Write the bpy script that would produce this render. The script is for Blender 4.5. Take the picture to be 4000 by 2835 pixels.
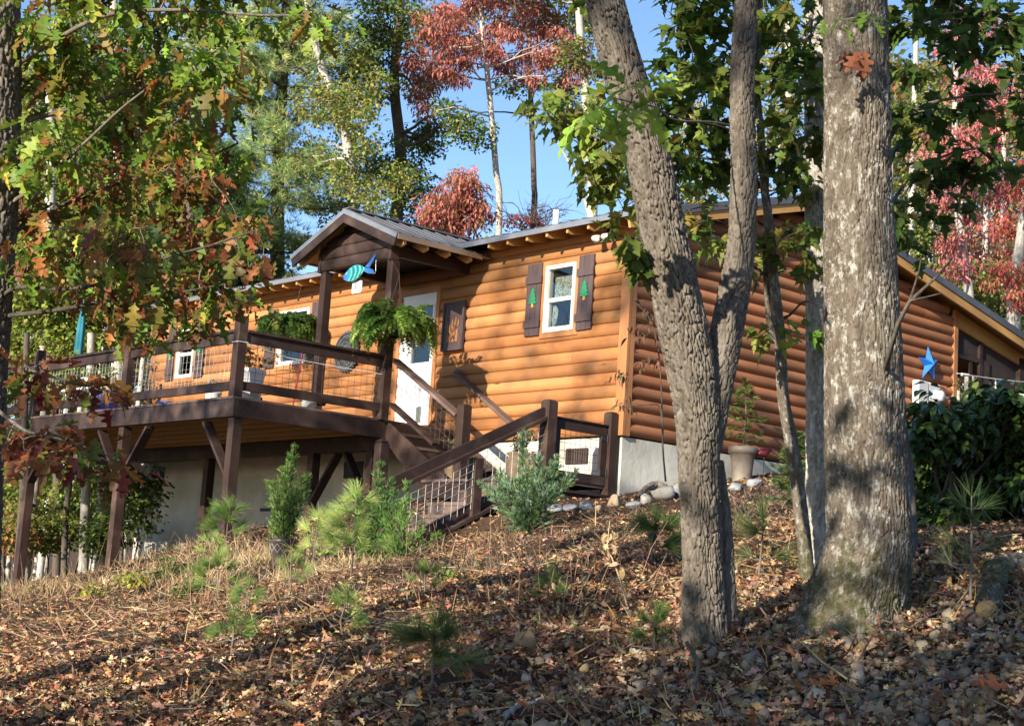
import bpy, math, random
import numpy as np
from mathutils import Vector, noise as mnoise
scene = bpy.context.scene
COL = scene.collection
for o in list(bpy.data.objects): bpy.data.objects.remove(o)
R_ = math.radians
# ------------------------------------------------------------------ camera
F = 6181.82
CAM = np.array([14.3734, -14.5300, -2.2753])
YAW, PIT, ROL = -0.8527, 0.1518, 0.0651
def _axes():
    cy, sy, cp, sp = math.cos(YAW), math.sin(YAW), math.cos(PIT), math.sin(PIT)
    f = np.array([sy*cp, cy*cp, sp]); r = np.array([cy, -sy, 0.]); u = np.cross(r, f)
    cr, sr = math.cos(ROL), math.sin(ROL)
    return f, r*cr+u*sr, -r*sr+u*cr
CF, CR, CU = _axes()
cd = bpy.data.cameras.new('camera'); cam = bpy.data.objects.new('camera', cd); COL.objects.link(cam)
from mathutils import Matrix
cam.matrix_world = Matrix(((CR[0], CU[0], -CF[0], CAM[0]), (CR[1], CU[1], -CF[1], CAM[1]), (CR[2], CU[2], -CF[2], CAM[2]), (0, 0, 0, 1)))
cd.sensor_fit = 'HORIZONTAL'; cd.sensor_width = 36.0; cd.lens = 36.0*F/4000.0
cd.clip_start = 0.05; cd.clip_end = 2000.0
scene.camera = cam
# ------------------------------------------------------------------ sky, sun, exposure
SUN = np.array([0.28, -1.0, 0.385]); SUN /= np.linalg.norm(SUN)      # towards the sun
sun_el = math.asin(SUN[2]); sun_az = math.atan2(SUN[0], SUN[1])
w = bpy.data.worlds.new('World'); scene.world = w; w.use_nodes = True
nt = w.node_tree; nt.nodes.clear()
sk = nt.nodes.new('ShaderNodeTexSky'); sk.sky_type = 'NISHITA'; sk.sun_disc = False
sk.sun_elevation = sun_el; sk.sun_rotation = sun_az; sk.air_density = 0.8; sk.dust_density = 0.2; sk.ozone_density = 3.0
bg = nt.nodes.new('ShaderNodeBackground'); bg.inputs[1].default_value = 0.12
ow = nt.nodes.new('ShaderNodeOutputWorld')
nt.links.new(sk.outputs[0], bg.inputs[0]); nt.links.new(bg.outputs[0], ow.inputs[0])
sl = bpy.data.lights.new('sun', 'SUN'); sl.energy = 5.0; sl.angle = R_(0.5); sl.color = (1.0, 0.91, 0.77)
so = bpy.data.objects.new('sun', sl); COL.objects.link(so)
so.rotation_euler = Vector(tuple(SUN)).to_track_quat('Z', 'Y').to_euler(); so.location = (10, -30, 20)
scene.view_settings.view_transform = 'Standard'; scene.view_settings.look = 'None'
scene.view_settings.exposure = 1.1; scene.view_settings.gamma = 1.0
scene.render.engine = 'CYCLES'
scene.cycles.max_bounces = 8; scene.cycles.transparent_max_bounces = 12
scene.cycles.use_adaptive_sampling = True

# ------------------------------------------------------------------ pixel helpers (photo is 4000 x 2835)
def ray(px, py): return CF + CR*(px-2000.0)/F - CU*(py-1417.5)/F
def at(px, py, t): return CAM + ray(px, py)*t
def atp(px, py, axis, v):
    d = ray(px, py); t = (v-CAM[axis])/d[axis]; return CAM + d*t

# ------------------------------------------------------------------ object helpers
def new_obj(name, me, parent=None):
    o = bpy.data.objects.new(name, me); COL.objects.link(o)
    if parent is not None: o.parent = parent
    return o
def tag(o, label=None, cat=None, group=None, kind=None):
    if label: o['label'] = label
    if cat: o['category'] = cat
    if group: o['group'] = group
    if kind: o['kind'] = kind
    return o
def thing(name, loc, label, cat, group=None, rz=0.0):
    o = new_obj(name, None); o.location = tuple(float(v) for v in loc); o.rotation_euler = (0, 0, rz)
    o.empty_display_size = 0.1
    return tag(o, label, cat, group)
def root_loc(p):
    off = np.zeros(3)
    while p is not None: off += np.array(p.location); p = p.parent
    return off
def finish(me, mats, smooth):
    for m in (mats if isinstance(mats, (list, tuple)) else [mats]): me.materials.append(m)
    if smooth: me.polygons.foreach_set('use_smooth', np.ones(len(me.polygons), dtype=bool))
class MB:
    """collects simple solids and links them as ONE mesh"""
    def __init__(s): s.v = []; s.f = []; s.c = []; s.cc = (1, 1, 1)
    def add(s, vs, fs):
        b = len(s.v); s.v += [tuple(float(q) for q in p) for p in vs]; s.f += [tuple(i+b for i in f) for f in fs]
        s.c += [s.cc]*len(fs); return s
    def box(s, a, b, jit=0):
        (x0, y0, z0), (x1, y1, z1) = a, b
        x0, x1 = min(x0, x1), max(x0, x1); y0, y1 = min(y0, y1), max(y0, y1); z0, z1 = min(z0, z1), max(z0, z1)
        vs = [(x0, y0, z0), (x1, y0, z0), (x1, y1, z0), (x0, y1, z0), (x0, y0, z1), (x1, y0, z1), (x1, y1, z1), (x0, y1, z1)]
        return s.add(vs, [(0, 3, 2, 1), (4, 5, 6, 7), (0, 1, 5, 4), (1, 2, 6, 5), (2, 3, 7, 6), (3, 0, 4, 7)])
    def bar(s, p0, p1, wd, ht, up=(0, 0, 1)):
        p0 = np.array(p0, float); p1 = np.array(p1, float); d = p1-p0; d /= np.linalg.norm(d)
        sd = np.cross(d, np.array(up, float)); sd /= np.linalg.norm(sd); u = np.cross(sd, d)
        vs = []
        for p in (p0, p1):
            for a, b in ((-1, -1), (1, -1), (1, 1), (-1, 1)): vs.append(p+sd*a*wd/2+u*b*ht/2)
        return s.add(vs, [(3, 2, 1, 0), (4, 5, 6, 7), (0, 1, 5, 4), (1, 2, 6, 5), (2, 3, 7, 6), (3, 0, 4, 7)])
    def tube(s, pts, rad, n=6, cap=True):
        pts = [np.array(p, float) for p in pts]
        if not hasattr(rad, '__len__'): rad = [rad]*len(pts)
        ref = np.array([0.13, 0.31, 0.94]); base = len(s.v); vs = []; fs = []
        for i, p in enumerate(pts):
            d = pts[min(i+1, len(pts)-1)]-pts[max(i-1, 0)]; L = np.linalg.norm(d); d = d/L if L > 1e-9 else np.array([0, 0, 1.])
            if abs(d@ref) > 0.95: rf = np.array([1., 0, 0])
            else: rf = ref
            a = np.cross(d, rf); a /= np.linalg.norm(a); b = np.cross(d, a)
            for k in range(n):
                t = 2*math.pi*k/n; vs.append(p+(a*math.cos(t)+b*math.sin(t))*rad[i])
        m = len(pts)
        for i in range(m-1):
            for k in range(n):
                k2 = (k+1) % n; fs.append((i*n+k, i*n+k2, (i+1)*n+k2, (i+1)*n+k))
        if cap: fs += [tuple(range(n-1, -1, -1)), tuple(range((m-1)*n, m*n))]
        return s.add(vs, fs)
    def lathe(s, prof, c=(0, 0, 0), n=28, closed=True):
        vs = []; fs = []
        for r, z in prof:
            for k in range(n):
                t = 2*math.pi*k/n; vs.append((c[0]+r*math.cos(t), c[1]+r*math.sin(t), c[2]+z))
        for i in range(len(prof)-1):
            for k in range(n):
                k2 = (k+1) % n; fs.append((i*n+k, i*n+k2, (i+1)*n+k2, (i+1)*n+k))
        if closed: fs += [tuple(range(n-1, -1, -1)), tuple(range((len(prof)-1)*n, len(prof)*n))]
        return s.add(vs, fs)
    def prism(s, out, o, ax, ay, th):
        """outline (2D) drawn on plane o+ax*x+ay*y, thickness th along ax x ay"""
        o = np.array(o, float); ax = np.array(ax, float); ay = np.array(ay, float); nz = np.cross(ax, ay)
        n = len(out)
        vs = [o+ax*x+ay*y for x, y in out]+[o+ax*x+ay*y+nz*th for x, y in out]
        fs = [tuple(range(n-1, -1, -1)), tuple(range(n, 2*n))]+[(i, (i+1) % n, n+(i+1) % n, n+i) for i in range(n)]
        return s.add(vs, fs)
    def build(s, name, mats, parent=None, smooth=False, bevel=0):
        me = bpy.data.meshes.new(name); off = root_loc(parent)
        me.from_pydata([(x-off[0], y-off[1], z-off[2]) for x, y, z in s.v], [], s.f)
        if any(c != (1, 1, 1) for c in s.c):
            a = me.attributes.new('col', 'FLOAT_COLOR', 'FACE')
            a.data.foreach_set('color', np.array([(*c, 1) for c in s.c], dtype=np.float32).ravel())
        finish(me, mats, smooth)
        o = new_obj(name, me, parent)
        if bevel:
            b = o.modifiers.new('bevel', 'BEVEL'); b.width = bevel; b.segments = 2; b.limit_method = 'ANGLE'; b.angle_limit = R_(50)
        return o
def bulk(name, V, Fc, mat, parent=None, col=None, smooth=False, vec=None):
    V = np.asarray(V, np.float32).reshape(-1, 3)-root_loc(parent).astype(np.float32); Fc = np.asarray(Fc, np.int32)
    me = bpy.data.meshes.new(name); n, k = Fc.shape
    me.vertices.add(len(V)); me.vertices.foreach_set('co', V.ravel())
    me.loops.add(n*k); me.loops.foreach_set('vertex_index', Fc.ravel())
    me.polygons.add(n); me.polygons.foreach_set('loop_start', np.arange(n, dtype=np.int32)*k)
    me.update(calc_edges=True)
    if col is not None:
        a = me.attributes.new('col', 'FLOAT_COLOR', 'FACE'); c4 = np.ones((n, 4), np.float32); c4[:, :3] = col
        a.data.foreach_set('color', c4.ravel())
    if vec is not None:
        a = me.attributes.new('bark', 'FLOAT_VECTOR', 'POINT'); a.data.foreach_set('vector', np.asarray(vec, np.float32).ravel())
    finish(me, mat, smooth)
    return new_obj(name, me, parent)

# ------------------------------------------------------------------ materials
def base_mat(name):
    m = bpy.data.materials.new(name); m.use_nodes = True; t = m.node_tree
    return m, t, t.nodes['Principled BSDF'], t.nodes['Material Output']
def N(t, typ, **kw):
    n = t.nodes.new(typ)
    for k, v in kw.items(): setattr(n, k, v)
    return n
def ramp(t, fac, stops):
    r = N(t, 'ShaderNodeValToRGB'); e = r.color_ramp.elements
    while len(e) < len(stops): e.new(0.5)
    for q, (p, c) in zip(e, stops): q.position = p; q.color = (*c, 1)
    t.links.new(fac, r.inputs[0]); return r.outputs[0]
def coords(t, scale, attr=None):
    mp = N(t, 'ShaderNodeMapping'); mp.inputs['Scale'].default_value = scale
    if attr: a = N(t, 'ShaderNodeAttribute', attribute_name=attr); t.links.new(a.outputs['Vector'], mp.inputs[0])
    else: a = N(t, 'ShaderNodeTexCoord'); t.links.new(a.outputs['Object'], mp.inputs[0])
    return mp.outputs[0]
def noise_(t, vec, sc, det=5, rough=0.55, out='Fac'):
    n = N(t, 'ShaderNodeTexNoise'); n.inputs['Scale'].default_value = sc; n.inputs['Detail'].default_value = det; n.inputs['Roughness'].default_value = rough
    t.links.new(vec, n.inputs['Vector']); return n.outputs[out]
def mixc(t, fac, a, b, mode='MIX'):
    m = N(t, 'ShaderNodeMix', data_type='RGBA', blend_type=mode)
    for i, v in ((0, fac), (6, a), (7, b)):
        if isinstance(v, (int, float)): m.inputs[i].default_value = v
        elif isinstance(v, tuple): m.inputs[i].default_value = (*v, 1)
        else: t.links.new(v, m.inputs[i])
    return m.outputs[2]
def bump(t, p, h, st, dist=0.01):
    b = N(t, 'ShaderNodeBump'); b.inputs['Strength'].default_value = st; b.inputs['Distance'].default_value = dist
    t.links.new(h, b.inputs['Height']); t.links.new(b.outputs[0], p.inputs['Normal'])
def mat(name, c1, c2=None, sc=6.0, rough=0.7, st=0.3, dist=0.004, stretch=(1, 1, 1), metal=0.0, spec=0.4, lo=0.3, hi=0.7, bsc=None):
    m, t, p, o = base_mat(name)
    v = coords(t, stretch); c2 = c2 or tuple(x*0.75 for x in c1)
    f = noise_(t, v, sc)
    t.links.new(ramp(t, f, [(lo, c2), (hi, c1)]), p.inputs['Base Color'])
    p.inputs['Roughness'].default_value = rough; p.inputs['Metallic'].default_value = metal; p.inputs['Specular IOR Level'].default_value = spec
    if st: bump(t, p, noise_(t, v, bsc or sc*4, 6), st, dist)
    return m
def wood_mat(name, c1, c2, stretch, grain=30, rough=0.6, knots=None, col=False, st=0.25, worn=None, spec=0.35):
    m, t, p, o = base_mat(name)
    v = coords(t, stretch)
    g = noise_(t, v, grain, 6, 0.65); big = noise_(t, v, grain*0.12, 3)
    c = ramp(t, g, [(0.25, c2), (0.7, c1)])
    c = mixc(t, 0.55, c, ramp(t, big, [(0.3, tuple(x*0.62 for x in c1)), (0.65, (min(1, c1[0]*1.15), min(1, c1[1]*1.2), min(1, c1[2]*1.25)))]), 'MIX')
    if knots:
        kv = coords(t, knots); vo = N(t, 'ShaderNodeTexVoronoi'); vo.inputs['Scale'].default_value = 1.0; t.links.new(kv, vo.inputs['Vector'])
        kf = ramp(t, vo.outputs['Distance'], [(0.035, (1, 1, 1)), (0.085, (0, 0, 0))])
        c = mixc(t, kf, c, tuple(x*0.3 for x in c2))
    if worn:
        wv = noise_(t, coords(t, (1, 1, 1)), 2.3, 6); c = mixc(t, ramp(t, wv, [(0.5, (0, 0, 0)), (0.72, (1, 1, 1))]), c, worn)
    if col:
        a = N(t, 'ShaderNodeAttribute', attribute_name='col'); c = mixc(t, 1.0, c, a.outputs['Color'], 'MULTIPLY')
    t.links.new(c, p.inputs['Base Color']); p.inputs['Roughness'].default_value = rough; p.inputs['Specular IOR Level'].default_value = spec
    bump(t, p, g, st, 0.004)
    return m
def leaf_mat(name, transl=0.3, rough=0.5, spec=0.35, mottle=0.35):
    m, t, p, o = base_mat(name)
    a = N(t, 'ShaderNodeAttribute', attribute_name='col')
    n = noise_(t, coords(t, (1, 1, 1)), 45.0, 3)
    c = mixc(t, mottle, a.outputs['Color'], ramp(t, n, [(0.3, (0.35, 0.3, 0.25)), (0.7, (1.5, 1.5, 1.3))]), 'MULTIPLY')
    t.links.new(c, p.inputs['Base Color']); p.inputs['Roughness'].default_value = rough; p.inputs['Specular IOR Level'].default_value = spec
    tr = N(t, 'ShaderNodeBsdfTranslucent'); t.links.new(c, tr.inputs[0])
    mx = N(t, 'ShaderNodeMixShader'); mx.inputs[0].default_value = transl
    t.links.new(p.outputs[0], mx.inputs[1]); t.links.new(tr.outputs[0], mx.inputs[2]); t.links.new(mx.outputs[0], o.inputs[0])
    return m
def bark_mat(name, c1, c2, lich=(0.36, 0.36, 0.30), lf=0.5, moss=None):
    m, t, p, o = base_mat(name)
    v = coords(t, (1, 1, 1), 'bark')
    c = ramp(t, noise_(t, coords(t, (1, 1, 0.28), 'bark'), 34.0, 9, 0.78), [(0.34, c2), (0.60, c1)])
    v2 = coords(t, (1, 1, 0.5), 'bark')
    lic = ramp(t, noise_(t, v2, 26.0, 10, 0.8), [(lf, (0, 0, 0)), (lf+0.10, (.9, .9, .9))])
    c = mixc(t, lic, c, lich)
    if moss:
        tc = N(t, 'ShaderNodeTexCoord'); sp = N(t, 'ShaderNodeSeparateXYZ'); t.links.new(tc.outputs['Object'], sp.inputs[0])
        nz = noise_(t, v, 6.0, 6); mm = N(t, 'ShaderNodeMath', operation='MULTIPLY_ADD'); t.links.new(nz, mm.inputs[0]); mm.inputs[1].default_value = -0.55; t.links.new(sp.outputs[2], mm.inputs[2])
        mk = mixc(t, 1.0, ramp(t, mm.outputs[0], [(-0.10, (1, 1, 1)), (0.04, (0, 0, 0))]), ramp(t, noise_(t, v, 22.0, 8, .75), [(.40, (.08, .08, .08)), (.62, (.95, .95, .95))]), 'MULTIPLY'); c = mixc(t, mk, c, moss)
    t.links.new(c, p.inputs['Base Color']); p.inputs['Roughness'].default_value = 0.9; p.inputs['Specular IOR Level'].default_value = 0.15
    vv = coords(t, (1, 1, 0.4), 'bark')
    bump(t, p, noise_(t, vv, 70.0, 9, 0.78), 1.0, 0.012)
    return m
def glass_mat(name, tint=(0.02, 0.025, 0.02), refl=0.10):
    m, t, p, o = base_mat(name)
    tr = N(t, 'ShaderNodeBsdfTransparent'); tr.inputs[0].default_value = (0.75, 0.78, 0.75, 1)
    gl = N(t, 'ShaderNodeBsdfGlossy'); gl.inputs['Roughness'].default_value = 0.02
    mx = N(t, 'ShaderNodeMixShader'); mx.inputs[0].default_value = refl
    t.links.new(tr.outputs[0], mx.inputs[1]); t.links.new(gl.outputs[0], mx.inputs[2]); t.links.new(mx.outputs[0], o.inputs[0])
    return m
def plain(name, c, rough=0.5, metal=0.0, spec=0.4): return mat(name, c, tuple(x*0.85 for x in c), 9.0, rough, 0.12, 0.002, metal=metal, spec=spec)
M = {}
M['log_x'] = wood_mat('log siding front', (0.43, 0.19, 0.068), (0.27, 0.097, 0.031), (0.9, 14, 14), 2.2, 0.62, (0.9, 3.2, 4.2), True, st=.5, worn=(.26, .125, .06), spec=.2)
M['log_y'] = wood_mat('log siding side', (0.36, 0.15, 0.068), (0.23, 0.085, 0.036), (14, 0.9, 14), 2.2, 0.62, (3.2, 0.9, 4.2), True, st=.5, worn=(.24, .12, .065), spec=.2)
M['trim'] = wood_mat('cedar trim', (0.42, 0.18, 0.065), (0.28, 0.10, 0.034), (9, 9, 0.8), 3.0, 0.55)
M['pine'] = wood_mat('raw pine boards', (0.50, 0.27, 0.085), (0.36, 0.17, 0.045), (1, 1, 1), 6.0, 0.65)
M['joist'] = wood_mat('treated joists', (0.40, 0.235, 0.085), (0.27, 0.145, 0.045), (0.5, 6, 6), 4.0, 0.7)
M['stain'] = wood_mat('dark brown stained wood', (0.044, 0.025, 0.020), (0.018, 0.010, 0.008), (4, 4, 9), 6.0, 0.62, st=.6, worn=(0.092, 0.060, 0.048), spec=0.22)
M['stainz'] = wood_mat('dark brown stained posts', (0.052, 0.029, 0.021), (0.021, 0.011, 0.009), (12, 12, 0.9), 5.0, 0.62, st=.6, worn=(0.115, 0.072, 0.053), spec=0.22)
M['tread'] = wood_mat('weathered treads', (0.13, 0.083, 0.064), (0.055, 0.034, 0.026), (1, 6, 6), 5.0, 0.7, st=.5, worn=(0.19, 0.135, 0.11))
M['shutter'] = wood_mat('shutter brown', (0.085, 0.055, 0.052), (0.045, 0.028, 0.027), (14, 14, 0.8), 5.0, 0.6)
M['plaster'] = mat('foundation plaster', (0.57, 0.545, 0.47), (0.38, 0.35, 0.27), 1.9, 0.9, 0.6, 0.012, bsc=9, lo=.22, hi=.62)
M['metal_roof'] = mat('galvalume roof metal', (0.20, 0.20, 0.21), (0.14, 0.14, 0.15), 3, 0.5, 0.1, metal=0.6)
M['drip'] = mat('grey metal edge', (0.30, 0.30, 0.31), (0.22, 0.22, 0.23), 4, 0.4, 0.05, metal=0.5)
M['dark_roof'] = mat('charcoal roof edge', (0.10, 0.10, 0.105), (0.07, 0.07, 0.075), 4, 0.45, 0.1)
M['white'] = mat('white painted frame', (0.80, 0.78, 0.70), (0.74, 0.72, 0.64), 3, 0.45, 0.05)
M['door_white'] = mat('white painted door', (0.80, 0.80, 0.79), (0.74, 0.75, 0.74), 2, 0.4, 0.05)
M['glass'] = glass_mat('window glass')
M['curtain'] = mat('lace curtain', (0.62, 0.64, 0.60), (0.16, 0.17, 0.16), 38, 0.9, 0.3, lo=0.36, hi=0.56)
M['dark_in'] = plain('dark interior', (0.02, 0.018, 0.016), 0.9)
M['iron'] = plain('black iron', (0.025, 0.024, 0.024), 0.5)
M['steel'] = mat('galvanised wire', (0.55, 0.54, 0.52), (0.42, 0.41, 0.4), 8, 0.4, 0, metal=0.6)
M['rust'] = mat('rusty wire', (0.09, 0.055, 0.04), (0.05, 0.03, 0.025), 8, 0.7, 0)
M['rope'] = plain('white rope', (0.72, 0.70, 0.66), 0.9)
M['screen'] = mat('insect screen', (0.035, 0.024, 0.02), (0.025, 0.018, 0.016), 4, 0.8, 0)
M['soil'] = mat('potting soil', (0.05, 0.035, 0.025), (0.025, 0.018, 0.014), 30, 1, 0.6)
M['green'] = plain('green paint', (0.02, 0.20, 0.085), 0.5)
M['leaf'] = leaf_mat('broad leaves', 0.48)
M['leaf_far'] = leaf_mat('distant leaves', 0.42, 0.6, 0.25, 0.2)
M['leaf_gloss'] = leaf_mat('glossy evergreen leaves', 0.12, 0.3, 0.5)
M['needle'] = leaf_mat('needles', 0.25, 0.55, 0.3, 0.15)
M['litter'] = leaf_mat('dry fallen leaves', 0.12, 0.75, 0.2, 0.5)
M['grass'] = leaf_mat('dry grass', 0.25, 0.7, 0.2, 0.25)
M['bark_oak'] = bark_mat('oak bark', (0.235, 0.20, 0.16), (0.085, 0.068, 0.052), (0.33, 0.32, 0.27), 0.57)
M['bark_big'] = bark_mat('pale flaky bark', (0.20, 0.165, 0.125), (0.075, 0.058, 0.042), (0.52, 0.50, 0.44), 0.515, moss=(0.05, 0.055, 0.014))
M['bark_pale'] = bark_mat('pale trunk', (0.46, 0.42, 0.36), (0.26, 0.23, 0.19), (0.60, 0.58, 0.52), 0.5)
M['bark_dark'] = bark_mat('dark trunk', (0.13, 0.105, 0.085), (0.07, 0.055, 0.045), (0.26, 0.25, 0.22), 0.6)
M['rock'] = mat('field stone', (0.42, 0.385, 0.33), (0.22, 0.19, 0.155), 5, 0.9, 0.6, 0.02)
M['gravel'] = leaf_mat('crushed stone', 0.0, 0.9, 0.25, 0.35)

# ------------------------------------------------------------------ terrain
CP = np.array([(0, 0, -.80), (-12.6, 0, -1.95), (-3.41, -3.77, -1.70), (-6.4, -3.77, -2.32), (-9.4, -3.77, -2.62), (-12.4, -3.8, -2.95), (-5, -1.3, -1.28),
 (-0.7, -3.25, -1.70), (-0.2, -1.3, -1.0), (.3, 2.06, -.41), (.3, 5, .15), (.3, 9, .7), (14.37, -14.53, -3.78), (9.29, -8.75, -2.40), (9.65, -8.11, -2.21),
 (8.8, -7.33, -2.02), (-8.5, 0, -1.6), (5, 2, -.55), (8, 0, -.75), (12, -5, -1.6), (4, -5, -1.80), (-2, -8, -2.82), (-8, -8, -3.4), (-13, -8, -3.9), (3, -12, -3.35), (0, -5.5, -2.22), (-5, -6, -2.62),
 (-4, -14, -3.6), (-12, -14, -4.0), (17, -9, -2.2), (17, 0, -.5), (-14, 9, -2.0), (-4, 11, .3), (8, 10, 1.0), (16, 10, 1.4), (-18, 0, -2.9), (-18, -8, -4.0), (17, -17, -3.9), (8, -17, -4.0)], float)
def _tps(r2): return np.where(r2 > 1e-9, 0.5*r2*np.log(r2+1e-12), 0)
_n = len(CP); _A = np.zeros((_n+3, _n+3)); _d2 = ((CP[:, None, :2]-CP[None, :, :2])**2).sum(-1)
_A[:_n, :_n] = _tps(_d2)+np.eye(_n)*0.25; _A[:_n, _n] = 1; _A[:_n, _n+1:] = CP[:, :2]; _A[_n, :_n] = 1; _A[_n+1:, :_n] = CP[:, :2].T
_W = np.linalg.solve(_A, np.concatenate([CP[:, 2], np.zeros(3)]))
def gz(x, y):
    x = np.asarray(x, float); y = np.asarray(y, float); sh = np.broadcast(x, y).shape
    x = np.broadcast_to(x, sh).ravel(); y = np.broadcast_to(y, sh).ravel()
    xc = np.clip(x, -18, 17); yc = np.clip(y, -17, 10); out = np.empty(len(x))
    for i in range(0, len(x), 20000):
        s = slice(i, i+20000); r2 = (xc[s, None]-CP[None, :, 0])**2+(yc[s, None]-CP[None, :, 1])**2
        out[s] = _tps(r2)@_W[:_n]+_W[_n]+_W[_n+1]*xc[s]+_W[_n+2]*yc[s]
    dx = x-xc; dy = y-yc
    out += np.where(dx < 0, np.maximum(dx*0.10, -5), np.minimum(dx*0.10, 8))+np.where(dy > 0, np.minimum(dy*0.16, 14), np.maximum(dy*0.10, -4))
    out += 0.05*np.sin(x*1.3+y*.7)*np.sin(y*1.1-x*.4)+0.025*np.sin(x*3.1+1)*np.sin(y*2.7+x)
    return out.reshape(sh)
def g1(x, y): return float(gz(np.array([x]), np.array([y]))[0])
_TT = np.arange(2.5, 60, 0.04)
def gp(px, py, k=None):
    """ground point seen at a pixel"""
    P = CAM[None]+_TT[:, None]*ray(px, py)[None]; below = P[:, 2] < gz(P[:, 0], P[:, 1])
    i = int(np.argmax(below)) if below.any() else 600
    p = P[i].copy(); p[2] = g1(p[0], p[1]); return p
def axis(lo, hi, a, b, step, grow=1.22):
    mid = list(np.arange(a, b+1e-6, step)); s = step; x = a; L = []
    while x > lo: s *= grow; x -= s; L.append(x)
    s = step; x = b; H = []
    while x < hi: s *= grow; x += s; H.append(x)
    return np.array(L[::-1]+mid+H)
gx = axis(-260, 260, -16, 16, 0.11); gy = axis(-160, 320, -15, 5, 0.11)
X, Y = np.meshgrid(gx, gy); Z = gz(X, Y)
rs = np.random.RandomState(3)
near = (np.abs(X) < 17) & (Y > -16) & (Y < 6)
Z = Z+np.where(near, rs.normal(0, 0.012, Z.shape), 0)
idx = np.arange(X.size).reshape(X.shape)
Fg = np.stack([idx[:-1, :-1], idx[:-1, 1:], idx[1:, 1:], idx[1:, :-1]], -1).reshape(-1, 4)
def ground_mat():
    m, t, p, o = base_mat('forest floor')
    v = coords(t, (1, 1, 1))
    c = ramp(t, noise_(t, v, 26, 8, 0.75), [(0.28, (0.022, 0.014, 0.009)), (0.5, (0.085, 0.052, 0.032)), (0.72, (0.19, 0.125, 0.075))])
    c = mixc(t, ramp(t, noise_(t, v, 0.55, 4), [(0.5, (0, 0, 0)), (0.7, (0.7, 0.7, 0.7))]), c, (0.10, 0.075, 0.05))
    t.links.new(c, p.inputs['Base Color']); p.inputs['Roughness'].default_value = 0.95; p.inputs['Specular IOR Level'].default_value = 0.1
    bump(t, p, noise_(t, v, 30, 8, 0.8), 1.0, 0.03)
    return m
ground = bulk('ground', np.stack([X, Y, Z], -1), Fg, ground_mat(), smooth=True); tag(ground, kind='structure')

# ------------------------------------------------------------------ cabin
P_ = 0.167; NC = 17; HW = P_*NC; XL, YB = -12.62, 7.53
rng = random.Random(7)
cabin = thing('log_cabin', (0, 0, -0.8), 'orange log sided cabin with brown shutters and gabled porch roof on a pale foundation', 'cabin')
def prof(z, k, ax='x'):                       # outward bulge of log k at height z
    t = min(max((z-k*P_)/P_, 0), 1); return (0.046*math.sin(math.pi*t)**0.52 if ax == 'x' else 0.056*math.sin(math.pi*t)**0.72) if 0 < t < 1 else 0.0
def log_piece(mb, axis_, k, a, b, z0, z1, inset=0.012):
    """one piece of a log course between a and b"""
    ts = [0, .03, .08, .16, .28, .42, .58, .72, .84, .92, .97, 1]
    zs = [k*P_+t*P_ for t in ts]; zs = [z for z in zs if z0 < z < z1]; zs = [max(z0, k*P_)]+zs+[min(z1, (k+1)*P_)]
    zs = sorted(set(round(z, 5) for z in zs)); vs = []
    for e in (a, b):
        for z in zs:
            d = prof(z, k, axis_)-inset
            vs.append((e, -d, z) if axis_ == 'x' else (d, e, z))
    n = len(zs); fs = []
    for i in range(n-1):
        f = (i, n+i, n+i+1, i+1); fs.append(f if axis_ == 'x' else f)
    for e in (0, n):                                      # end caps
        q = [(vs[e][0], 0.03, vs[e][2]), (vs[e+n-1][0], 0.03, vs[e+n-1][2])] if axis_ == 'x' else [(-0.03, vs[e][1], vs[e][2]), (-0.03, vs[e+n-1][1], vs[e+n-1][2])]
        b0 = len(vs); vs += q; fs.append(tuple(range(e, e+n))+(b0+1, b0))
    v = rng.uniform(0.74, 1.16); r_ = rng.uniform(-.07, .07); mb.cc = (v, v*(1+r_), v*(1+r_*1.6))
    mb.add(vs, fs)
def log_wall(axis_, lo, hi, holes, ztop=None):
    """holes: (a, b, z0, z1); ztop(pos) gives the sloped top of a gable"""
    mb = MB(); top = NC if ztop is None else 24
    for k in range(top):
        zk, zk1 = k*P_, (k+1)*P_; segs = [(lo, hi)]
        if ztop is not None and zk1 > HW:
            good = [y for y in np.arange(lo, hi, 0.05) if ztop(y) > zk1-0.06]
            if not good: break
            segs = [(good[0], good[-1])]
        for (a, b, h0, h1) in holes:
            if zk1 > h0 and zk < h1:
                out = []
                for s0, s1 in segs:
                    if b <= s0 or a >= s1: out.append((s0, s1)); continue
                    if a > s0: out.append((s0, a))
                    if b < s1: out.append((b, s1))
                segs = out
                if zk < h0: log_piece(mb, axis_, k, a, b, zk, h0)
                if zk1 > h1: log_piece(mb, axis_, k, a, b, h1, zk1)
        for s0, s1 in segs:                               # board joints
            x = s0
            while x < s1-1e-4:
                L = rng.uniform(1.8, 4.6); e = x+L
                if s1-e < 0.7: e = s1
                log_piece(mb, axis_, k, x+.002, e-.002, zk, zk1); x = e
    return mb
WIN = [(-1.60, -1.00, 1.465, 2.405), (-8.26, -7.39, 1.465, 2.405), (-11.67, -11.07, 1.465, 2.405)]
DOOR = (-4.86, -4.02, 0.30, 2.31)
holes = [(a+.02, b-.02, z0+.02, z1-.02) for a, b, z0, z1 in WIN]+[(DOOR[0]+.02, DOOR[1]-.02, DOOR[2], DOOR[3]-.02)]
log_wall('x', XL, -0.10, holes).build('front_wall', M['log_x'], cabin)
RY, RZ = 3.42, 3.875                                       # ridge
def roof_z(y): return 2.79+(RZ-2.79)*(y+0.46)/(RY+0.46) if y < RY else RZ-(y-RY)*0.204
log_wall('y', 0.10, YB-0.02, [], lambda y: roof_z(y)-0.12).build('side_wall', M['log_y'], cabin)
b = MB(); b.box((XL, 0.05, -0.02), (XL+.06, YB, HW)); b.box((XL, YB-.06, -.02), (-.05, YB, HW)); b.build('rear_wall', M['log_y'], cabin)
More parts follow.
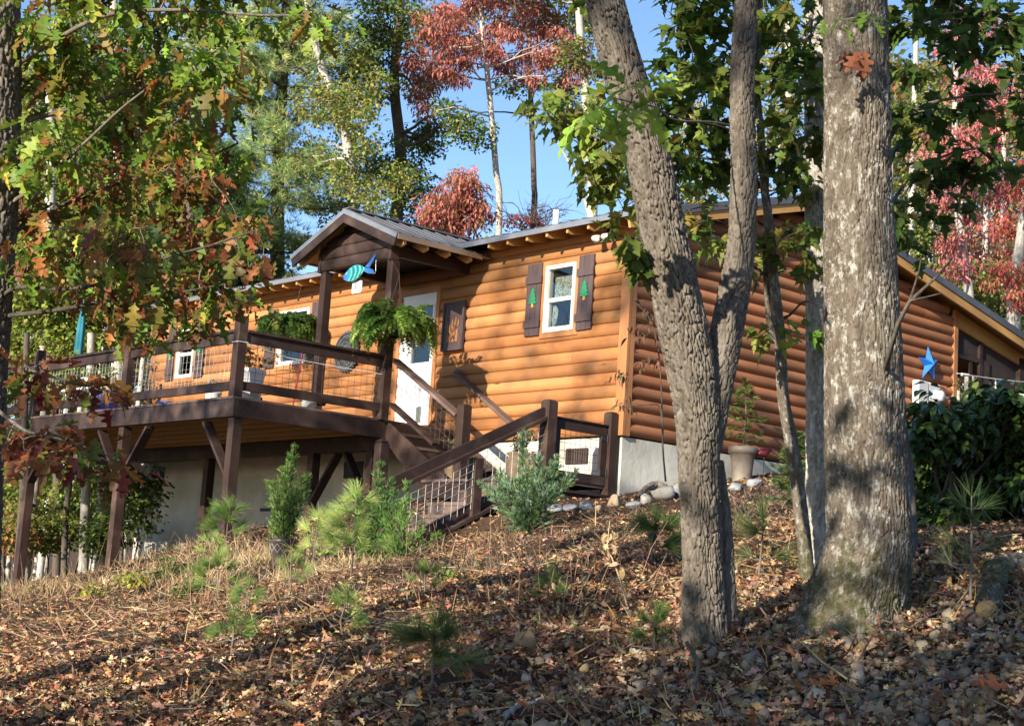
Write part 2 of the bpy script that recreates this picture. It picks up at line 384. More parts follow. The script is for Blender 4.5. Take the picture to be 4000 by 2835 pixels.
b = MB(); b.box((XL, .06, HW-.05), (-.06, YB-.06, HW)); b.box((XL+.06, .06, -.02), (-.06, YB-.06, .2)); b.build('ceiling', M['dark_in'], cabin)
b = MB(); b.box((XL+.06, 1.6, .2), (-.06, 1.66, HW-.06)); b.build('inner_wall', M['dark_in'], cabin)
# corner trims
b = MB(); b.box((-.115, -.046, -.012), (.046, .004, HW+.02)); b.box((.004, .006, -.012), (.043, .098, HW+.02)); b.build('corner_trim', M['trim'], cabin, bevel=.004)
b = MB(); b.box((-.01, YB-.06, -.01), (.048, YB+.05, 2.95)); b.build('corner_trim', M['trim'], cabin, bevel=.004)
b = MB(); b.box((XL-.03, -.046, -.012), (XL+.09, .02, HW)); b.build('corner_trim', M['trim'], cabin, bevel=.004)
# foundation
fo = MB(); fo.box((XL-.03, .012, -4.0), (-.006, YB+.02, -.024))
fnd = fo.build('foundation', M['plaster'], cabin)
for (vx, vz, ww, hh, nn) in ((-.815, -.262, .40, .20, 9), (-11.99, -.255, .38, .2, 0), (-5.867, -.336, .5, .26, 0)):
    v = MB(); v.box((vx-ww/2, -.004, vz-hh/2), (vx+ww/2, .010, vz+hh/2)); vo = v.build('vent', M['iron'] if nn == 0 else M['dark_in'], fnd)
    if nn:
        s = MB()
        for i in range(nn): x = vx-ww/2+.02+i*(ww-.04)/(nn-1); s.box((x-.007, -.016, vz-hh/2+.01), (x+.007, -.006, vz+hh/2-.01))
        s.box((vx-ww/2, -.02, vz+hh/2-.008), (vx+ww/2, -.005, vz+hh/2+.012)); s.box((vx-ww/2-.012, -.02, vz-hh/2), (vx-ww/2+.004, -.005, vz+hh/2)); 
        s.build('vent_grille', M['rust'], fnd)
b = MB(); b.box((-8.45, .0, -.98), (-8.12, .010, -.93)); b.build('pipe_stub', M['iron'], fnd)
# windows
def window(x0, x1, z0, z1, curtain):
    yo = -.050
    b = MB(); q = .075
    b.box((x0-q, yo+.004, z0-q), (x0-.003, -.0, z1+q)); b.box((x1+.003, yo+.004, z0-q), (x1+q, 0, z1+q)); b.box((x0-.003, yo+.002, z1+.003), (x1+.003, 0, z1+q)); b.box((x0-.003, yo+.002, z0-q), (x1+.003, 0, z0-.003))
    wf = b.build('window', M['trim'], cabin, bevel=.003)
    b = MB(); f = .052; zm = (z0+z1)/2-.02; y1 = .05
    b.box((x0, yo-.012, z0), (x0+f, y1, z1)); b.box((x1-f, yo-.012, z0), (x1, y1, z1)); b.box((x0+f, yo-.010, z1-f), (x1-f, y1, z1)); b.box((x0+f, yo-.010, z0), (x1-f, y1, z0+f))
    b.box((x0+f, yo+.004, zm-.028), (x1-f, y1-.01, zm+.028)); b.box((x0+f, yo+.012, z0+f), (x0+f+.022, y1-.02, zm-.03)); b.box((x1-f-.022, yo+.012, z0+f), (x1-f, y1-.02, zm-.03)); b.box((x0+f+.022, yo+.012, z0+f), (x1-f-.022, y1-.02, z0+f+.022))
    b.build('sash_frame', M['white'], wf, bevel=.003)
    b = MB(); b.box((x0+f, -.014, z0+f), (x1-f, -.010, z1-f)); b.build('pane', M['glass'], wf)
    if curtain:
        V = []; n = 40; W_ = x1-x0-2*f
        nz = 7
        for j in range(nz):
            for i in range(n+1):
                x = x0+f+.06+(W_-.06)*i/n; zz = z1-f-.10-j*(.30/(nz-1)); 
                V.append((x, .03+.014*math.sin(i*1.3)*(0.4+.6*j/nz), zz-.012*math.sin(i*1.3+.5)*(j == nz-1)))
        Fc = [(j*(n+1)+i, j*(n+1)+i+1, (j+1)*(n+1)+i+1, (j+1)*(n+1)+i) for j in range(nz-1) for i in range(n)]
        bb = MB(); bb.add(V, Fc); bb.build('curtain', M['curtain'], wf, smooth=True)
        V = []; 
        for j in range(10):
            for i in range(7): V.append((x0+f+.03+.05*i/6*(1.4+1.2*math.sin(j*.4))+.01*math.sin(j), .035+.012*math.sin(i*2), zm-.06-j*.035))
        bb = MB(); bb.add(V, [(j*7+i, j*7+i+1, (j+1)*7+i+1, (j+1)*7+i) for j in range(9) for i in range(6)]); bb.build('curtain', M['curtain'], wf, smooth=True)
    return wf
def shutter(x0, x1, z0, z1, tree=True):
    b = MB(); n = 3; wd = (x1-x0)/n; yb = -.066
    for i in range(n): b.box((x0+i*wd+.003, yb, z0+rng.uniform(0, .008)), (x0+(i+1)*wd-.003, -.036, z1-rng.uniform(0, .008)))
    for zz in (z0+.17, z1-.24): b.box((x0-.012, yb-.02, zz-.055), (x1+.012, yb+.001, zz+.055))
    s = b.build('shutter', M['shutter'], cabin, bevel=.003)
    if tree:
        zc = (z0+z1)/2-.06; xc = (x0+x1)/2
        out = [(-.018, 0), (-.085, 0), (-.05, .055), (-.072, .055), (-.04, .11), (-.058, .11), (-.025, .165), (-.04, .165), (0, .235)]
        out = out+[(-x, y) for x, y in out[::-1][1:]]
        c = MB(); c.prism(out, (xc, yb-.002, zc), (1, 0, 0), (0, 0, 1), 0.014); c.build('tree_cutout', M['green'], s)
        c = MB(); c.box((xc-.02, yb-.014, zc-.055), (xc+.02, yb-.001, zc)); c.build('tree_trunk', M['pine'], s)
window(*WIN[0], True); window(*WIN[1], False); window(*WIN[2], False)
for a, c in ((-1.975, -1.672), (-.935, -.645), (-8.64, -8.345), (-7.305, -7.02), (-12.02, -11.75), (-10.99, -10.70)): shutter(a, c, 1.44, 2.475)
# door
x0, x1, z0, z1 = DOOR
b = MB(); q = .085
b.box((x0-q, -.05, z0-.02), (x0-.003, .0, z1+q)); b.box((x1+.003, -.05, z0-.02), (x1+q, .0, z1+q)); b.box((x0-.003, -.048, z1+.003), (x1+.003, 0, z1+q))
b.box((x0-.05, -.07, z0-.13), (x1+.05, .0, z0-.022))
b.build('door_frame', M['trim'], cabin, bevel=.003)
b = MB(); gx0, gx1, gz0, gz1 = -4.56, -4.09, 1.25, 2.12
b.box((x0, -.03, z0), (gx0, .02, z1)); b.box((gx1, -.03, z0), (x1, .02, z1)); b.box((gx0, -.03, z0), (gx1, .02, gz0)); b.box((gx0, -.03, gz1), (gx1, .02, z1))
door = b.build('door', M['door_white'], cabin)
b = MB()
for (a, c, d, e) in ((gx0-.03, gz0-.03, gx1+.03, gz0), (gx0-.03, gz1, gx1+.03, gz1+.03), (gx0-.03, gz0, gx0, gz1), (gx1, gz0, gx1+.03, gz1)): b.box((a, -.042, c), (d, -.031, e))
for (a, d) in ((-4.62, -4.36), (-4.30, -4.08)):
    for (e, f_) in ((.55, .78), (.84, 1.12)): b.box((a, -.036, e), (d, -.0305, f_))
b.build('door_moulding', M['door_white'], door, bevel=.003)
b = MB(); b.box((gx0, -.012, gz0), (gx1, -.008, gz1)); b.build('door_glass', M['glass'], door)
b = MB(); b.box((-4.33, -.045, .34), (-4.21, -.031, .58)); b.build('pet_door', plain('smoky flap', (.12, .13, .12), .3), door, bevel=.01)
b = MB(); b.tube([(-4.79, -.03, 1.2), (-4.79, -.07, 1.2)], .02, 10); b.lathe([(.0, 0), (.03, .01), (.03, .035), (0, .045)], (-4.79, -.085, 1.18), 12); b.build('door_handle', M['iron'], door)
# main roof: a ribbed metal slope each side, with sheathing below
def slope(mb, xa, xb, ya, za, yb, zb, th, rib=0.23, rh=.022):
    mb.add([(xa, ya, za), (xb, ya, za), (xb, yb, zb), (xa, yb, zb), (xa, ya, za-th), (xb, ya, za-th), (xb, yb, zb-th), (xa, yb, zb-th)], [(0, 1, 2, 3), (7, 6, 5, 4), (4, 5, 1, 0), (5, 6, 2, 1), (6, 7, 3, 2), (7, 4, 0, 3)])
    x = xa+.04
    while x < xb-.03:
        mb.add([(x-.022, ya-.004, za), (x+.022, ya-.004, za), (x+.009, ya-.004, za+rh), (x-.009, ya-.004, za+rh), (x-.022, yb, zb), (x+.022, yb, zb), (x+.009, yb, zb+rh), (x-.009, yb, zb+rh)], [(0, 1, 2, 3), (4, 7, 6, 5), (1, 5, 6, 2), (2, 6, 7, 3), (3, 7, 4, 0)]); x += rib
RX0, RX1 = XL-.35, .36; EY = -.46; EZ = 2.835; PY = 10.6; PZ = RZ+.045-(PY-RY)*.204
b = MB(); slope(b, RX0, RX1, EY, EZ, RY, RZ+.045, .02); slope(b, RX0, RX1, PY, PZ, RY, RZ+.045, .02)
b.tube([(RX0, RY, RZ+.06), (RX1, RY, RZ+.06)], .05, 8)
roof = b.build('roof', M['metal_roof'], cabin)
b = MB(); b.box((RX0, EY-.012, EZ-.075), (RX1-.002, EY-.002, EZ-.002)); b.build('drip_edge', M['drip'], roof)
b = MB(); slope(b, RX0+.01, RX1-.012, EY+.012, EZ-.024, RY, RZ+.02, .022, 99); slope(b, RX0+.01, RX1-.012, PY-.01, PZ-.024, RY, RZ+.02, .022, 99); b.build('sheathing', M['pine'], roof)
b = MB()                                                   # rake boards and dark metal edge on the gable side
for (ya, za, yb, zb) in ((EY, EZ, RY, RZ+.045), (PY, PZ, RY, RZ+.045)):
    d = np.array([0, yb-ya, zb-za]); 
    b.bar((RX1+.004, ya, za-.045), (RX1+.004, yb, zb-.045), .014, .11)
b.build('rake_edge', M['dark_roof'], roof)
b = MB()
for (ya, za, yb, zb) in ((EY+.04, EZ-.10+.01, RY, RZ-.06), (PY, PZ-.11, RY, RZ-.06)): b.bar((RX1-.03, ya, za-.05), (RX1-.03, yb, zb-.05), .036, .15)
b.build('rake_board', M['pine'], roof)
b = MB()
for (ya, za, yb, zb) in ((.0, EZ-.05+.098, RY, RZ-.01), (YB, RZ+.045-(YB-RY)*.204-.05, RY, RZ-.01)): b.bar((.20, ya, za-.0), (.20, yb, zb-.0), .30, .02)
b.build('soffit', M['pine'], roof)
# rafters
rz = lambda y: EZ-.05+(RZ+.045-EZ)*(y-EY)/(RY-EY)
def rafter(x):
    b = MB(); y0, y1 = EY+.03, .03; h = .125
    out = [(y0, rz(y0)), (y1, rz(y1)), (y1, rz(y1)-h-.02), (y0+.10, rz(y0+.1)-h), (y0, rz(y0)-h+.035)]
    vs = [(x-.021, yy, zz) for yy, zz in out]+[(x+.021, yy, zz) for yy, zz in out]; n = 5
    b.add(vs, [tuple(range(n)), tuple(range(2*n-1, n-1, -1))]+[(i, n+i, n+(i+1) % n, (i+1) % n) for i in range(n)])
    return b.build('rafter', M['pine'], roof)
proto = None
for i in range(32):
    x = -.01-.4035*i
    if -5.6 < x < -2.72: continue
    rafter(x)
b = MB(); b.box((XL, -.0, HW-.01), (0.0, .03, HW+.12)); b.build('frieze_board', M['log_x'], cabin)
b = MB(); pp = atp(2172, 850, 1, 2.2); b.tube([(pp[0], 2.2, 3.0), (pp[0], 2.2, pp[2]+.12)], .05, 12); b.build('vent_pipe', M['white'], roof)
# porch roof over the steps
PX, PZP, PXL, PXR, PE, PYF = -4.15, 3.235, -5.47, -2.83, 2.70, -1.74
b = MB(); ybk = 1.9
for sx, xe in ((-1, PXL), (1, PXR)):
    mb = b; a = [(PX, PYF, PZP), (PX, ybk, PZP), (xe, ybk, PE), (xe, PYF, PE)]
    if sx > 0: a = a[::-1]
    mb.add(a+[(x, y, z-.02) for x, y, z in a], [(0, 1, 2, 3), (7, 6, 5, 4), (0, 4, 5, 1), (1, 5, 6, 2), (2, 6, 7, 3), (3, 7, 4, 0)])
    y = PYF+.03
    while y < ybk:
        mb.bar((PX, y, PZP+.008), (xe, y, PE+.008), .03, .018); y += .23
b.bar((PX, PYF, PZP+.01), (PX, ybk, PZP+.01), .16, .02)
prf = b.build('porch_roof', M['metal_roof'], cabin)
b = MB(); c = MB(); s = MB()
for xe in (PXL, PXR):
    b.bar((PX, PYF-.012, PZP-.035), (xe, PYF-.012, PE-.035), .014, .07, (0, 1, 0)) if False else None
    dx = xe-PX; L = math.hypot(dx, PE-PZP); u_ = np.array([dx/L, 0, (PE-PZP)/L]); nrm = np.array([-u_[2], 0, u_[0]]); nrm = nrm if nrm[2] > 0 else -nrm
    p0 = np.array([PX, PYF, PZP]); p1 = np.array([xe, PYF, PE])
    def strip(mb, a0, a1, y0, y1):
        q = [(PX, 0, PZP-a0*1.08), (PX, 0, PZP-a1*1.08), tuple(p1-nrm*a1), tuple(p1-nrm*a0)]
        vs = [(x, y0, z) for x, _, z in q]+[(x, y1, z) for x, _, z in q]
        mb.add(vs, [(0, 1, 2, 3), (7, 6, 5, 4)]+[(i, 4+i, 4+(i+1) % 4, (i+1) % 4) for i in range(4)])
    strip(b, -.004, .062, PYF-.022, PYF-.002); strip(c, .064, .185, PYF-.014, PYF+.024); strip(s, .022, .045, PYF+.026, ybk-.1)
b.build('porch_drip_edge', M['drip'], prf); c.build('bargeboard', M['stain'], prf); s.build('porch_sheathing', M['pine'], prf)
for xe, sg in ((PXR, 1), (PXL, -1)):
    e = MB(); e.box((xe-.004*sg, PYF-.0, PE-.075), (xe+.008*sg, -.2, PE-.001)); e.build('porch_drip_edge', plain('bronze trim', (.30, .2, .13), .5), prf)
    for i in range(4):
        y = PYF+.16+i*.40; e = MB(); zs_ = lambda x: PZP-.05+(PE-PZP)*abs(x-PX)/abs(xe-PX); x_in = PX+sg*.82; x_out = xe-.03*sg
        e.add([(x_in, y-.02, zs_(x_in)), (x_out, y-.02, zs_(x_out)), (x_out, y-.02, zs_(x_out)-.085), (x_out-.1*sg, y-.02, zs_(x_out)-.11), (x_in, y-.02, zs_(x_in)-.13)]+[(x_in, y+.02, zs_(x_in)), (x_out, y+.02, zs_(x_out)), (x_out, y+.02, zs_(x_out)-.085), (x_out-.1*sg, y+.02, zs_(x_out)-.11), (x_in, y+.02, zs_(x_in)-.13)],
              [(0, 1, 2, 3, 4), (9, 8, 7, 6, 5)]+[(j, 5+j, 5+(j+1) % 5, (j+1) % 5) for j in range(5)]); e.build('porch_rafter', M['pine'], prf)
# gable cladding (dark log boards) and beams
b = MB(); gy0 = -1.47
gtop = lambda x: PZP-.07-(PZP-PE)*abs(x-PX)/1.31
for k in range(5):
    z0k, z1k = 2.455+k*P_, 2.455+(k+1)*P_
    xs = [x for x in np.arange(-5.0, -3.30, .01) if gtop(x) > z1k-.10]
    if not xs: break
    xa, xb = xs[0], xs[-1]; ts = [0, .05, .15, .35, .6, .82, .95, 1]
    vs = []
    for e in (xa, xb):
        for t in ts: vs.append((e, gy0-.036*math.sin(math.pi*min(max(t, .0), 1))**.45, min(z0k+t*P_, gtop(e)+.12)))
    n = len(ts); b.add(vs, [(i, n+i, n+i+1, i+1) for i in range(n-1)]+[tuple(range(n)), tuple(range(n, 2*n))])
b.add([(-5.0, gy0+.0, 2.455), (-3.3, gy0+.0, 2.455), (-3.3, gy0, gtop(-3.3)), (PX, gy0, gtop(PX)), (-5.0, gy0, gtop(-5.0)), (-5.0, gy0+.06, 2.455), (-3.3, gy0+.06, 2.455), (-3.3, gy0+.06, gtop(-3.3)), (PX, gy0+.06, gtop(PX)), (-5.0, gy0+.06, gtop(-5.0))],
      [(0, 1, 2, 3, 4), (9, 8, 7, 6, 5), (0, 5, 6, 1)])
b.build('gable_cladding', M['stain'], prf)
for x in (-5.02, -3.29): b = MB(); b.box((x-.05, gy0-.045, 2.44), (x+.02 if x < -4 else x+.03, gy0+.1, gtop(x)-.01)); b.build('gable_post', M['stain'], prf)
for x in (-5.0, -3.33): b = MB(); b.box((x-.045, gy0+.1, 2.50), (x+.045, -.05, 2.66)); b.build('porch_beam', M['stain'], prf)
b = MB(); b.add([(-5.2, -1.3, 2.67), (-3.1, -1.3, 2.67), (-3.1, -.05, 2.67), (-5.2, -.05, 2.67)], [(0, 1, 2, 3)]); b.build('porch_ceiling', M['log_x'], prf)
for x in (-4.98, -3.335):
    b = MB(); b.box((x-.066, -1.466, .16), (x+.066, -1.334, 2.454)); b.build('porch_post', M['stainz'], cabin, bevel=.006)
# screened porch behind the rear corner
Y0, Y1 = YB+.05, 10.3
sp = MB(); hz = lambda y: RZ+.045-(y-RY)*.204-.14
sp.add([(-.02, Y0, hz(Y0)), (.03, Y0, hz(Y0)), (.03, Y1, hz(Y1)), (-.02, Y1, hz(Y1)), (-.02, Y0, hz(Y0)-.26), (.03, Y0, hz(Y0)-.26), (.03, Y1, hz(Y1)-.2), (-.02, Y1, hz(Y1)-.2)], [(0, 1, 2, 3), (7, 6, 5, 4), (5, 6, 2, 1), (4, 0, 3, 7), (4, 5, 1, 0), (6, 7, 3, 2)])
sp.build('porch_header', M['pine'], cabin)
sp = MB(); sp.box((-.06, 9.46, -.9), (.05, 9.60, hz(9.5)-.1)); sp.box((-.03, 8.27, .2), (.02, 8.35, hz(8.3)-.15)); sp.box((-.025, Y0, 2.18), (.015, 8.27, 2.245)); sp.box((-.02, 8.35, .2), (.0, 8.6, 2.25)); sp.box((-.03, Y0, .1), (.03, Y1, .3)); sp.box((-.02, 8.0, .3), (.0, 8.08, 2.18)); sp.box((-.03, 8.6, 1.1), (.01, 9.46, 1.18))
sp.build('porch_frame', M['stain'], cabin)
sp = MB(); sp.add([(-.035, Y0, 2.2), (-.035, 9.46, 2.2), (-.035, 9.46, hz(9.46)-.15), (-.035, Y0, hz(Y0)-.2)], [(0, 1, 2, 3)]); sp.add([(-.035, 8.36, 1.95), (-.035, 9.46, 1.9), (-.035, 9.46, 2.2), (-.035, 8.36, 2.2)], [(0, 1, 2, 3)])
sp.build('porch_screen', M['screen'], cabin)
sp = MB(); sp.box((-4.2, Y0, 0), (-.05, PY-.4, .12)); sp.build('porch_floor', M['stain'], cabin)
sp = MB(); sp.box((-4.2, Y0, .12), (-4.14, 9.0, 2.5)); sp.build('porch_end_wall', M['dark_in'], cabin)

# ------------------------------------------------------------------ deck
DZ, DY, DXR, DXL = 0.18, -3.77, -3.36, -12.62
deck = thing('wooden_deck', (-8, -3.7, -2.3), 'raised brown deck on braced posts with wire mesh railings along the cabin front', 'deck')
b = MB(); x = DXL
while x < DXR-.02: b.box((x, DY-.03, DZ-.028), (min(x+.133, DXR+.02), -.08, DZ)); x += .145
b.build('decking', M['tread'], deck)
for i in range(9):
    y = -.35-.385*i; b = MB(); b.box((DXL+.05, y-.02, DZ-.225), (DXR-.05, y+.02, DZ-.030)); b.build('joist', M['joist'], deck)
b = MB(); b.box((DXL, -.072, DZ-.26), (DXR-.04, -.03, DZ-.030)); b.build('ledger', M['joist'], deck)
b = MB(); b.box((DXL-.01, DY-.02, DZ-.265), (DXR+.02, DY+.022, DZ-.032)); b.build('rim_board', M['stain'], deck, bevel=.004)
b = MB(); b.box((DXR-.022, DY+.025, DZ-.265), (DXR+.022, -.1, DZ-.032)); b.build('rim_board', M['stain'], deck, bevel=.004)
b = MB(); b.box((DXL+.03, -1.36, DZ-.43), (DXR-.06, -1.26, DZ-.232)); b.build('beam', M['stain'], deck)
PY_ = DY+.09; PXS = [-3.44, -6.42, -9.42, -12.4]
def post(x, y, z1, parent, wd=.135, z0=None, cap=True, mt='stainz'):
    z0 = g1(x, y)-.15 if z0 is None else z0; b = MB(); h = wd/2
    b.box((x-h, y-h, z0), (x+h, y+h, z1))
    if cap: b.lathe([(h*1.38, 0), (h*.95, .022)], (0, 0, 0), 4); 
    if cap:
        n = 8; vs = b.v[-8:]; a = math.pi/4
        for q in range(8):
            vx, vy, vz = vs[q]; b.v[-8+q] = (x+vx*math.cos(a)-vy*math.sin(a), y+vx*math.sin(a)+vy*math.cos(a), z1+vz+.0005)
    return b.build('post', M[mt], parent, bevel=.006)
for x in PXS:
    post(x, PY_, DZ-.27, deck, .14, cap=False); post(x, DY+.05, 1.235, deck, .135, DZ-.24)
for x in (-3.6, -5.05, -8.0, -11.0): post(x, -1.31, DZ-.434, deck, .14, cap=False)
def brace(x, y, s, ax='x'):
    b = MB(); a = (x+.055*s, y, DZ-1.02); c = (x+.72*s, y, DZ-.30); b.bar(a, c, .045, .135, (0, 1, 0)); b.build('brace', M['stain'], deck, bevel=.003)
for x in PXS:
    for s in (-1, 1):
        if x == PXS[0] and s == 1: continue
        brace(x, PY_, s)
for x, s in ((-5.05, 1), (-3.6, -1)):
    b = MB(); b.bar((x+.05*s, -1.31, DZ-1.15), (x+.62*s, -1.31, DZ-.45), .045, .13, (0, 1, 0)); b.build('brace', M['stain'], deck, bevel=.003)
def mesh_panel(p0, p1, h0, h1, parent, sx=.102, mt='steel', r=.0027):
    """wire grid between two points; p0,p1 are the lower corners, h0,h1 heights above them"""
    p0 = np.array(p0, float); p1 = np.array(p1, float); L = np.linalg.norm((p1-p0)[:2]); b = MB(); n = max(1, int(round(L/sx)))
    jr = random.Random(int(abs(p0[0]*100)))
    for i in range(1, n):
        q = p0+(p1-p0)*i/n; o = np.array([jr.uniform(-.006, .006), 0, 0]); b.tube([q+o, q+o+np.array([0, 0, h0+(h1-h0)*i/n])], r, 4, False)
    k = 1
    m = int(round(h0/sx))
    for j in range(1, m):
        b.tube([p0+np.array([0, 0, h0*j/m]), (p0+p1)/2+np.array([0, 0, (h0+h1)/2*j/m-jr.uniform(0, .012)]), p1+np.array([0, 0, h1*j/m])], r, 4, False)
    return b.build('wire_mesh', M[mt], parent)
def railing(pa, pb, parent, z0=DZ, mt='steel'):
    pa = np.array(pa, float); pb = np.array(pb, float); d = (pb-pa)/np.linalg.norm(pb-pa)
    A = pa+d*.0675; B = pb-d*.0675; nrm = np.array([-d[1], d[0], 0])
    def q(p, z, o=0): return (p[0]+nrm[0]*o, p[1]+nrm[1]*o, z)
    b = MB(); b.bar(q(A, z0+.79), q(B, z0+.79), .045, .13); b.bar(q(A, z0+.876), q(B, z0+.876), .12, .036); b.build('top_rail', M['stain'], parent, bevel=.003)
    b = MB(); b.bar(q(A, z0+.155), q(B, z0+.155), .045, .12); b.build('bottom_rail', M['stain'], parent, bevel=.003)
    mesh_panel(q(A, z0+.16, .03), q(B, z0+.16, .03), .60, .60, parent, mt=mt)
fy = DY+.05
for a, c in zip(PXS[:-1], PXS[1:]): railing((c, fy), (a, fy), deck)
railing((PXS[0]+.02, fy), (-3.335, -1.40), deck, mt='rust')
# ------------------------------------------------------------------ stairs with landing
LZ = -.68
st = thing('staircase', (-1, -1.6, -1.2), 'weathered brown wooden stairs turning at a landing below the cabin door', 'stairs')
zs = [DZ-.195, DZ-.39, DZ-.585]; xs = [-3.30, -3.02, -2.71, -2.40]
for i, z in enumerate(zs):
    b = MB(); b.box((xs[i]-.02, -1.26, z-.04), (xs[i+1], -.10, z)); b.build('tread', M['tread'], st, bevel=.004)
    b = MB(); b.box((xs[i]-.03, -1.24, z-.0), (xs[i]-.012, -.12, z+.155)); b.build('riser', M['stain'], st)
for y in (-1.29, -.08):
    b = MB(); vs = [(-3.34, DZ-.05), (-3.28, DZ-.05), (-1.98, LZ+.06), (-1.98, LZ-.26), (-2.32, LZ-.26), (-3.34, DZ-.30)]
    b.add([(x, y-.02, z) for x, z in vs]+[(x, y+.02, z) for x, z in vs], [tuple(range(6)), tuple(range(11, 5, -1))]+[(i, 6+i, 6+(i+1) % 6, (i+1) % 6) for i in range(6)])
    b.build('stringer', M['stain'], st, bevel=.003)
b = MB(); x = -2.40
while x < -.12: b.box((x, -1.36, LZ-.038), (min(x+.135, -.10), -.05, LZ)); x += .142
b.build('landing', M['tread'], st)
b = MB(); b.box((-2.4, -1.335, LZ-.25), (-.10, -1.295, LZ-.042)); b.build('rim_board', M['stain'], st)
ty = [-1.36, -1.75, -2.14, -2.53, -2.92]
for i in range(4):
    z = LZ-.19*(i+1); b = MB(); b.box((-1.27, ty[i+1], z-.045), (-.19, ty[i]+.02, z)); b.build('tread', M['tread'], st, bevel=.004)
    b = MB(); b.box((-1.24, ty[i]+.012, z-.0), (-.2, ty[i]+.03, z+.145)); b.build('riser', M['tread'], st)
b = MB(); b.box((-1.24, ty[4]+.012, LZ-.95-.1), (-.2, ty[4]+.03, LZ-.19*4-.046)); b.build('riser', M['tread'], st)
GX = -.10
b = MB(); b.bar((GX-.03, -1.30, -.74), (GX-.03, -3.15, -1.66), .045, .20, (1, 0, 0)); b.bar((GX-.03, -1.30, -.635), (GX-.03, -3.15, -1.55), .13, .03, (1, 0, 0)); b.build('stringer', M['stain'], st, bevel=.003)
post(GX, -1.215, .275, st, .155, -1.12); post(GX, -.115, .262, st, .14, -1.0)
post(GX-.02, -2.33, -.56, st, .13, -1.55, cap=False)
nl = atp(1493, 1733, 0, -1.30); post(-1.30, nl[1], nl[2], st, .135)
n2 = MB(); n2.lathe([(.0955, 0), (.002, .055)], (0, 0, 0), 4)
n2.v = [(-1.30+(vx-vy)*.7071, nl[1]+(vx+vy)*.7071, nl[2]+.023+vz) for vx, vy, vz in n2.v]; n2.build('post_cap', M['stainz'], st)
post(-1.735, -1.24, .30, st, .145, LZ-.3)
r0, r1 = (GX, -1.29, .055), (GX, -3.66, -1.10)
b = MB(); b.bar(r0, r1, .045, .135, (1, 0, 0)); b.bar((GX, -1.29, .138), (GX, -3.66, -1.017), .125, .034, (1, 0, 0)); b.build('handrail', M['stain'], st, bevel=.003)
b = MB(); b.bar((-3.30, -1.27, 1.03), (-1.80, -1.27, .17), .045, .15, (0, 1, 0)); b.build('handrail', M['tread'], st, bevel=.004)
b = MB(); b.bar((-3.30, -1.27, .40), (-2.25, -1.27, -.20), .045, .13, (0, 1, 0)); b.build('bottom_rail', M['stain'], st, bevel=.003)
b = MB(); b.bar((-3.33, -.105, 1.0), (-1.9, -.105, .13), .045, .14, (0, 1, 0)); b.tube([(-3.33, -.128, 1.0), (-3.33, -.082, 1.0)], .071, 14); b.build('handrail', M['tread'], st, bevel=.003)
mesh_panel((-3.24, -1.235, .38), (-1.82, -1.235, -.43), .58, .58, st, .1, 'rust')
mesh_panel((GX+.03, -1.3, -.62), (GX+.03, -3.62, -1.79), .66, .66, st, .1)
# ------------------------------------------------------------------ gate at the landing
gate = thing('garden_gate', (GX, -.66, -.85), 'low dark brown gate with wire mesh beside the cabin corner', 'gate')
ya, yb = -1.12, -.195
b = MB(); b.bar((GX, ya, .02), (GX, yb, .02), .045, .125); b.bar((GX-.0, ya, .095), (GX, yb, .095), .09, .02); b.build('top_rail', M['stain'], gate, bevel=.003)
b = MB(); b.bar((GX, ya, -.62), (GX, yb, -.62), .045, .12); b.build('bottom_rail', M['stain'], gate, bevel=.003)
for y in (ya+.055, yb-.05): b = MB(); b.box((GX-.022, y-.05, -.558), (GX+.022, y+.05, -.046)); b.build('stile', M['stain'], gate, bevel=.003)
mesh_panel((GX-.03, ya+.05, -.60), (GX-.03, yb-.05, -.60), .60, .60, gate, .095, 'rust')
for z in (-.08, -.52):
    b = MB(); b.box((GX+.024, yb-.10, z-.03), (GX+.032, yb+.09, z+.03)); b.tube([(GX+.035, yb+.0, z-.05), (GX+.035, yb, z+.05)], .011, 8); b.build('hinge', M['iron'], gate)
sill = MB(); sill.box((GX-.05, -1.30, -1.15), (GX+.05, -.04, -.835)); sill.box((GX-.075, -1.34, -.834), (GX+.08, -.04, -.80)); tag(sill.build('sill_beam', M['stain'], bevel=.004), 'dark timber sill beam under the low gate', 'beam')

# ------------------------------------------------------------------ things hung on the cabin
def star():
    s = MB(); cy, cz = 6.74, 1.93; r0, r1 = .29, .112; pts = []
    for i in range(10):
        a = math.pi/2+i*math.pi/5-.06; r = r0 if i % 2 == 0 else r1; pts.append((.052, cy-r*math.cos(a), cz+r*math.sin(a)))
    s.add([(.17, cy, cz)]+pts, [(0, 1+i, 1+(i+1) % 10) for i in range(10)]+[tuple(range(10, 0, -1))])
    return s.build('barn_star', mat('blue painted tin', (.015, .16, .55), (.012, .12, .45), 5, .35, .05))
tag(star(), 'blue five pointed metal star hanging on the log side wall', 'star')
mt = thing('electric_meter', (.05, 6.6, 1.2), 'grey electric meter and breaker boxes on the log side wall', 'meter')
grey = mat('grey enamel', (.55, .55, .53), (.48, .48, .46), 4, .35, .05)
b = MB(); b.box((.045, 6.33, 1.24), (.17, 6.60, 1.62)); b.build('breaker_box', grey, mt, bevel=.012)
b = MB(); b.box((.045, 6.63, 1.20), (.16, 6.93, 1.62)); bx = b.build('meter_box', grey, mt, bevel=.012)
b = MB(); pr = [(.10, .0), (.10, .02), (.085, .03), (.085, .10), (.07, .125), (.0, .13)]
b.lathe(pr, (0, 0, 0), 20, False); b.v = [(.161+z, 6.82+x, 1.42+y) for x, y, z in b.v]; b.build('meter_dial', plain('meter glass', (.7, .7, .7), .12), bx, True)
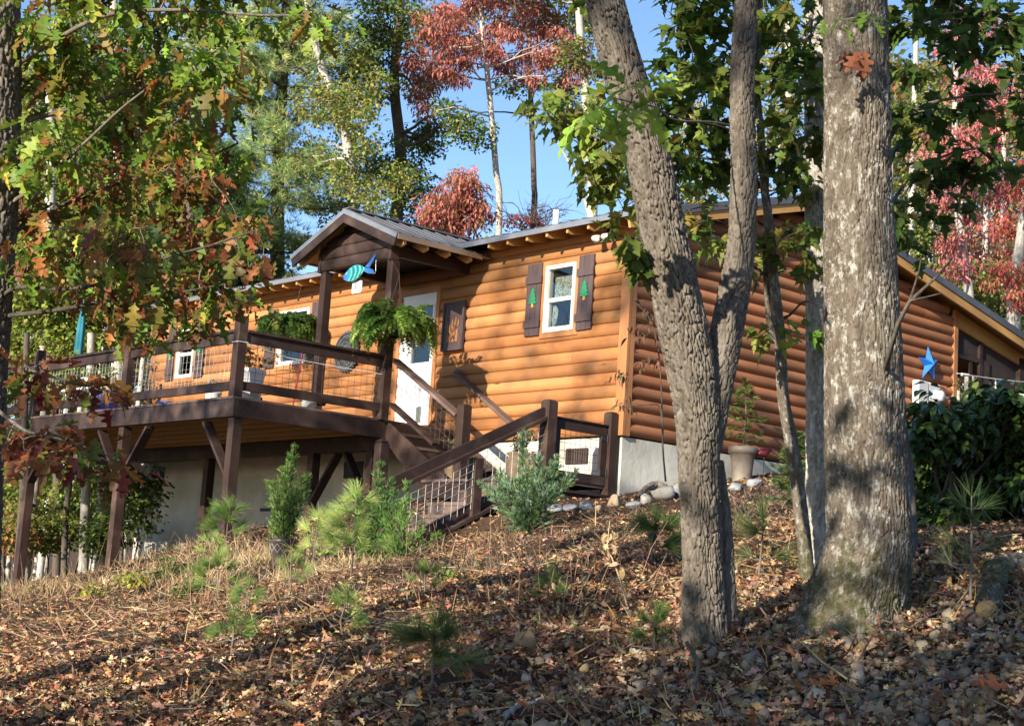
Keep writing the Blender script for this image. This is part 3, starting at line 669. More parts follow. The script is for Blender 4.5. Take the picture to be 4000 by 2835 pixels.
b = MB(); b.tube([(.09, 6.70, 1.2), (.09, 6.70, .2)], .035, 10); b.tube([(.09, 6.85, 1.2), (.09, 6.85, .2)], .02, 10); b.build('conduit', M['white'], mt)
b = MB(); cx, cz, n = -6.2, 1.555, 36
med = thing('wall_medallion', (cx, -.05, cz), 'round dark scalloped iron medallion hanging on the log wall by the door', 'wall ornament')
dk = mat('weathered iron', (.13, .135, .15), (.05, .052, .06), 22, .55, .9, .02)
out = [((.325+.014*math.cos(i*math.pi)) * math.cos(2*math.pi*i/56), (.325+.014*math.cos(i*math.pi))*math.sin(2*math.pi*i/56)) for i in range(56)]
b.prism(out, (cx, -.06, cz), (1, 0, 0), (0, 0, 1), .022); b.build('plate', dk, med)
for rr, tr in ((.30, .016), (.235, .012), (.15, .014), (.06, .02)):
    b = MB(); b.tube([(cx+rr*math.cos(2*math.pi*i/32), -.088, cz+rr*math.sin(2*math.pi*i/32)) for i in range(33)], tr, 6, False); b.build('ring', dk, med)
b = MB()
for i in range(20):
    a = 2*math.pi*i/20; c, s = math.cos(a), math.sin(a); b.tube([(cx+.165*c, -.085, cz+.165*s), (cx+.195*c, -.10, cz+.195*s), (cx+.225*c, -.085, cz+.225*s)], [.008, .02, .008], 6)
b.build('petal_band', dk, med)
pq = thing('wall_plaque', (-3.545, -.05, 1.37), 'tall dark brown plaque with cut out cattails beside the door', 'plaque')
X0, X1, Z0, Z1 = -3.79, -3.30, 1.37, 2.105
b = MB(); b.box((X0, -.075, Z0), (X1, -.05, Z1)); b.build('panel', M['shutter'], pq)
b = MB(); f = .035
for q in ((X0, Z0, X1, Z0+f), (X0, Z1-f, X1, Z1), (X0, Z0+f, X0+f, Z1-f), (X1-f, Z0+f, X1, Z1-f)): b.box((q[0], -.092, q[1]), (q[2], -.0755, q[3]))
b.build('plaque_frame', M['shutter'], pq, bevel=.003)
b = MB(); rr = random.Random(4)
for i in range(15):
    xb = X0+.13+.016*i+rr.uniform(-.01, .01); zb = Z0+.13; lean = rr.uniform(-.05, .10)*(1 if i > 4 else -1); h = rr.uniform(.16, .42)
    b.prism([(-.006, 0), (.008, 0), (lean*.6+.007, h*.6), (lean, h), (lean*.6-.006, h*.6)], (xb, -.0765, zb), (1, 0, 0), (0, 0, 1), .003)
for (xx, zz, l) in ((-.06, .36, -.03), (-.02, .44, .0), (.05, .47, .03), (.10, .42, .05), (.09, .34, .02)):
    b.prism([(-.012, 0), (.012, 0), (.016+l*.4, .08), (.006+l*.5, .14), (-.008+l*.4, .12)], (-3.545+xx, -.0765, Z0+zz-.1), (1, 0, 0), (0, 0, 1), .004)
b.build('cattail_cutout', M['trim'], pq)
# fish sign and number plate under the porch gable
FY = -1.50
fish = thing('fish_sign', (-4.05, FY, 2.33), 'blue and green striped wooden fish hanging under the porch gable', 'fish sign')
def fo_(t): return .115*math.sin(math.pi*min(1, t*1.04))**.75
L0, L1 = -4.40, -3.84; tilt = .13
def fp(x, z): return (x-L0, z+(x-L0)*tilt)
up = [(L0+(L1-L0)*t, fo_(t)) for t in np.linspace(0.02, .97, 16)]
hd = [p for p in up if p[0] < -4.23]; bd = [p for p in up if p[0] >= -4.25]
def both(p): return [fp(x, -z*.95) for x, z in p]+[fp(x, z) for x, z in p[::-1]]
blue = mat('fish blue', (.05, .19, .52), (.04, .15, .42), 12, .5, .05); teal = mat('fish teal', (.02, .34, .40), (.015, .26, .30), 12, .5, .05); lime = mat('fish lime', (.22, .62, .28), (.16, .5, .2), 12, .5, .05); deep = mat('fish deep teal', (.01, .14, .20), (.008, .1, .15), 12, .5, .05)
O = (L0, FY, 2.29)
hd2 = both(hd); hd2.insert(0, fp(L0+.06, -.02)); b = MB(); b.prism(hd2, O, (1, 0, 0), (0, 0, 1), .018); b.build('head', blue, fish)
b = MB(); b.prism(both(bd), O, (1, 0, 0), (0, 0, 1), .018); body = b.build('body', teal, fish)
b = MB(); b.prism([fp(-3.88, .02), fp(-3.88, -.03), fp(-3.78, -.085), fp(-3.66, -.12), fp(-3.65, -.07), fp(-3.76, -.01)], O, (1, 0, 0), (0, 0, 1), .016); b.prism([fp(-3.87, .03), fp(-3.76, .0), fp(-3.68, .07), fp(-3.62, .15), fp(-3.66, .155), fp(-3.78, .075)], O, (1, 0, 0), (0, 0, 1), .014); b.build('tail', blue, fish)
for i in range(7):
    b = MB(); x = -4.23+.052*i; pts = []
    for s in np.linspace(-1, 1, 9):
        xx = x+.05*(1-s*s)+.04*(s*.5); zz = s*fo_(min(.97, max(.03, (xx-L0)/(L1-L0))))*.9; pts.append((xx, zz))
    o2 = [fp(px-.012, pz) for px, pz in pts]+[fp(px+.011, pz) for px, pz in pts[::-1]]
    b.prism(o2, (L0, FY-.019, 2.29), (1, 0, 0), (0, 0, 1), .003); b.build('stripe', [lime, deep][i % 2], body)
ex_, ez_ = fp(-4.30, .035); b = MB(); b.prism([(.022*math.cos(t), .018*math.sin(t)) for t in np.linspace(0, 6, 12)], (L0+ex_, FY-.019, 2.29+ez_), (1, 0, 0), (0, 0, 1), .003); b.build('eye', lime, fish)
b = MB(); b.tube([(-4.2, FY-.005, 2.41), (-4.2, FY+.01, 2.47)], .003, 5); b.tube([(-3.93, FY-.005, 2.43), (-3.93, FY+.01, 2.47)], .003, 5); b.build('hanger', M['iron'], fish)
pl = thing('number_plate', (-4.11, -1.42, 2.06), 'small white square number plate hanging below the striped fish', 'number plate')
b = MB(); q = [(-.115, .0), (-.115, .15), (-.10, .165), (.10, .165), (.115, .15), (.115, 0), (.10, -.012), (-.10, -.012)]
b.prism(q, (-4.115, -1.44, 2.055), (1, 0, 0), (0, 0, 1), .014); b.build('plate', plain('white enamel', (.82, .82, .80), .35), pl)
b = MB()
def seg(x, z, w_, h): b.box((-4.115+x, -1.458, 2.055+z), (-4.115+x+w_, -1.4545, 2.055+z+h))
for (x, z, w_, h) in ((-.05, .04, .01, .075), (-.022, .04, .01, .075), (-.05, .04, .038, .009), (-.05, .106, .038, .009), (-.05, .073, .038, .009), (.0, .106, .034, .009), (.024, .04, .01, .075)): seg(x, z, w_, h)
b.build('digits', M['iron'], pl)
b = MB(); b.tube([(-4.115, -1.445, 2.22), (-4.115, -1.46, 2.30)], .003, 5); b.build('hanger', M['iron'], pl)
hk = MB(); hk.tube([(-3.60, -1.52, 2.46), (-3.59, -1.52, 2.30), (-3.60, -1.52, 2.265), (-3.63, -1.52, 2.26), (-3.645, -1.52, 2.29)], .006, 6); tag(hk.build('plant_hook', M['steel']), 'thin metal hook hanging under the porch gable beside the fish', 'hook')
lp = thing('flood_light', (-.33, -.25, 2.66), 'white twin flood light under the eave near the cabin corner', 'lamp')
b = MB(); b.box((-.40, -.10, 2.66), (-.28, -.04, 2.78)); b.tube([(-.34, -.10, 2.70), (-.34, -.20, 2.68)], .02, 8); b.build('bracket', M['iron'], lp)
for dx in (-.10, .08):
    b = MB(); b.lathe([(.02, 0), (.035, .03), (.06, .09), (.065, .11), (.0, .105)], (0, 0, 0), 16, False)
    b.v = [(-.34+dx+x, -.18-z*.75+y*.6, 2.66-z*.6-y*.7) for x, y, z in b.v]; b.build('lamp_head', M['white'], lp, True)
cl = MB(); a, c = np.array([.06, 7.55, 1.90]), np.array([.10, 11.5, 2.28])
cl.tube([a+(c-a)*t-np.array([0, 0, .05*math.sin(math.pi*t)]) for t in np.linspace(0, 1, 14)], .009, 6); cl.tube([(.07, 7.66, 1.90), (.075, 7.85, 1.915)], .025, 6); cl.tube([(.055, 8.70, 1.97), (.055, 8.70, 1.45)], .012, 6)
tag(cl.build('clothes_line', M['rope']), 'white clothes line tied to the rear corner of the cabin', 'rope')
# rope round the deck posts
rp = MB()
for x in (PXS[0],):
    s = .076; rp.tube([(x-s, fy-s, .90), (x+s, fy-s, .90), (x+s, fy+s, .905), (x-s, fy+s, .905), (x-s, fy-s, .90)], .007, 6, False)
rp.tube([(PXS[0]+.07, fy+.02, .90), (-3.36, -3.0, .80), (-3.34, -2.2, .79), (-3.33, -1.42, .80)], .006, 5)
tag(rp.build('rope', M['rope']), 'thin white rope tied round the deck corner post', 'rope')
rdp = MB(); rdp.tube([(-4.86, -1.9, .185), (-4.93, -1.75, 1.2)], .012, 7); tag(rdp.build('broom_pole', plain('red pole', (.25, .01, .012), .4)), 'thin red pole leaning inside the deck railing', 'pole')

# ------------------------------------------------------------------ leaf shapes: (verts, faces) along +y, lying in xy
def outline_leaf(half, fold=.12, curl=.12):
    """half = [(x,y)...] right half outline from base to tip; folded along the midrib"""
    V = []; n = len(half); mid = [(0, y) for _, y in half]
    def z(x, y): return abs(x)*fold*2-curl*y*y
    V = [(0, y, -curl*y*y) for _, y in half]+[(x, y, z(x, y)) for x, y in half]+[(-x, y, z(x, y)) for x, y in half]
    Fc = []
    for i in range(n-1):
        Fc.append((i, n+i, n+i+1, i+1)); Fc.append((i+1, 2*n+i+1, 2*n+i, i))
    return np.array(V, float), np.array(Fc)
OAK = outline_leaf([(.012, 0), (.025, .10), (.09, .16), (.16, .21), (.17, .26), (.10, .295), (.075, .34), (.14, .40), (.26, .455), (.30, .51), (.25, .56), (.13, .565), (.09, .61), (.17, .68), (.24, .75), (.22, .80), (.11, .795), (.08, .84), (.10, .91), (.05, .98), (.0, 1.0)], .16, .22)
OAKH = [(.012, 0), (.025, .10), (.09, .16), (.16, .21), (.17, .26), (.10, .295), (.075, .34), (.14, .40), (.26, .455), (.30, .51), (.25, .56), (.13, .565), (.09, .61), (.17, .68), (.24, .75), (.22, .80), (.11, .795), (.08, .84), (.10, .91), (.05, .98), (.0, 1.0)]
OAKS = [OAK, outline_leaf(OAKH, .34, .5), outline_leaf([(x*1.15, y) for x, y in OAKH], .06, .55), outline_leaf([(x*.85, y) for x, y in OAKH], .5, -.2), outline_leaf([(x*.9, y) for x, y in OAKH], .2, .8)]
CRUMP = outline_leaf([(.02, 0), (.22, .22), (.12, .40), (.30, .58), (.13, .74), (.16, .90), (0, 1.)], .30, .38)
MAPLE = outline_leaf([(.01, -.18), (.02, .0), (.30, -.06), (.24, .08), (.52, .22), (.36, .30), (.44, .46), (.22, .44), (.14, .50), (.22, .70), (.11, .74), (.0, 1.0)], .12, .15)
MAPH = [(.01, -.18), (.02, .0), (.30, -.06), (.24, .08), (.52, .22), (.36, .30), (.44, .46), (.22, .44), (.14, .50), (.22, .70), (.11, .74), (.0, 1.0)]
MAPLES = [MAPLE, outline_leaf(MAPH, .28, .45), outline_leaf([(x*.85, y) for x, y in MAPH], -.15, .5), outline_leaf([(x*1.05, y) for x, y in MAPH], .05, .8)]
SIMPLE = outline_leaf([(.0, 0), (.20, .22), (.26, .5), (.15, .8), (0, 1.)], .18, .18)
LANCE = outline_leaf([(.0, 0), (.13, .3), (.14, .6), (0, 1.)], .2, .45)
QUAD = (np.array([(0, 0, 0), (.34, .5, .08), (0, 1, -.06), (-.34, .5, .08)], float), np.array([(0, 1, 2, 3)]))
def tuft(n, spread, wd, seed, length=1.0):
    r = np.random.RandomState(seed); V = []; Fc = []
    for i in range(n):
        a = 2*math.pi*i/n+r.uniform(-.3, .3); s = r.uniform(.25, 1)*spread; d = np.array([math.cos(a)*s, 1, math.sin(a)*s]); d /= np.linalg.norm(d)
        sd = np.cross(d, r.normal(size=3)); sd /= np.linalg.norm(sd); L = length*r.uniform(.75, 1.05); b = len(V); y0 = r.uniform(0, .25)
        o = np.array([0, y0, 0]); V += [o-sd*wd/2, o+sd*wd/2, o+d*L+sd*wd*.18, o+d*L-sd*wd*.18]; Fc.append((b, b+1, b+2, b+3))
    return np.array(V), np.array(Fc)
PINE = tuft(13, 1.1, .05, 1); LONGPINE = tuft(20, .62, .017, 2); SPRAY = tuft(7, .55, .13, 3)
def blade(bend=.35, wd=.035):
    V = []; 
    for t, ww in ((0, 1), (.5, .8), (1, .15)): V += [(-wd*ww, t, -bend*t*t), (wd*ww, t, -bend*t*t)]
    return np.array(V, float), np.array([(0, 1, 3, 2), (2, 3, 5, 4)])
BLADE = blade(.45, .022)
def rot_from(yaw, pitch, roll):
    cy, sy, cp, sp, cr, sr = np.cos(yaw), np.sin(yaw), np.cos(pitch), np.sin(pitch), np.cos(roll), np.sin(roll)
    n = len(yaw); Rz = np.zeros((n, 3, 3)); Rx = np.zeros((n, 3, 3)); Ry = np.zeros((n, 3, 3))
    Rz[:, 0, 0] = cy; Rz[:, 0, 1] = -sy; Rz[:, 1, 0] = sy; Rz[:, 1, 1] = cy; Rz[:, 2, 2] = 1
    Rx[:, 0, 0] = 1; Rx[:, 1, 1] = cp; Rx[:, 1, 2] = -sp; Rx[:, 2, 1] = sp; Rx[:, 2, 2] = cp
    Ry[:, 1, 1] = 1; Ry[:, 0, 0] = cr; Ry[:, 0, 2] = sr; Ry[:, 2, 0] = -sr; Ry[:, 2, 2] = cr
    return Rz@Rx@Ry
def rot_dir(D, roll):
    """rotation taking +y to direction D, rolled round it"""
    D = D/np.linalg.norm(D, axis=1, keepdims=True); up = np.tile([0., 0, 1], (len(D), 1)); up[np.abs(D[:, 2]) > .95] = [1, 0, 0]
    xx = np.cross(D, up); xx /= np.linalg.norm(xx, axis=1, keepdims=True); zz = np.cross(xx, D)
    c, s = np.cos(roll)[:, None], np.sin(roll)[:, None]; x2 = xx*c+zz*s; z2 = -xx*s+zz*c
    return np.stack([x2, D, z2], -1)
def place(tpl, Pp, Rm, S, colr):
    V, Fc = tpl; n = len(Pp)
    W = np.einsum('nij,mj->nmi', Rm, V)*S[:, None, None]+Pp[:, None, :]
    FF = (Fc[None]+(np.arange(n)*len(V))[:, None, None]).reshape(-1, Fc.shape[1])
    return W.reshape(-1, 3), FF, np.repeat(colr, len(Fc), 0)
class Cloud:
    def __init__(s): s.V = []; s.F = []; s.C = []; s.n = 0
    def add(s, V, Fc, C): s.V.append(V); s.F.append(Fc+s.n); s.C.append(C); s.n += len(V)
    def build(s, name, mt, parent=None): return bulk(name, np.concatenate(s.V), np.concatenate(s.F), mt, parent, np.concatenate(s.C))
def pal(rs, cols, wts, n, var=.18):
    cols = np.array(cols, float); wts = np.array(wts, float); wts /= wts.sum()
    c = cols[rs.choice(len(cols), n, p=wts)]
    return np.clip(c*rs.lognormal(0, var, (n, 1))*rs.lognormal(0, var*.4, (n, 3)), 0, .9)
def scatter_leaves(cloud, rs, centers, nper, rad, tpl, size, cols, wts, droop=(-.5, .45), flat=.55, cvar=.25):
    """clusters of leaves round the given centres"""
    m = len(centers); k = np.repeat(np.arange(m), nper); n = len(k); centers = np.asarray(centers)
    off = rs.normal(0, 1, (n, 3)); off /= np.maximum(np.linalg.norm(off, axis=1, keepdims=True), 1e-6); off *= (rs.uniform(0, 1, (n, 1))**.45)*rad; off[:, 2] *= flat
    Pp = centers[k]+off; yaw = np.arctan2(-off[:, 0], off[:, 1])+rs.normal(0, .8, n)
    Rm = rot_from(yaw, rs.normal(droop[0], droop[1], n), rs.normal(0, .45, n))
    S = rs.uniform(size[0], size[1], n)
    ci = pal(rs, cols, wts, m, .1); mixf = rs.uniform(0, 1, (n, 1))*.5
    C = pal(rs, cols, wts, n, cvar)*(1-mixf)+ci[k]*mixf
    if isinstance(tpl, list):
        w_ = rs.randint(0, len(tpl), n)
        for q, tt in enumerate(tpl):
            if (w_ == q).any(): cloud.add(*place(tt, Pp[w_ == q], Rm[w_ == q], S[w_ == q], C[w_ == q]))
    else: cloud.add(*place(tpl, Pp, Rm, S, C))
    return Pp
def blob_points(rs, c, r, n):
    p = rs.normal(0, 1, (n, 3)); p /= np.linalg.norm(p, axis=1, keepdims=True); return np.array(c)+p*(rs.uniform(0.1, 1, (n, 1))**.5)*np.array(r)
def blob_px(px, py, t, rx, ry, dz=.8):
    c = at(px, py, t); k = t/F; return c, np.array([max(rx, ry*.7)*k*1.0, max(rx, ry*.7)*k*dz, ry*k])
def catmull(P, n):
    P = np.array(P, float); Q = np.concatenate([[2*P[0]-P[1]], P, [2*P[-1]-P[-2]]]); L = np.concatenate([[0], np.cumsum(np.linalg.norm(np.diff(P[:, :3], axis=0), axis=1))])
    s = np.linspace(0, L[-1], n); out = []
    for v in s:
        i = min(np.searchsorted(L, v, 'right')-1, len(P)-2); u = (v-L[i])/max(L[i+1]-L[i], 1e-9); a, b_, c, d = Q[i:i+4]
        out.append(.5*((2*b_)+(c-a)*u+(2*a-5*b_+4*c-d)*u*u+(3*b_-a-3*c+d)*u**3))
    return np.array(out), s
def _h(ix, iy, iz, k):
    h = (ix.astype(np.uint32)*np.uint32(73856093)) ^ (iy.astype(np.uint32)*np.uint32(19349663)) ^ (iz.astype(np.uint32)*np.uint32(83492791)) ^ np.uint32(k*2654435761 & 0xffffffff)
    h ^= h >> np.uint32(13); h *= np.uint32(1274126177); h ^= h >> np.uint32(16); h *= np.uint32(2246822519); h ^= h >> np.uint32(15)
    return h.astype(np.float64)/4294967295.0
def vnoise(P):
    I = np.floor(P).astype(np.int64); f = P-I; f = f*f*(3-2*f); out = 0
    for a in (0, 1):
        for b_ in (0, 1):
            for c in (0, 1):
                w_ = (f[:, 0] if a else 1-f[:, 0])*(f[:, 1] if b_ else 1-f[:, 1])*(f[:, 2] if c else 1-f[:, 2]); out = out+w_*_h(I[:, 0]+a, I[:, 1]+b_, I[:, 2]+c, 5)
    return out*2-1
def worley(P):
    I = np.floor(P).astype(np.int64); F1 = np.full(len(P), 9.); F2 = np.full(len(P), 9.)
    for a in (-1, 0, 1):
        for b_ in (-1, 0, 1):
            for c in (-1, 0, 1):
                J = I+np.array([a, b_, c]); q = [J[:, m]+.1+.8*_h(J[:, 0], J[:, 1], J[:, 2], m+1)-P[:, m] for m in range(3)]
                d = np.sqrt(q[0]**2+q[1]**2+q[2]**2); F2 = np.minimum(F2, np.maximum(F1, d)); F1 = np.minimum(F1, d)
    return F1, F2
def trunk(name, pts, radii, mt, parent, nt=40, step=.02, depth=.012, pl=(.035, .11), flare=0, fl_h=.35, lobes=5, seed=0, rough=1.0):
    """tapered limb with furrowed bark as real relief"""
    pr = np.column_stack([np.array(pts, float), radii]); L = np.linalg.norm(np.diff(pr[:, :3], axis=0), axis=1).sum(); n = max(4, int(L/step))
    Q, s = catmull(pr, n); A = np.zeros((n, 3)); T = np.gradient(Q[:, :3], axis=0); T /= np.linalg.norm(T, axis=1, keepdims=True)
    a = np.cross(T[0], [0.2, .9, .1]); a /= np.linalg.norm(a); sd = seed*7.3
    for i in range(n): a = a-T[i]*(a@T[i]); a /= np.linalg.norm(a); A[i] = a
    Bv = np.cross(T, A); th = 2*np.pi*np.arange(nt)/nt; C, S = np.cos(th)[None], np.sin(th)[None]; r = np.maximum(Q[:, 3], .002)[:, None]+0*C; sv = s[:, None]+0*C; rr = r.copy()
    if flare: rr = rr*(1+flare*np.exp(-sv/fl_h)*(.65+.35*np.cos(lobes*th+sd)[None]+.25*np.cos(2*th+1+sd)[None]))
    if depth:
        base = np.stack([C*r, S*r, sv], -1).reshape(-1, 3); so_ = np.array([sd, sd*.7, 3.1])
        w_ = vnoise(base*np.array([24, 24, 7])+so_); q = base/np.array([pl[0], pl[0], pl[1]])+np.stack([w_*.6, w_*.45, w_*1.1], -1)+so_
        f1, f2 = worley(q); e = np.clip((f2-f1-.02)/.17, 0, 1); e = e*e*(3-2*e); pv = vnoise(np.floor(q)*.73+11.3)
        d = depth*rough*1.25*(e-.8)+depth*.18*vnoise(q*np.array([2.3, 2.3, 5]))*e+depth*.32*vnoise(base*np.array([150, 150, 60]))+.035*base_r(r).reshape(-1)*vnoise(base*np.array([9, 9, 3])+so_)+depth*.3*pv*e
        rr = rr+d.reshape(rr.shape)
    V = Q[:, None, :3]+(A[:, None]*C[..., None]+Bv[:, None]*S[..., None])*rr[..., None]
    B = np.stack([C*r, S*r, sv], -1).reshape(-1, 3); V = V.reshape(-1, 3); ii = np.arange(n-1)[:, None]*nt; kk = np.arange(nt)[None]; k2 = (kk+1) % nt
    Fc = np.stack([ii+kk, ii+k2, ii+nt+k2, ii+nt+kk], -1).reshape(-1, 4)
    return bulk(name, V, Fc, mt, parent, smooth=True, vec=B)
def base_r(r): return r
def limb(mb, rs, p0, p1, r0, r1, wob=.06, sag=0., n=7, sides=6):
    p0 = np.array(p0, float); p1 = np.array(p1, float); L = np.linalg.norm(p1-p0); pts = []; ph = rs.uniform(0, 6, 3)
    for i in range(n+1):
        t = i/n; o = np.array([math.sin(t*5+ph[0]), math.sin(t*6+ph[1]), math.sin(t*4.4+ph[2])])*wob*L*math.sin(math.pi*t); pts.append(p0+(p1-p0)*t+o+np.array([0, 0, sag*L*math.sin(math.pi*t)]))
    mb.tube(pts, list(np.linspace(r0, r1, n+1)), sides, False); return pts
def limb_build(mb, name, mt, parent):
    V = np.array(mb.v); Fc = np.array([f for f in mb.f if len(f) == 4]); return bulk(name, V, Fc, mt, parent, smooth=True, vec=V)
def tree(name, label, cat, group, tpts, trad, barkm, blobs, leaf, seed, nt=14, step=.25, depth=0, limbs=True, leafname='crown', twig=True, flare=.0, base=None, wood_sides=6, lmat='leaf_far'):
    """blobs: (centre, radii, clusters, leaves per cluster, cluster radius); leaf: (template, (min,max), colours, weights)"""
    rs = np.random.RandomState(seed); root = thing(name, base if base is not None else tpts[0], label, cat, group)
    trunk('trunk', tpts, trad, M[barkm], root, nt, step, depth, seed=seed, flare=flare)
    mb = MB(); cl = Cloud(); TP = np.array(tpts, float); dense, _ = catmull(np.column_stack([TP, trad]), 60)
    for (c, r, nc, npl, cr) in blobs:
        pts = blob_points(rs, c, r, nc)
        if limbs:
            below = dense[dense[:, 2] < c[2]+.2] if (dense[:, 2] < c[2]+.2).any() else dense
            d = np.linalg.norm(below[:, :3]-c, axis=1)+np.maximum(0, (c[2]-below[:, 2])-1.2*np.linalg.norm(r))*.6; j = int(np.argmin(d)); p0 = below[j, :3]; rr = below[j, 3]
            main = limb(mb, rs, p0, c, min(rr*.35, .05), .010, .07, .04, 8, wood_sides)
            for q in pts[:: (2 if twig else 4)]:
                k = rs.randint(4, 9); limb(mb, rs, main[k], q, .012, .004, .08, 0, 4, 4)
        scatter_leaves(cl, rs, pts, npl, cr, leaf[0], leaf[1], leaf[2], leaf[3])
    if mb.v: limb_build(mb, 'limbs', M[barkm], root)
    if cl.V: cl.build(leafname, M[lmat], root)
    return root
def px_line(lst, t): return [at(x, y, t if not isinstance(t, (list, tuple)) else t[i]) for i, (x, y) in enumerate(lst)]
GRN = [(.15, .24, .05), (.10, .18, .04), (.24, .30, .07), (.34, .33, .09)]; YEL = [(.44, .37, .09), (.38, .38, .11), (.22, .28, .06), (.48, .32, .08)]
RED = [(.50, .17, .14), (.40, .12, .10), (.54, .27, .18), (.30, .14, .09)]; DGR = [(.035, .062, .014), (.05, .08, .018), (.07, .10, .025), (.16, .12, .03)]
# ------------------------------------------------------------------ background trees
def bt(*a): return blob_px(*a)
def B(lst, t, nc, npl, cr, dt=2.0, seed=0):
    r = random.Random(seed); out = []
    for (x, y, rx, ry) in lst:
        tt = t+r.uniform(-dt, dt); c, rr = blob_px(x, y, tt, rx, ry); a = rx*ry/(150*150.)
        out.append((c, rr, max(3, int(nc*a*2.3)), int(npl*1.9), cr*1.05))
    return out
def ground_t(px, t):
    d = ray(px, 1400); p = CAM+d*t; return np.array([p[0], p[1], g1(p[0], p[1])])
def tline(lst, t):
    """trunk points from pixels, with a foot on the terrain below the first one"""
    P = [at(x, y, t) for x, y in lst]; f = P[0]-(P[1]-P[0])/np.linalg.norm(P[1]-P[0])*0; foot = np.array([f[0]-.1*0, f[1], g1(f[0], f[1])-.1]); return ([foot] if foot[2] < P[0][2]-.5 else [])+P
def rad(P, r0, r1): return list(np.linspace(r0, r1, len(P)))
t = 34
P = tline([(1075, 1250), (1085, 700), (1110, 200), (1130, -250), (1140, -700)], t)
pine = thing('white_pine', P[0], 'tall soft needled pale green pine standing behind the left end of the cabin', 'pine tree', 'trees in the woods behind the cabin')
trunk('trunk', P, rad(P, .2, .05), M['bark_dark'], pine, 12, .4, 0)
rs = np.random.RandomState(11); cl = Cloud(); mb = MB(); Pp = []; Dd = []
top = P[-1]; bot = P[0]
for i in range(34):
    z = -1.0+i*.36
    fz = (z-bot[2])/(top[2]-bot[2]); c = bot+(top-bot)*fz
    for j in range(5):
        a = rs.uniform(0, 6.28); L = rs.uniform(1.1, 2.1)*(1.05-.35*fz); e = c+np.array([math.cos(a)*L, math.sin(a)*L, rs.uniform(-.15, .35)])
        pts = limb(mb, rs, c, e, .03, .008, .05, -.03, 5, 4)
        for q in range(58):
            u = rs.uniform(.2, 1.02); p = pts[0]+(pts[-1]-pts[0])*u+rs.normal(0, 1, 3)*np.array([.24, .24, .10])*(.5+u*.6); Pp.append(p); Dd.append((e-c)/L+np.array([0, 0, .25])+rs.normal(0, .55, 3))
Pp = np.array(Pp); Dd = np.array(Dd); n = len(Pp)
cl.add(*place(PINE, Pp, rot_dir(Dd, rs.uniform(0, 6, n)), rs.uniform(.15, .25, n), pal(rs, [(.36, .44, .17), (.26, .37, .12), (.50, .52, .20), (.15, .23, .07)], [3, 3, 2, 2], n)))
limb_build(mb, 'branches', M['bark_dark'], pine); cl.build('needles', M['needle'], pine)
WG = 'trees in the woods behind the cabin'
t = 37; P = tline([(1548, 860), (1565, 600), (1540, 320), (1565, 0), (1570, -400), (1575, -900)], t)
tree('hardwood_tree', 'dark trunked tree with green and yellow leaves behind the porch roof', 'tree', WG, P, rad(P, .17, .07), 'bark_dark',
     B([(1480, 120, 200, 150), (1640, 560, 110, 90), (1700, 520, 90, 70), (1420, 330, 160, 130), (1620, 760, 110, 90), (1460, 640, 150, 120), (1500, -150, 300, 160), (1650, 330, 80, 90), (1850, 520, 95, 70), (1800, 460, 70, 50), (1560, 900, 160, 60)], t, 26, 22, .32, 2, 1),
     (QUAD, (.07, .12), GRN+[(.28, .22, .05)], [4, 5, 2, 1, 1]), 21)
t = 33; P = tline([(1440, 880), (1385, 760), (1340, 480), (1255, 260), (1200, 0), (1150, -300)], t)
tree('hardwood_tree', 'pale leaning tree with yellow leaves left of the porch gable', 'tree', WG, P, rad(P, .13, .06), 'bark_pale',
     B([(1350, 820, 190, 90), (1300, 620, 170, 120), (1240, 400, 120, 120), (1420, 500, 110, 110), (1180, 180, 160, 140), (1330, 220, 140, 120), (1200, -150, 260, 150), (1480, 780, 110, 90), (1250, 960, 170, 60), (1440, 330, 120, 100), (1180, 640, 120, 100), (1560, 700, 90, 90), (1330, 430, 140, 110), (1380, 690, 130, 90)], t, 17, 20, .30, 2, 2),
     (QUAD, (.06, .11), YEL+GRN[:3], [2.5, 3, 3, 1, 2, 2, 2]), 22)
t = 36; P = tline([(1946, 940), (1935, 640), (1905, 300), (1880, 60), (1860, -200), (1850, -600)], t)
tree('sourwood_tree', 'slender pale trunk with a drooping red crown above the cabin roof', 'tree', WG, P, rad(P, .085, .04), 'bark_pale',
     B([(1690, 220, 130, 120), (1640, 330, 75, 70), (1662, 430, 40, 35), (1850, 70, 170, 90), (2040, 130, 170, 110), (2170, 190, 110, 90), (1740, 80, 110, 80), (2000, 260, 110, 60), (1800, 270, 90, 70), (1900, -200, 320, 160), (1620, 250, 50, 50), (2080, 300, 80, 50), (1770, 180, 110, 80), (1930, 170, 110, 80), (2150, 80, 110, 80), (2220, 280, 60, 60), (2000, 20, 200, 70), (1700, 320, 90, 60)], t, 17, 18, .24, 1.5, 3),
     (LANCE, (.10, .17), RED, [5, 3, 3, 2]), 23)
t = 31; P = tline([(1800, 960), (1795, 850), (1800, 740), (1790, 690)], t)
tree('sourwood_tree', 'low round red crown rising just above the cabin roof', 'tree', WG, P, rad(P, .06, .02), 'bark_dark',
     B([(1790, 715, 95, 60), (1720, 790, 70, 60), (1860, 800, 90, 70), (1790, 820, 110, 60), (1680, 850, 50, 40)], t, 32, 20, .24, .6, 4)+B([(1760, 885, 170, 50)], t, 20, 20, .26, .5, 5),
     (LANCE, (.10, .16), RED[:3]+[(.2, .15, .04)], [5, 3, 3, 2]), 24)
t = 35; P = tline([(2312, 860), (2300, 600), (2285, 330), (2262, 60), (2250, -300)], t)
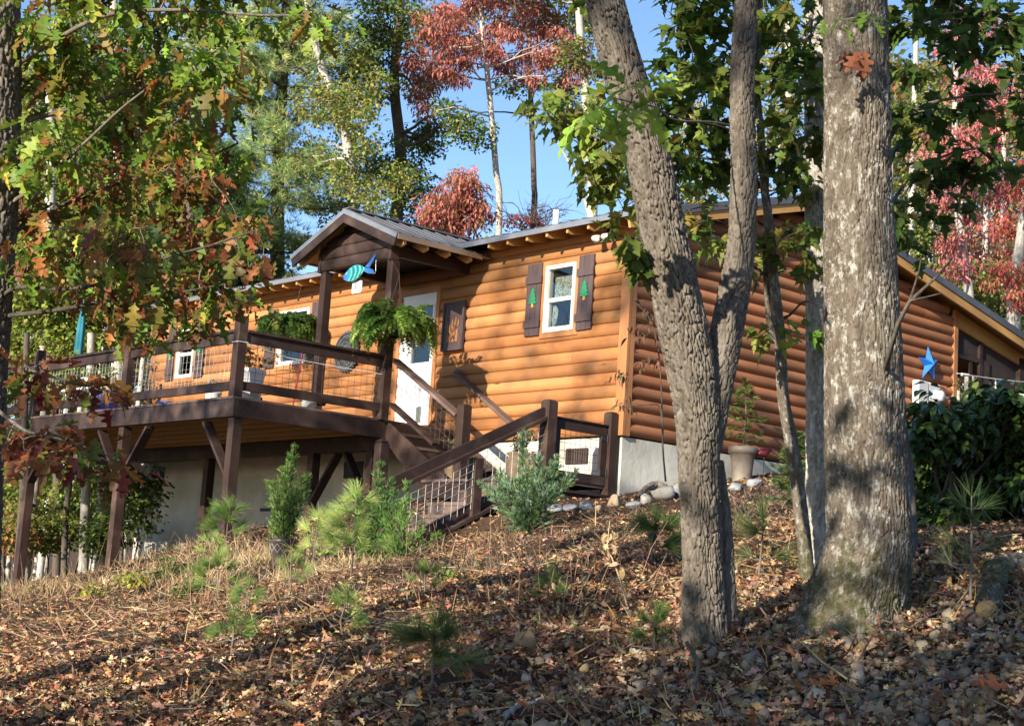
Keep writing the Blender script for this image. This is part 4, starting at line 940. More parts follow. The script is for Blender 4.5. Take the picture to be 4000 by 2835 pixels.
tree('hardwood_tree', 'grey trunk with a bare side branch above the roof left of the leaning oak', 'tree', WG, P, rad(P, .13, .07), 'bark_pale',
     B([(2200, 30, 120, 60), (2330, 90, 90, 80), (2330, 260, 80, 60), (2350, 460, 70, 80), (2240, 200, 90, 70), (2200, 360, 90, 60), (2370, 640, 60, 100), (2200, -200, 260, 140)], t, 22, 20, .3, 1.5, 6),
     (QUAD, (.07, .12), GRN+RED[:1], [3, 3, 2, 2, 2]), 25)
mbx = MB(); rs = np.random.RandomState(5); q = px_line([(2300, 840), (2270, 720), (2215, 620), (2180, 560)], 35); mbx.tube(q, [.05, .04, .03, .02], 7)
limb_build(mbx, 'limb', M['bark_pale'], bpy.data.objects['hardwood_tree.002'])
t = 41; P = tline([(2080, 930), (2085, 700), (2070, 300), (2060, -100), (2060, -500)], t)
tree('hardwood_tree', 'sparse green crown behind the red tree above the roof', 'tree', WG, P, rad(P, .09, .05), 'bark_dark',
     B([(1750, 60, 140, 90), (2010, 60, 150, 90), (2180, 260, 110, 90), (2010, 330, 110, 60), (1830, 190, 120, 70), (2250, 120, 100, 90), (1620, 120, 100, 90), (1720, 420, 70, 50), (2240, 430, 70, 70), (2130, 470, 60, 40)], t, 15, 18, .36, 2, 61), (QUAD, (.09, .14), GRN+[(.36, .2, .08)], [3, 3, 2, 2, 1.5]), 47)
# bare purple twigs low over the roof
t = 33; P = tline([(2090, 960), (2080, 860), (2100, 810)], t); rs = np.random.RandomState(8); mb = MB()
bush = thing('bare_tree', P[0], 'thin bare purple twigged tree top low over the roof', 'tree', WG)
for i in range(34):
    c0 = at(2090+rs.uniform(-60, 60), 900, t); e = at(2090+rs.uniform(-190, 150), rs.uniform(790, 870), t+rs.uniform(-.6, .6)); pts = limb(mb, rs, c0, e, .014, .005, .16, .1, 6, 4)
    for j in range(3): limb(mb, rs, pts[rs.randint(2, 6)], e+rs.normal(0, .22, 3), .007, .003, .1, 0, 3, 3)
limb_build(mb, 'branches', M['bark_dark'], bush); cl = Cloud(); scatter_leaves(cl, rs, blob_points(rs, at(2060, 860, t), (.7, .6, .14), 26), 9, .2, LANCE, (.07, .12), [(.2, .04, .05), (.28, .07, .06)], [1, 1]); cl.build('foliage', M['leaf_far'], bush)
# right hand woods
t = 32; P = tline([(3790, 1250), (3765, 1000), (3740, 800), (3730, 500), (3740, 100)], t)
tree('sourwood_tree', 'white trunked pink red tree beyond the cabin roof on the right', 'tree', WG, P, rad(P, .11, .05), 'bark_pale',
     B([(3720, 600, 150, 120), (3850, 560, 120, 110), (3800, 760, 140, 110), (3690, 760, 90, 70), (3850, 920, 120, 90), (3740, 930, 90, 80), (3720, 1060, 90, 70), (3930, 720, 90, 100), (3830, 330, 140, 100), (3780, 120, 160, 120), (3960, 420, 80, 90)], t, 15, 17, .26, 1.5, 7),
     (LANCE, (.09, .15), [(.58, .19, .20), (.50, .13, .14), (.60, .30, .22), (.36, .12, .09)], [5, 4, 3, 2]), 26)
t = 29; P = tline([(3960, 1250), (3955, 1120), (3985, 950), (4010, 700), (4030, 300)], t)
tree('sourwood_tree', 'forked white trunk with coral leaves at the right edge above the porch roof', 'tree', WG, P, rad(P, .14, .06), 'bark_pale',
     B([(3920, 1080, 90, 60), (3990, 1020, 60, 60), (3990, 1180, 60, 50), (3960, 880, 70, 60), (4050, 700, 100, 120)], t, 30, 20, .22, 1, 8), (LANCE, (.08, .13), [(.52, .10, .10), (.54, .20, .11), (.56, .30, .12)], [4, 3, 2]), 27)
t = 40; P = tline([(3560, 1150), (3560, 900), (3570, 500), (3580, 100)], t)
tree('hardwood_tree', 'yellow green tree behind the pink trees right of the big trunk', 'tree', WG, P, rad(P, .15, .06), 'bark_pale',
     B([(3560, 950, 120, 110), (3680, 1100, 160, 100), (3850, 1090, 160, 110), (3560, 750, 110, 100), (3990, 1010, 120, 110), (3870, 1200, 160, 80), (3950, 1280, 120, 80), (3600, 480, 150, 120), (3800, 420, 130, 110), (3650, 900, 110, 80)], t, 26, 22, .34, 2, 9), (QUAD, (.08, .14), [(.22, .25, .06), (.13, .19, .045), (.09, .14, .035), (.33, .30, .08)], [4, 4, 3, 2]), 28)
t = 36; P = tline([(3080, 800), (3085, 500), (3080, 200), (3080, -300)], t)
tree('hardwood_tree', 'sunlit yellow tree seen between the two near trunks', 'tree', WG, P, rad(P, .13, .06), 'bark_pale',
     B([(3080, 430, 110, 90), (3020, 520, 90, 80), (3110, 600, 80, 100), (2950, 620, 120, 100), (2820, 680, 130, 100), (2650, 780, 120, 70), (3080, 180, 120, 110), (2900, 300, 160, 120), (2450, 700, 60, 90), (2700, 480, 120, 100)], t, 20, 20, .32, 2, 10), (QUAD, (.07, .12), YEL, [5, 4, 2, 2]), 29)
# left hand woods behind the deck
t = 30; P = tline([(170, 1500), (180, 1100), (200, 700), (190, 300)], t)
tree('hardwood_tree', 'bright yellow green tree behind the far end of the deck', 'tree', WG, P, rad(P, .15, .07), 'bark_pale',
     B([(160, 1180, 170, 110), (330, 1230, 150, 90), (120, 1330, 150, 90), (300, 1350, 170, 80), (420, 1140, 110, 110), (100, 1480, 140, 80), (300, 1470, 140, 70), (130, 1000, 150, 110), (500, 1330, 80, 70), (200, 800, 180, 140), (450, 850, 160, 140)], t, 40, 22, .34, 2, 11), (QUAD, (.08, .14), [(.28, .31, .06), (.20, .26, .05), (.12, .18, .035), (.36, .34, .09)], [4, 4, 3, 2]), 30)
t = 36; P = tline([(480, 1200), (470, 800), (450, 300), (440, -300)], t)
tree('hardwood_tree', 'tall pale tree behind the left oak foliage', 'tree', WG, P, rad(P, .16, .08), 'bark_pale',
     B([(400, 500, 220, 180), (150, 400, 180, 180), (600, 300, 200, 180), (300, 150, 260, 160), (700, 700, 200, 180), (850, 150, 170, 160), (100, 650, 160, 160), (620, 980, 160, 110)], t, 20, 20, .36, 2, 12), (QUAD, (.09, .14), GRN+YEL[:1], [3, 3, 3, 2, 2]), 31)
t = 32; P = tline([(760, 1230), (750, 1000), (740, 700), (745, 400)], t)
tree('evergreen_tree', 'dark evergreen filling the gap left of the pale pine', 'tree', WG, P, rad(P, .14, .05), 'bark_dark',
     B([(760, 1050, 160, 110), (900, 1100, 130, 90), (1020, 1070, 110, 70), (740, 850, 170, 120), (640, 1150, 140, 90), (900, 900, 140, 120), (830, 650, 150, 120)], t, 40, 20, .3, 1.5, 13), (PINE, (.12, .2), [(.05, .10, .025), (.08, .14, .035), (.12, .18, .05)], [3, 3, 2]), 32, lmat='needle')
# undergrowth and thin trunks below the deck
rs = np.random.RandomState(77)
for i, (x0, y0, x1, y1, ww, mt_) in enumerate([(70, 2170, 95, 1700, 34, 'bark_dark'), (250, 2180, 275, 1850, 26, 'bark_dark'), (330, 2120, 345, 1700, 40, 'bark_pale'), (395, 2120, 400, 1820, 46, 'bark_pale'), (225, 2150, 215, 1750, 34, 'bark_dark'), (480, 2100, 490, 1750, 22, 'bark_dark'), (20, 2150, 15, 1750, 30, 'bark_dark'), (455, 2100, 440, 1800, 20, 'bark_pale')]):
    t = 25+2.1*i*.8; P = [at(x0, y0+80, t), at((x0+x1)/2+rs.uniform(-8, 8), (y0+y1)/2, t), at(x1, y1, t), at(x1+10, y1-400, t)]; f = P[0].copy(); f[2] = min(f[2], g1(f[0], f[1])); P[0] = f
    lab = ['crooked dark sapling trunk under the left end of the deck', 'thin wavy dark sapling right of the third deck post', 'slim pale trunk in the woods under the deck', 'whitish trunk in the woods between the deck posts', 'dark trunk partly behind the leftmost deck post', 'thin dark stem beside the pale foundation end', 'dark stem at the left edge of the picture under the deck', 'thin pale stem behind the second deck post'][i]
    tree('sapling', lab, 'tree', 'thin trunks in the woods under the deck', P, rad(P, ww*t/F/2, ww*t/F/3), mt_, B([(x0+rs.uniform(-40, 40), 1930+rs.uniform(-100, 100), 80, 60), (x1, 1700, 90, 60)], t, 12, 16, .3, .5, i), (QUAD, (.06, .1), [(.28, .3, .06), (.15, .2, .04), (.30, .13, .05)], [3, 3, 1]), 40+i)
def shrub(name, label, cat, group, px, py, t, blobs, leaf, seed, nc=26, npl=20, cr=.25, lmat='leaf_far', stems=7, foot=None):
    rs = np.random.RandomState(seed); bs = B(blobs, t, nc, npl, cr, .5, seed)
    f = foot if foot is not None else np.array([*at(px, py, t)[:2], 0]); f = np.array([f[0], f[1], g1(f[0], f[1])])
    root = thing(name, f, label, cat, group); mb = MB(); cl = Cloud()
    for (c, r, n_, npl_, cr_) in bs:
        pts = blob_points(rs, c, r, n_); main = limb(mb, rs, f+rs.normal(0, .04, 3)*np.array([1, 1, 0]), c, .018, .006, .06, .05, 6, 5)
        for q in pts[::3]: limb(mb, rs, main[rs.randint(3, 6)], q, .006, .002, .08, 0, 3, 4)
        scatter_leaves(cl, rs, pts, npl_, cr_, leaf[0], leaf[1], leaf[2], leaf[3])
    limb_build(mb, 'stems', M['bark_dark'], root); cl.build('foliage', M[lmat], root); return root
UG = 'bushes in the woods under the deck'
for i, (x, y, rx, ry, t, cc) in enumerate([(100, 1900, 150, 110, 33, 0), (330, 1950, 150, 110, 31, 1), (470, 1880, 90, 110, 29, 2), (200, 2060, 160, 90, 30, 0), (420, 2080, 120, 80, 28, 1), (60, 2080, 110, 80, 29, 2), (540, 1950, 60, 140, 27, 3), (380, 1780, 160, 70, 35, 0), (120, 1760, 150, 70, 35, 2)]):
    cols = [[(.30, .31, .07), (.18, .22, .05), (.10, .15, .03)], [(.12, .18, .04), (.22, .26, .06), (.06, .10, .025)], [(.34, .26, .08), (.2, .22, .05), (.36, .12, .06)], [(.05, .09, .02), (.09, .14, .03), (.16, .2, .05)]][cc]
    shrub('woodland_bush', ['sunlit yellow green bush in the woods under the deck', 'mid green bush in the woods under the deck', 'bush with yellow and reddish leaves in the woods under the deck', 'dark evergreen bush against the end of the pale foundation'][cc], 'bush', UG, x, y, t, [(x, y, rx, ry)], (QUAD, (.07, .12), cols, [3, 3, 2]), 60+i, 34, 20, .3)
# far woods on the hill
rs = np.random.RandomState(99); cl = Cloud(); Cc = []
for i in range(5200):
    x = rs.choice([rs.uniform(-500, 750), rs.uniform(3350, 4600), rs.uniform(-500, 4600)], p=[.42, .42, .16]); t = rs.uniform(46, 75)
    lim = 250 if (x < 900 or x > 3300) else 900
    p = at(x, rs.uniform(lim, 2050), t)
    if p[2] < g1(p[0], p[1]) or p[2] > g1(p[0], p[1])+26: continue
    Cc.append(p)
scatter_leaves(cl, rs, Cc, 34, 1.1, QUAD, (.16, .3), [(.14, .18, .04), (.26, .25, .06), (.08, .12, .03), (.34, .16, .07), (.30, .08, .06)], [4, 4, 3, 2, 1])
mbf = MB()
for i in range(90):
    x = rs.choice([rs.uniform(-400, 600), rs.uniform(3400, 4500)]); t = rs.uniform(42, 66); p = at(x, 1500, t); z0 = g1(p[0], p[1]); mbf.tube([(p[0], p[1], z0), (p[0]+rs.uniform(-.3, .3), p[1], z0+rs.uniform(6, 12))], [.12, .06], 6, False)
fw = thing('distant_woods', (-30, 30, 0), None, None); COL.objects.unlink(fw); bpy.data.objects.remove(fw)
dw = cl.build('distant_woods', M['leaf_far']); tag(dw, 'autumn woods filling the hillside far behind the cabin', 'woods', kind='stuff')
dt_ = limb_build(mbf, 'trunks', M['bark_pale'], dw)

# ------------------------------------------------------------------ near trees
def tp(lst, ts): return px_line(lst, ts)
def foot(px, py, dt=0.0):
    return gp(px, py)
def near_line(base, lst, t): return [base]+[at(x, y, t) for x, y in lst]
def tdist(p): return float((p-CAM)@CF)
# forked oak in the middle
f0 = gp(2755, 2520); T0 = tdist(f0)
base0 = f0-np.array([0, 0, .12]); wpx = lambda w_, t: w_*t/F/2
oak = thing('forked_oak', f0, 'forked oak trunk with deeply furrowed bark leaning left in front of the cabin corner', 'tree', 'near tree trunks')
pts = [base0, at(2752, 2480, T0), at(2745, 2200, T0), at(2732, 1900, T0), at(2720, 1600, T0), at(2690, 1400, T0), at(2640, 1150, T0-.02), at(2580, 850, T0-.05), at(2520, 560, T0-.08), at(2430, 260, T0-.1), at(2360, 0, T0-.12), at(2290, -300, T0-.2), at(2230, -700, T0-.2)]
trunk('trunk', pts, [wpx(w_, T0) for w_ in (195, 172, 152, 156, 172, 188, 182, 170, 160, 152, 142, 134, 110)], M['bark_oak'], oak, 200, .0046, .0125, (.0155, .085), flare=.28, fl_h=.16, seed=2)
pts2 = [at(2765, 1760, T0+.02), at(2790, 1560, T0+.05), at(2822, 1380, T0+.10), at(2860, 1180, T0+.15), at(2895, 950, T0+.18), at(2905, 650, T0+.2), at(2900, 350, T0+.2), at(2910, 100, T0+.2), at(2925, -150, T0+.2), at(2950, -600, T0+.2)]
trunk('stem', pts2, [wpx(w_, T0) for w_ in (105, 122, 130, 124, 112, 102, 95, 90, 85, 75)], M['bark_oak'], oak, 130, .0050, .0095, (.0145, .075), seed=3)
pts3 = [at(2835, 2420, T0+.06), at(2838, 2200, T0+.08), at(2828, 2000, T0+.08), at(2805, 1800, T0+.06)]
trunk('root_stem', pts3, [wpx(w_, T0) for w_ in (75, 62, 52, 40)], M['bark_oak'], oak, 30, .012, .007, (.022, .05), flare=.4, fl_h=.1, seed=4)
# big pale trunk
f1 = gp(3300, 2440); T1 = tdist(f1)
big = thing('broad_oak', f1, 'broadest tree trunk with pale flaky bark and a mossy flared foot', 'tree', 'near tree trunks')
b1 = f1-np.array([0, 0, .15])
pts = [b1, at(3335, 2380, T1), at(3390, 2150, T1), at(3385, 1900, T1), at(3375, 1500, T1), at(3362, 1100, T1), at(3352, 700, T1), at(3345, 300, T1), at(3340, 0, T1), at(3330, -400, T1), at(3325, -900, T1)]
trunk('trunk', pts, [wpx(w_, T1) for w_ in (420, 380, 335, 322, 308, 284, 258, 248, 244, 238, 220)], M['bark_big'], big, 300, .0050, .0095, (.0150, .12), flare=.55, fl_h=.13, lobes=5, seed=6, rough=.8)
for i, (e, r0) in enumerate((((2990, 2470), .06), ((3180, 2560), .05), ((3620, 2400), .06), ((3480, 2520), .045))):
    q = gp(*e); m_ = (f1+q)/2; m_[2] = g1(m_[0], m_[1])+.035; s_ = f1+(q-f1)*.12+np.array([0, 0, .10]); q = q-np.array([0, 0, .03])
    trunk('root', [s_, m_, q], [r0*1.15, r0*.7, r0*.25], M['bark_big'], big, 24, .012, .006, (.03, .07), seed=20+i)
tw = MB(); rs = np.random.RandomState(3); q = [at(3455, 1455, T1-.12), at(3475, 1380, T1-.35), at(3510, 1260, T1-.5), at(3555, 1175, T1-.6), at(3650, 1090, T1-.7), at(3720, 1010, T1-.75)]
tw.tube(q, [.014, .011, .010, .009, .006, .004], 8); tw.tube([q[3], at(3590, 1060, T1-.7), at(3600, 1000, T1-.75)], [.007, .004, .003], 6); tw.tube([q[3], at(3620, 1160, T1-.7), at(3680, 1145, T1-.75)], [.005, .004, .003], 6)
limb_build(tw, 'twig', M['bark_oak'], big)
# trunk behind the big one, thin lichen trunk
f2 = gp(3200, 2230); T2 = tdist(f2)
tr2 = thing('oak_tree', f2, 'straight trunk half hidden behind the left side of the broadest trunk', 'tree', 'near tree trunks')
pts = [f2-np.array([0, 0, .1]), at(3205, 2150, T2), at(3212, 1800, T2), at(3212, 1400, T2), at(3208, 1000, T2), at(3200, 700, T2), at(3195, 300, T2), at(3190, -100, T2), at(3180, -700, T2)]
trunk('trunk', pts, [wpx(w_, T2) for w_ in (150, 130, 126, 122, 118, 112, 108, 104, 90)], M['bark_pale'], tr2, 100, .008, .010, (.02, .09), flare=.3, fl_h=.15, seed=8)  # sunlight on this trunk is put into its colour by the pale bark
f3 = gp(3155, 2275); T3 = tdist(f3)
tr3 = thing('lichen_sapling', f3, 'thin crooked lichen spotted tree just left of the broadest trunk', 'tree', 'near tree trunks')
pts = [f3-np.array([0, 0, .08]), at(3145, 2150, T3), at(3103, 1800, T3), at(3060, 1550, T3), at(3045, 1300, T3), at(3018, 1050, T3), at(3005, 880, T3), at(2985, 720, T3), at(2975, 560, T3), at(2955, 300, T3+.1), at(2965, 50, T3+.1), at(2970, -300, T3)]
trunk('trunk', pts, [wpx(w_, T3) for w_ in (66, 58, 52, 46, 44, 40, 36, 32, 30, 26, 22, 16)], M['bark_big'], tr3, 44, .01, .003, (.03, .05), seed=9, rough=.8)
trunk('stem', [at(3040, 1340, T3), at(3012, 1290, T3+.02), at(3000, 1180, T3+.05), at(2992, 1050, T3+.05), at(2990, 900, T3+.05), at(3000, 600, T3)], [wpx(w_, T3) for w_ in (24, 26, 26, 24, 22, 14)], M['bark_big'], tr3, 20, .02, .0015, (.03, .05), seed=10)
# left edge trunk
t4 = 7.6; P4 = [at(-130, 2900, t4), at(-95, 2000, t4), at(-70, 1500, t4), at(-52, 1250, t4), at(-25, 800, t4), at(-14, 400, t4), at(-10, 0, t4), at(-5, -500, t4), at(0, -1100, t4)]
f4 = P4[0].copy(); f4[2] = g1(f4[0], f4[1]); P4[0] = f4-np.array([0, 0, .1])
wo = thing('white_oak', f4, 'dark trunk at the left edge carrying green and rust coloured oak leaves', 'tree', 'near tree trunks')
trunk('trunk', P4, [wpx(w_, t4) for w_ in (220, 195, 185, 182, 180, 178, 170, 160, 130)], M['bark_oak'], wo, 110, .008, .013, (.022, .06), seed=12)

def leafy(root, branches, blobs, tpl, size, cols, wts, seed, bark='bark_oak', npl=5, cr=.16, droop=(-.5, .5), flat=.6, lmat='leaf', twigr=.0035, nmul=1.0):
    """twiggy foliage near the camera: every cluster sits at the end of its own twig"""
    rs = np.random.RandomState(seed); mb = MB(); nodes = []
    for pl_, r0, r1 in branches:
        Q, _ = catmull(np.column_stack([np.array(pl_), np.linspace(r0, r1, len(pl_))]), max(6, 6*len(pl_))); mb.tube([q[:3] for q in Q], list(np.maximum(Q[:, 3], .002)), 8, False); nodes += [q[:3] for q in Q[2:]]
    cl = Cloud(); nodes = np.array(nodes)
    for (c, r, nc) in blobs:
        pts = blob_points(rs, c, r, max(2, int(nc*nmul)))
        for q in pts:
            d = np.linalg.norm(nodes-q, axis=1); j = int(np.argmin(d)); p0 = nodes[j]
            pp = limb(mb, rs, p0, q, twigr*(1+d[j]), .0016, .06, .04, 5, 5); nodes = np.vstack([nodes, pp[2:]])
        scatter_leaves(cl, rs, pts, npl, cr, tpl, size, cols, wts, droop, flat)
    limb_build(mb, 'branches', M[bark], root); cl.build('leaves', M[lmat], root)
def LB(lst, t, dens, dt=.7, seed=1, dz=.8):
    r = random.Random(seed); out = []
    for (x, y, rx, ry) in lst:
        tt = t+r.uniform(-dt, dt); c, rr = blob_px(x, y, tt, rx, ry, dz); out.append((c, rr, max(2, rx*ry/10000*dens)))
    return out
OAKC = [(.15, .23, .03), (.09, .16, .025), (.26, .36, .05), (.30, .12, .04), (.20, .07, .032), (.44, .46, .07), (.40, .20, .055)]
OAKW = [5, 4, 3.2, 3, 2, 1.4, 1.5]
br = [(tp([(-10, 1190), (60, 1125), (250, 1130), (420, 1100), (640, 1010), (820, 960), (1000, 900)], [7.6, 7.5, 7.4, 7.3, 7.2, 7.1, 7.0]), .012, .004),
      (tp([(-30, 1240), (200, 1215), (420, 1175), (650, 1150), (880, 1110)], [7.6, 7.5, 7.5, 7.5, 7.5]), .013, .004),
      (tp([(0, 820), (150, 720), (330, 560), (480, 420), (640, 300)], [7.6, 7.5, 7.3, 7.2, 7.1]), .012, .004),
      (tp([(0, 300), (180, 180), (420, 60), (720, 40), (1000, 60), (1180, 60)], [7.6, 7.5, 7.4, 7.3, 7.2, 7.2]), .014, .004),
      (tp([(0, 500), (300, 420), (600, 330), (850, 280), (960, 250)], [7.6, 7.8, 7.9, 7.9, 7.9]), .013, .004),
      (tp([(-20, 950), (250, 800), (520, 700), (750, 640), (930, 560)], [7.6, 7.7, 7.8, 7.8, 7.8]), .013, .004)]
LO = [(250, 100, 200, 110), (600, 80, 200, 100), (900, 60, 180, 70), (1150, 80, 90, 60), (250, 320, 190, 120), (560, 300, 200, 130), (820, 260, 150, 120), (200, 560, 170, 120), (480, 540, 190, 130), (760, 500, 150, 130), (160, 780, 140, 110), (420, 760, 190, 120), (700, 720, 170, 120), (870, 640, 80, 90), (250, 960, 170, 100), (520, 950, 190, 110), (780, 920, 150, 100), (940, 880, 80, 70), (300, 1110, 160, 80), (560, 1110, 180, 90), (830, 1080, 140, 90), (980, 1030, 80, 60), (700, 1230, 150, 70), (560, 1270, 100, 70), (900, 1190, 90, 50), (130, 1020, 80, 60), (300, -120, 300, 130), (800, -140, 300, 130), (1250, 60, 50, 70)]
leafy(wo, br, LB([q for q in LO if q[1] < 700], 7.4, 9.5, .8, 5), OAKS, (.065, .135), [(.17, .26, .035), (.11, .19, .028), (.30, .42, .055), (.30, .12, .04), (.20, .07, .032), (.46, .50, .07), (.42, .20, .055)], [6, 4, 4, 2.2, 1.2, 1.6, 1.2], 31, npl=6, cr=.14, droop=(-.6, .55))
leafy(wo, br[:2]+br[5:], LB([q for q in LO if q[1] >= 700], 7.4, 9.0, .8, 6), OAKS, (.06, .13), [(.15, .23, .03), (.09, .16, .025), (.26, .36, .05), (.32, .11, .04), (.20, .065, .03), (.40, .40, .07), (.42, .19, .06)], [4, 4, 1.5, 4.5, 3.5, .7, 2], 45, npl=6, cr=.14, droop=(-.65, .55))
br = [(tp([(-40, 1300), (60, 1420), (200, 1470), (330, 1500), (460, 1540)], [7.6, 7.3, 7.1, 7.0, 6.9]), .010, .003), (tp([(-60, 1560), (40, 1640), (120, 1690), (260, 1720), (420, 1780)], [7.6, 7.2, 7.0, 6.9, 6.8]), .011, .003)]
bl = LB([(110, 1430, 110, 50), (260, 1490, 110, 60), (400, 1530, 90, 55), (70, 1660, 90, 60), (200, 1740, 140, 70), (340, 1770, 110, 60), (470, 1850, 60, 50), (60, 1760, 80, 60)], 7.0, 9, .3, 6)
leafy(wo, br, bl, OAKS, (.08, .15), [(.22, .075, .03), (.16, .05, .03), (.28, .12, .04), (.11, .17, .025), (.26, .30, .05), (.24, .02, .03)], [4, 3, 2, 1.6, .7, .6], 32, npl=4, cr=.13)
# foliage of the near maple and oaks on the right
mp = thing('maple_tree', gp(3560, 2290), 'dark leaved maple branches spreading right of the broadest trunk', 'tree')
tm = 9.2
br = [(tp([(3400, 300), (3480, 190), (3620, 80), (3800, 40), (4050, 10)], [8.9, 9.0, 9.1, 9.2, 9.3]), .016, .005), (tp([(3420, 250), (3560, 120), (3700, 105), (4020, 130)], [8.9, 9.1, 9.3, 9.4]), .015, .006),
      (tp([(3420, 620), (3560, 440), (3750, 380), (4030, 360)], [8.9, 9.0, 9.1, 9.2]), .014, .005), (tp([(3420, 900), (3560, 690), (3720, 600), (4020, 550)], [8.9, 9.0, 9.1, 9.2]), .012, .004), (tp([(3440, 620), (3520, 480), (3640, 430), (3900, 440)], [8.9, 9.1, 9.2, 9.3]), .01, .004)]
bl = LB([(3560, 60, 110, 70), (3720, 60, 120, 70), (3900, 60, 130, 70), (3850, 190, 130, 70), (3980, 230, 80, 90), (3700, 170, 90, 50), (3560, 250, 60, 70), (3560, 420, 100, 60), (3720, 420, 110, 55), (3880, 400, 110, 60), (3960, 480, 90, 60), (3560, 560, 90, 50), (3800, 620, 130, 60), (3950, 640, 80, 50), (3620, 680, 90, 60), (3530, 820, 60, 70), (3650, 830, 80, 50), (3800, 680, 80, 40), (3700, -140, 300, 150), (3560, 950, 50, 50)], tm, 6.0, .7, 8)
leafy(mp, br, bl, MAPLES, (.07, .13), [(.06, .11, .02), (.085, .14, .026), (.045, .08, .018), (.24, .20, .05), (.18, .24, .05)], [5, 5, 4, .8, 1.6], 33, npl=8, cr=.17, nmul=1.2, droop=(-.35, .4), flat=.4)
trunk('trunk', [gp(3560, 2290)-np.array([0, 0, .1]), at(3545, 1900, 10.2), at(3470, 1300, 10.0), at(3440, 900, 9.4), at(3425, 500, 9.0), at(3420, 200, 8.9), at(3420, -300, 8.9)], [.05, .045, .04, .035, .03, .025, .02], M['bark_dark'], mp, 20, .03, .002, seed=41)
br = [(tp([(2905, 540), (2830, 500), (2700, 470), (2560, 430), (2450, 420)], [7.9, 7.8, 7.6, 7.4, 7.2]), .007, .003), (tp([(2990, 700), (3060, 560), (3120, 400), (3160, 200), (3180, 0)], [8.9, 8.9, 8.8, 8.8, 8.8]), .012, .005), (tp([(2985, 750), (2900, 640), (2760, 620), (2560, 600), (2400, 640), (2200, 520)], [8.9, 8.8, 8.6, 8.5, 8.4, 8.4]), .010, .003),
      (tp([(2960, 300), (2820, 160), (2700, 90), (2620, 60)], [9, 8.9, 8.8, 8.7]), .010, .003), (tp([(3010, 900), (2900, 830), (2800, 800), (2650, 830)], [8.9, 8.8, 8.8, 8.8]), .008, .003)]
bl = LB([(2700, 100, 90, 80), (2790, 70, 90, 70), (2680, 240, 60, 80), (2790, 250, 90, 90), (2830, 380, 90, 80), (2700, 360, 90, 70), (2980, 80, 60, 80), (3080, 60, 80, 70), (3130, 160, 60, 90), (3060, 260, 80, 90), (3150, 320, 50, 90), (2640, 460, 80, 70), (2760, 500, 100, 70), (2680, 580, 90, 60), (2820, 600, 80, 60), (2560, 560, 60, 50), (3060, 430, 70, 60), (3130, 560, 60, 80), (3040, 640, 70, 70), (2750, 690, 110, 60), (2650, 640, 60, 40), (3110, 720, 70, 60), (2800, -120, 300, 120)], 8.7, 7.0, .5, 9)
leafy(tr3, br, bl, MAPLES, (.07, .125), [(.06, .11, .02), (.10, .16, .03), (.18, .25, .045), (.30, .32, .07), (.34, .22, .06)], [4, 5, 3.5, 1.8, .6], 34, npl=8, cr=.16, nmul=1.25, droop=(-.35, .4), flat=.45, bark='bark_dark')
br2 = [(tp([(3000, 950), (2900, 900), (2780, 860), (2660, 900)], [8.9, 8.8, 8.8, 8.8]), .007, .003), (tp([(3050, 1250), (3085, 1230), (3140, 1180), (3200, 1190)], [9, 8.9, 8.9, 8.9]), .009, .004), (tp([(3020, 1100), (2960, 1050), (2900, 1020)], [8.9, 8.8, 8.8]), .006, .003)]
bl = LB([(2900, 940, 80, 60), (2820, 1000, 70, 50), (2760, 860, 60, 50), (3060, 960, 70, 60), (2960, 1060, 60, 50), (3120, 1040, 60, 50), (3120, 1300, 50, 40), (2960, 1310, 40, 30), (3160, 900, 50, 50)], 8.8, 9, .3, 10)
leafy(tr3, br2, bl, MAPLES, (.07, .12), [(.17, .24, .045), (.10, .16, .03), (.36, .33, .07), (.28, .35, .07)], [4, 4, 1.6, 2], 35, npl=7, cr=.13, droop=(-.4, .4), flat=.45, bark='bark_dark')
# oak and maple sprays left of the leaning stem
br = [(tp([(2905, 510), (2800, 480), (2640, 470), (2560, 420), (2470, 400), (2380, 380)], [7.9, 7.5, 7.0, 6.8, 6.6, 6.5]), .006, .003)]
bl = LB([(2430, 420, 70, 40), (2340, 440, 50, 40), (2470, 350, 60, 20)], 6.4, 12, .1, 12)
leafy(oak, br, bl, OAKS, (.13, .19), [(.42, .54, .10), (.34, .47, .08), (.24, .36, .05)], [3, 3, 1], 36, npl=4, cr=.08, droop=(-.35, .4))
br = [(tp([(2640, 640), (2500, 640), (2380, 560), (2240, 500), (2100, 420)], [8.2, 8.2, 8.2, 8.2, 8.3]), .008, .003), (tp([(2650, 900), (2540, 830), (2440, 760), (2340, 720)], [8.2, 8.2, 8.2, 8.2]), .006, .003)]
bl = LB([(2110, 430, 60, 40), (2200, 470, 60, 50), (2290, 520, 70, 60), (2230, 420, 60, 40), (2350, 620, 60, 60), (2400, 720, 60, 60), (2330, 730, 45, 40), (2440, 830, 50, 50), (2320, 330, 50, 50), (2560, 720, 60, 60), (2480, 640, 50, 50), (2300, 30, 40, 40)], 8.2, 9, .3, 13)
leafy(oak, br, bl, MAPLES, (.07, .12), [(.22, .29, .055), (.14, .20, .035), (.38, .36, .08), (.30, .2, .06)], [4, 4, 2, .6], 37, npl=7, cr=.13, nmul=1.2, droop=(-.4, .4))
br = [(tp([(2640, 980), (2560, 940), (2500, 930), (2430, 950)], [7.6, 7.4, 7.3, 7.2]), .005, .002), (tp([(2640, 980), (2560, 1000), (2510, 1060)], [7.6, 7.5, 7.4]), .004, .002)]
bl = LB([(2430, 960, 40, 30), (2480, 1020, 40, 40), (2520, 1080, 30, 30)], 7.3, 22, .1, 14)
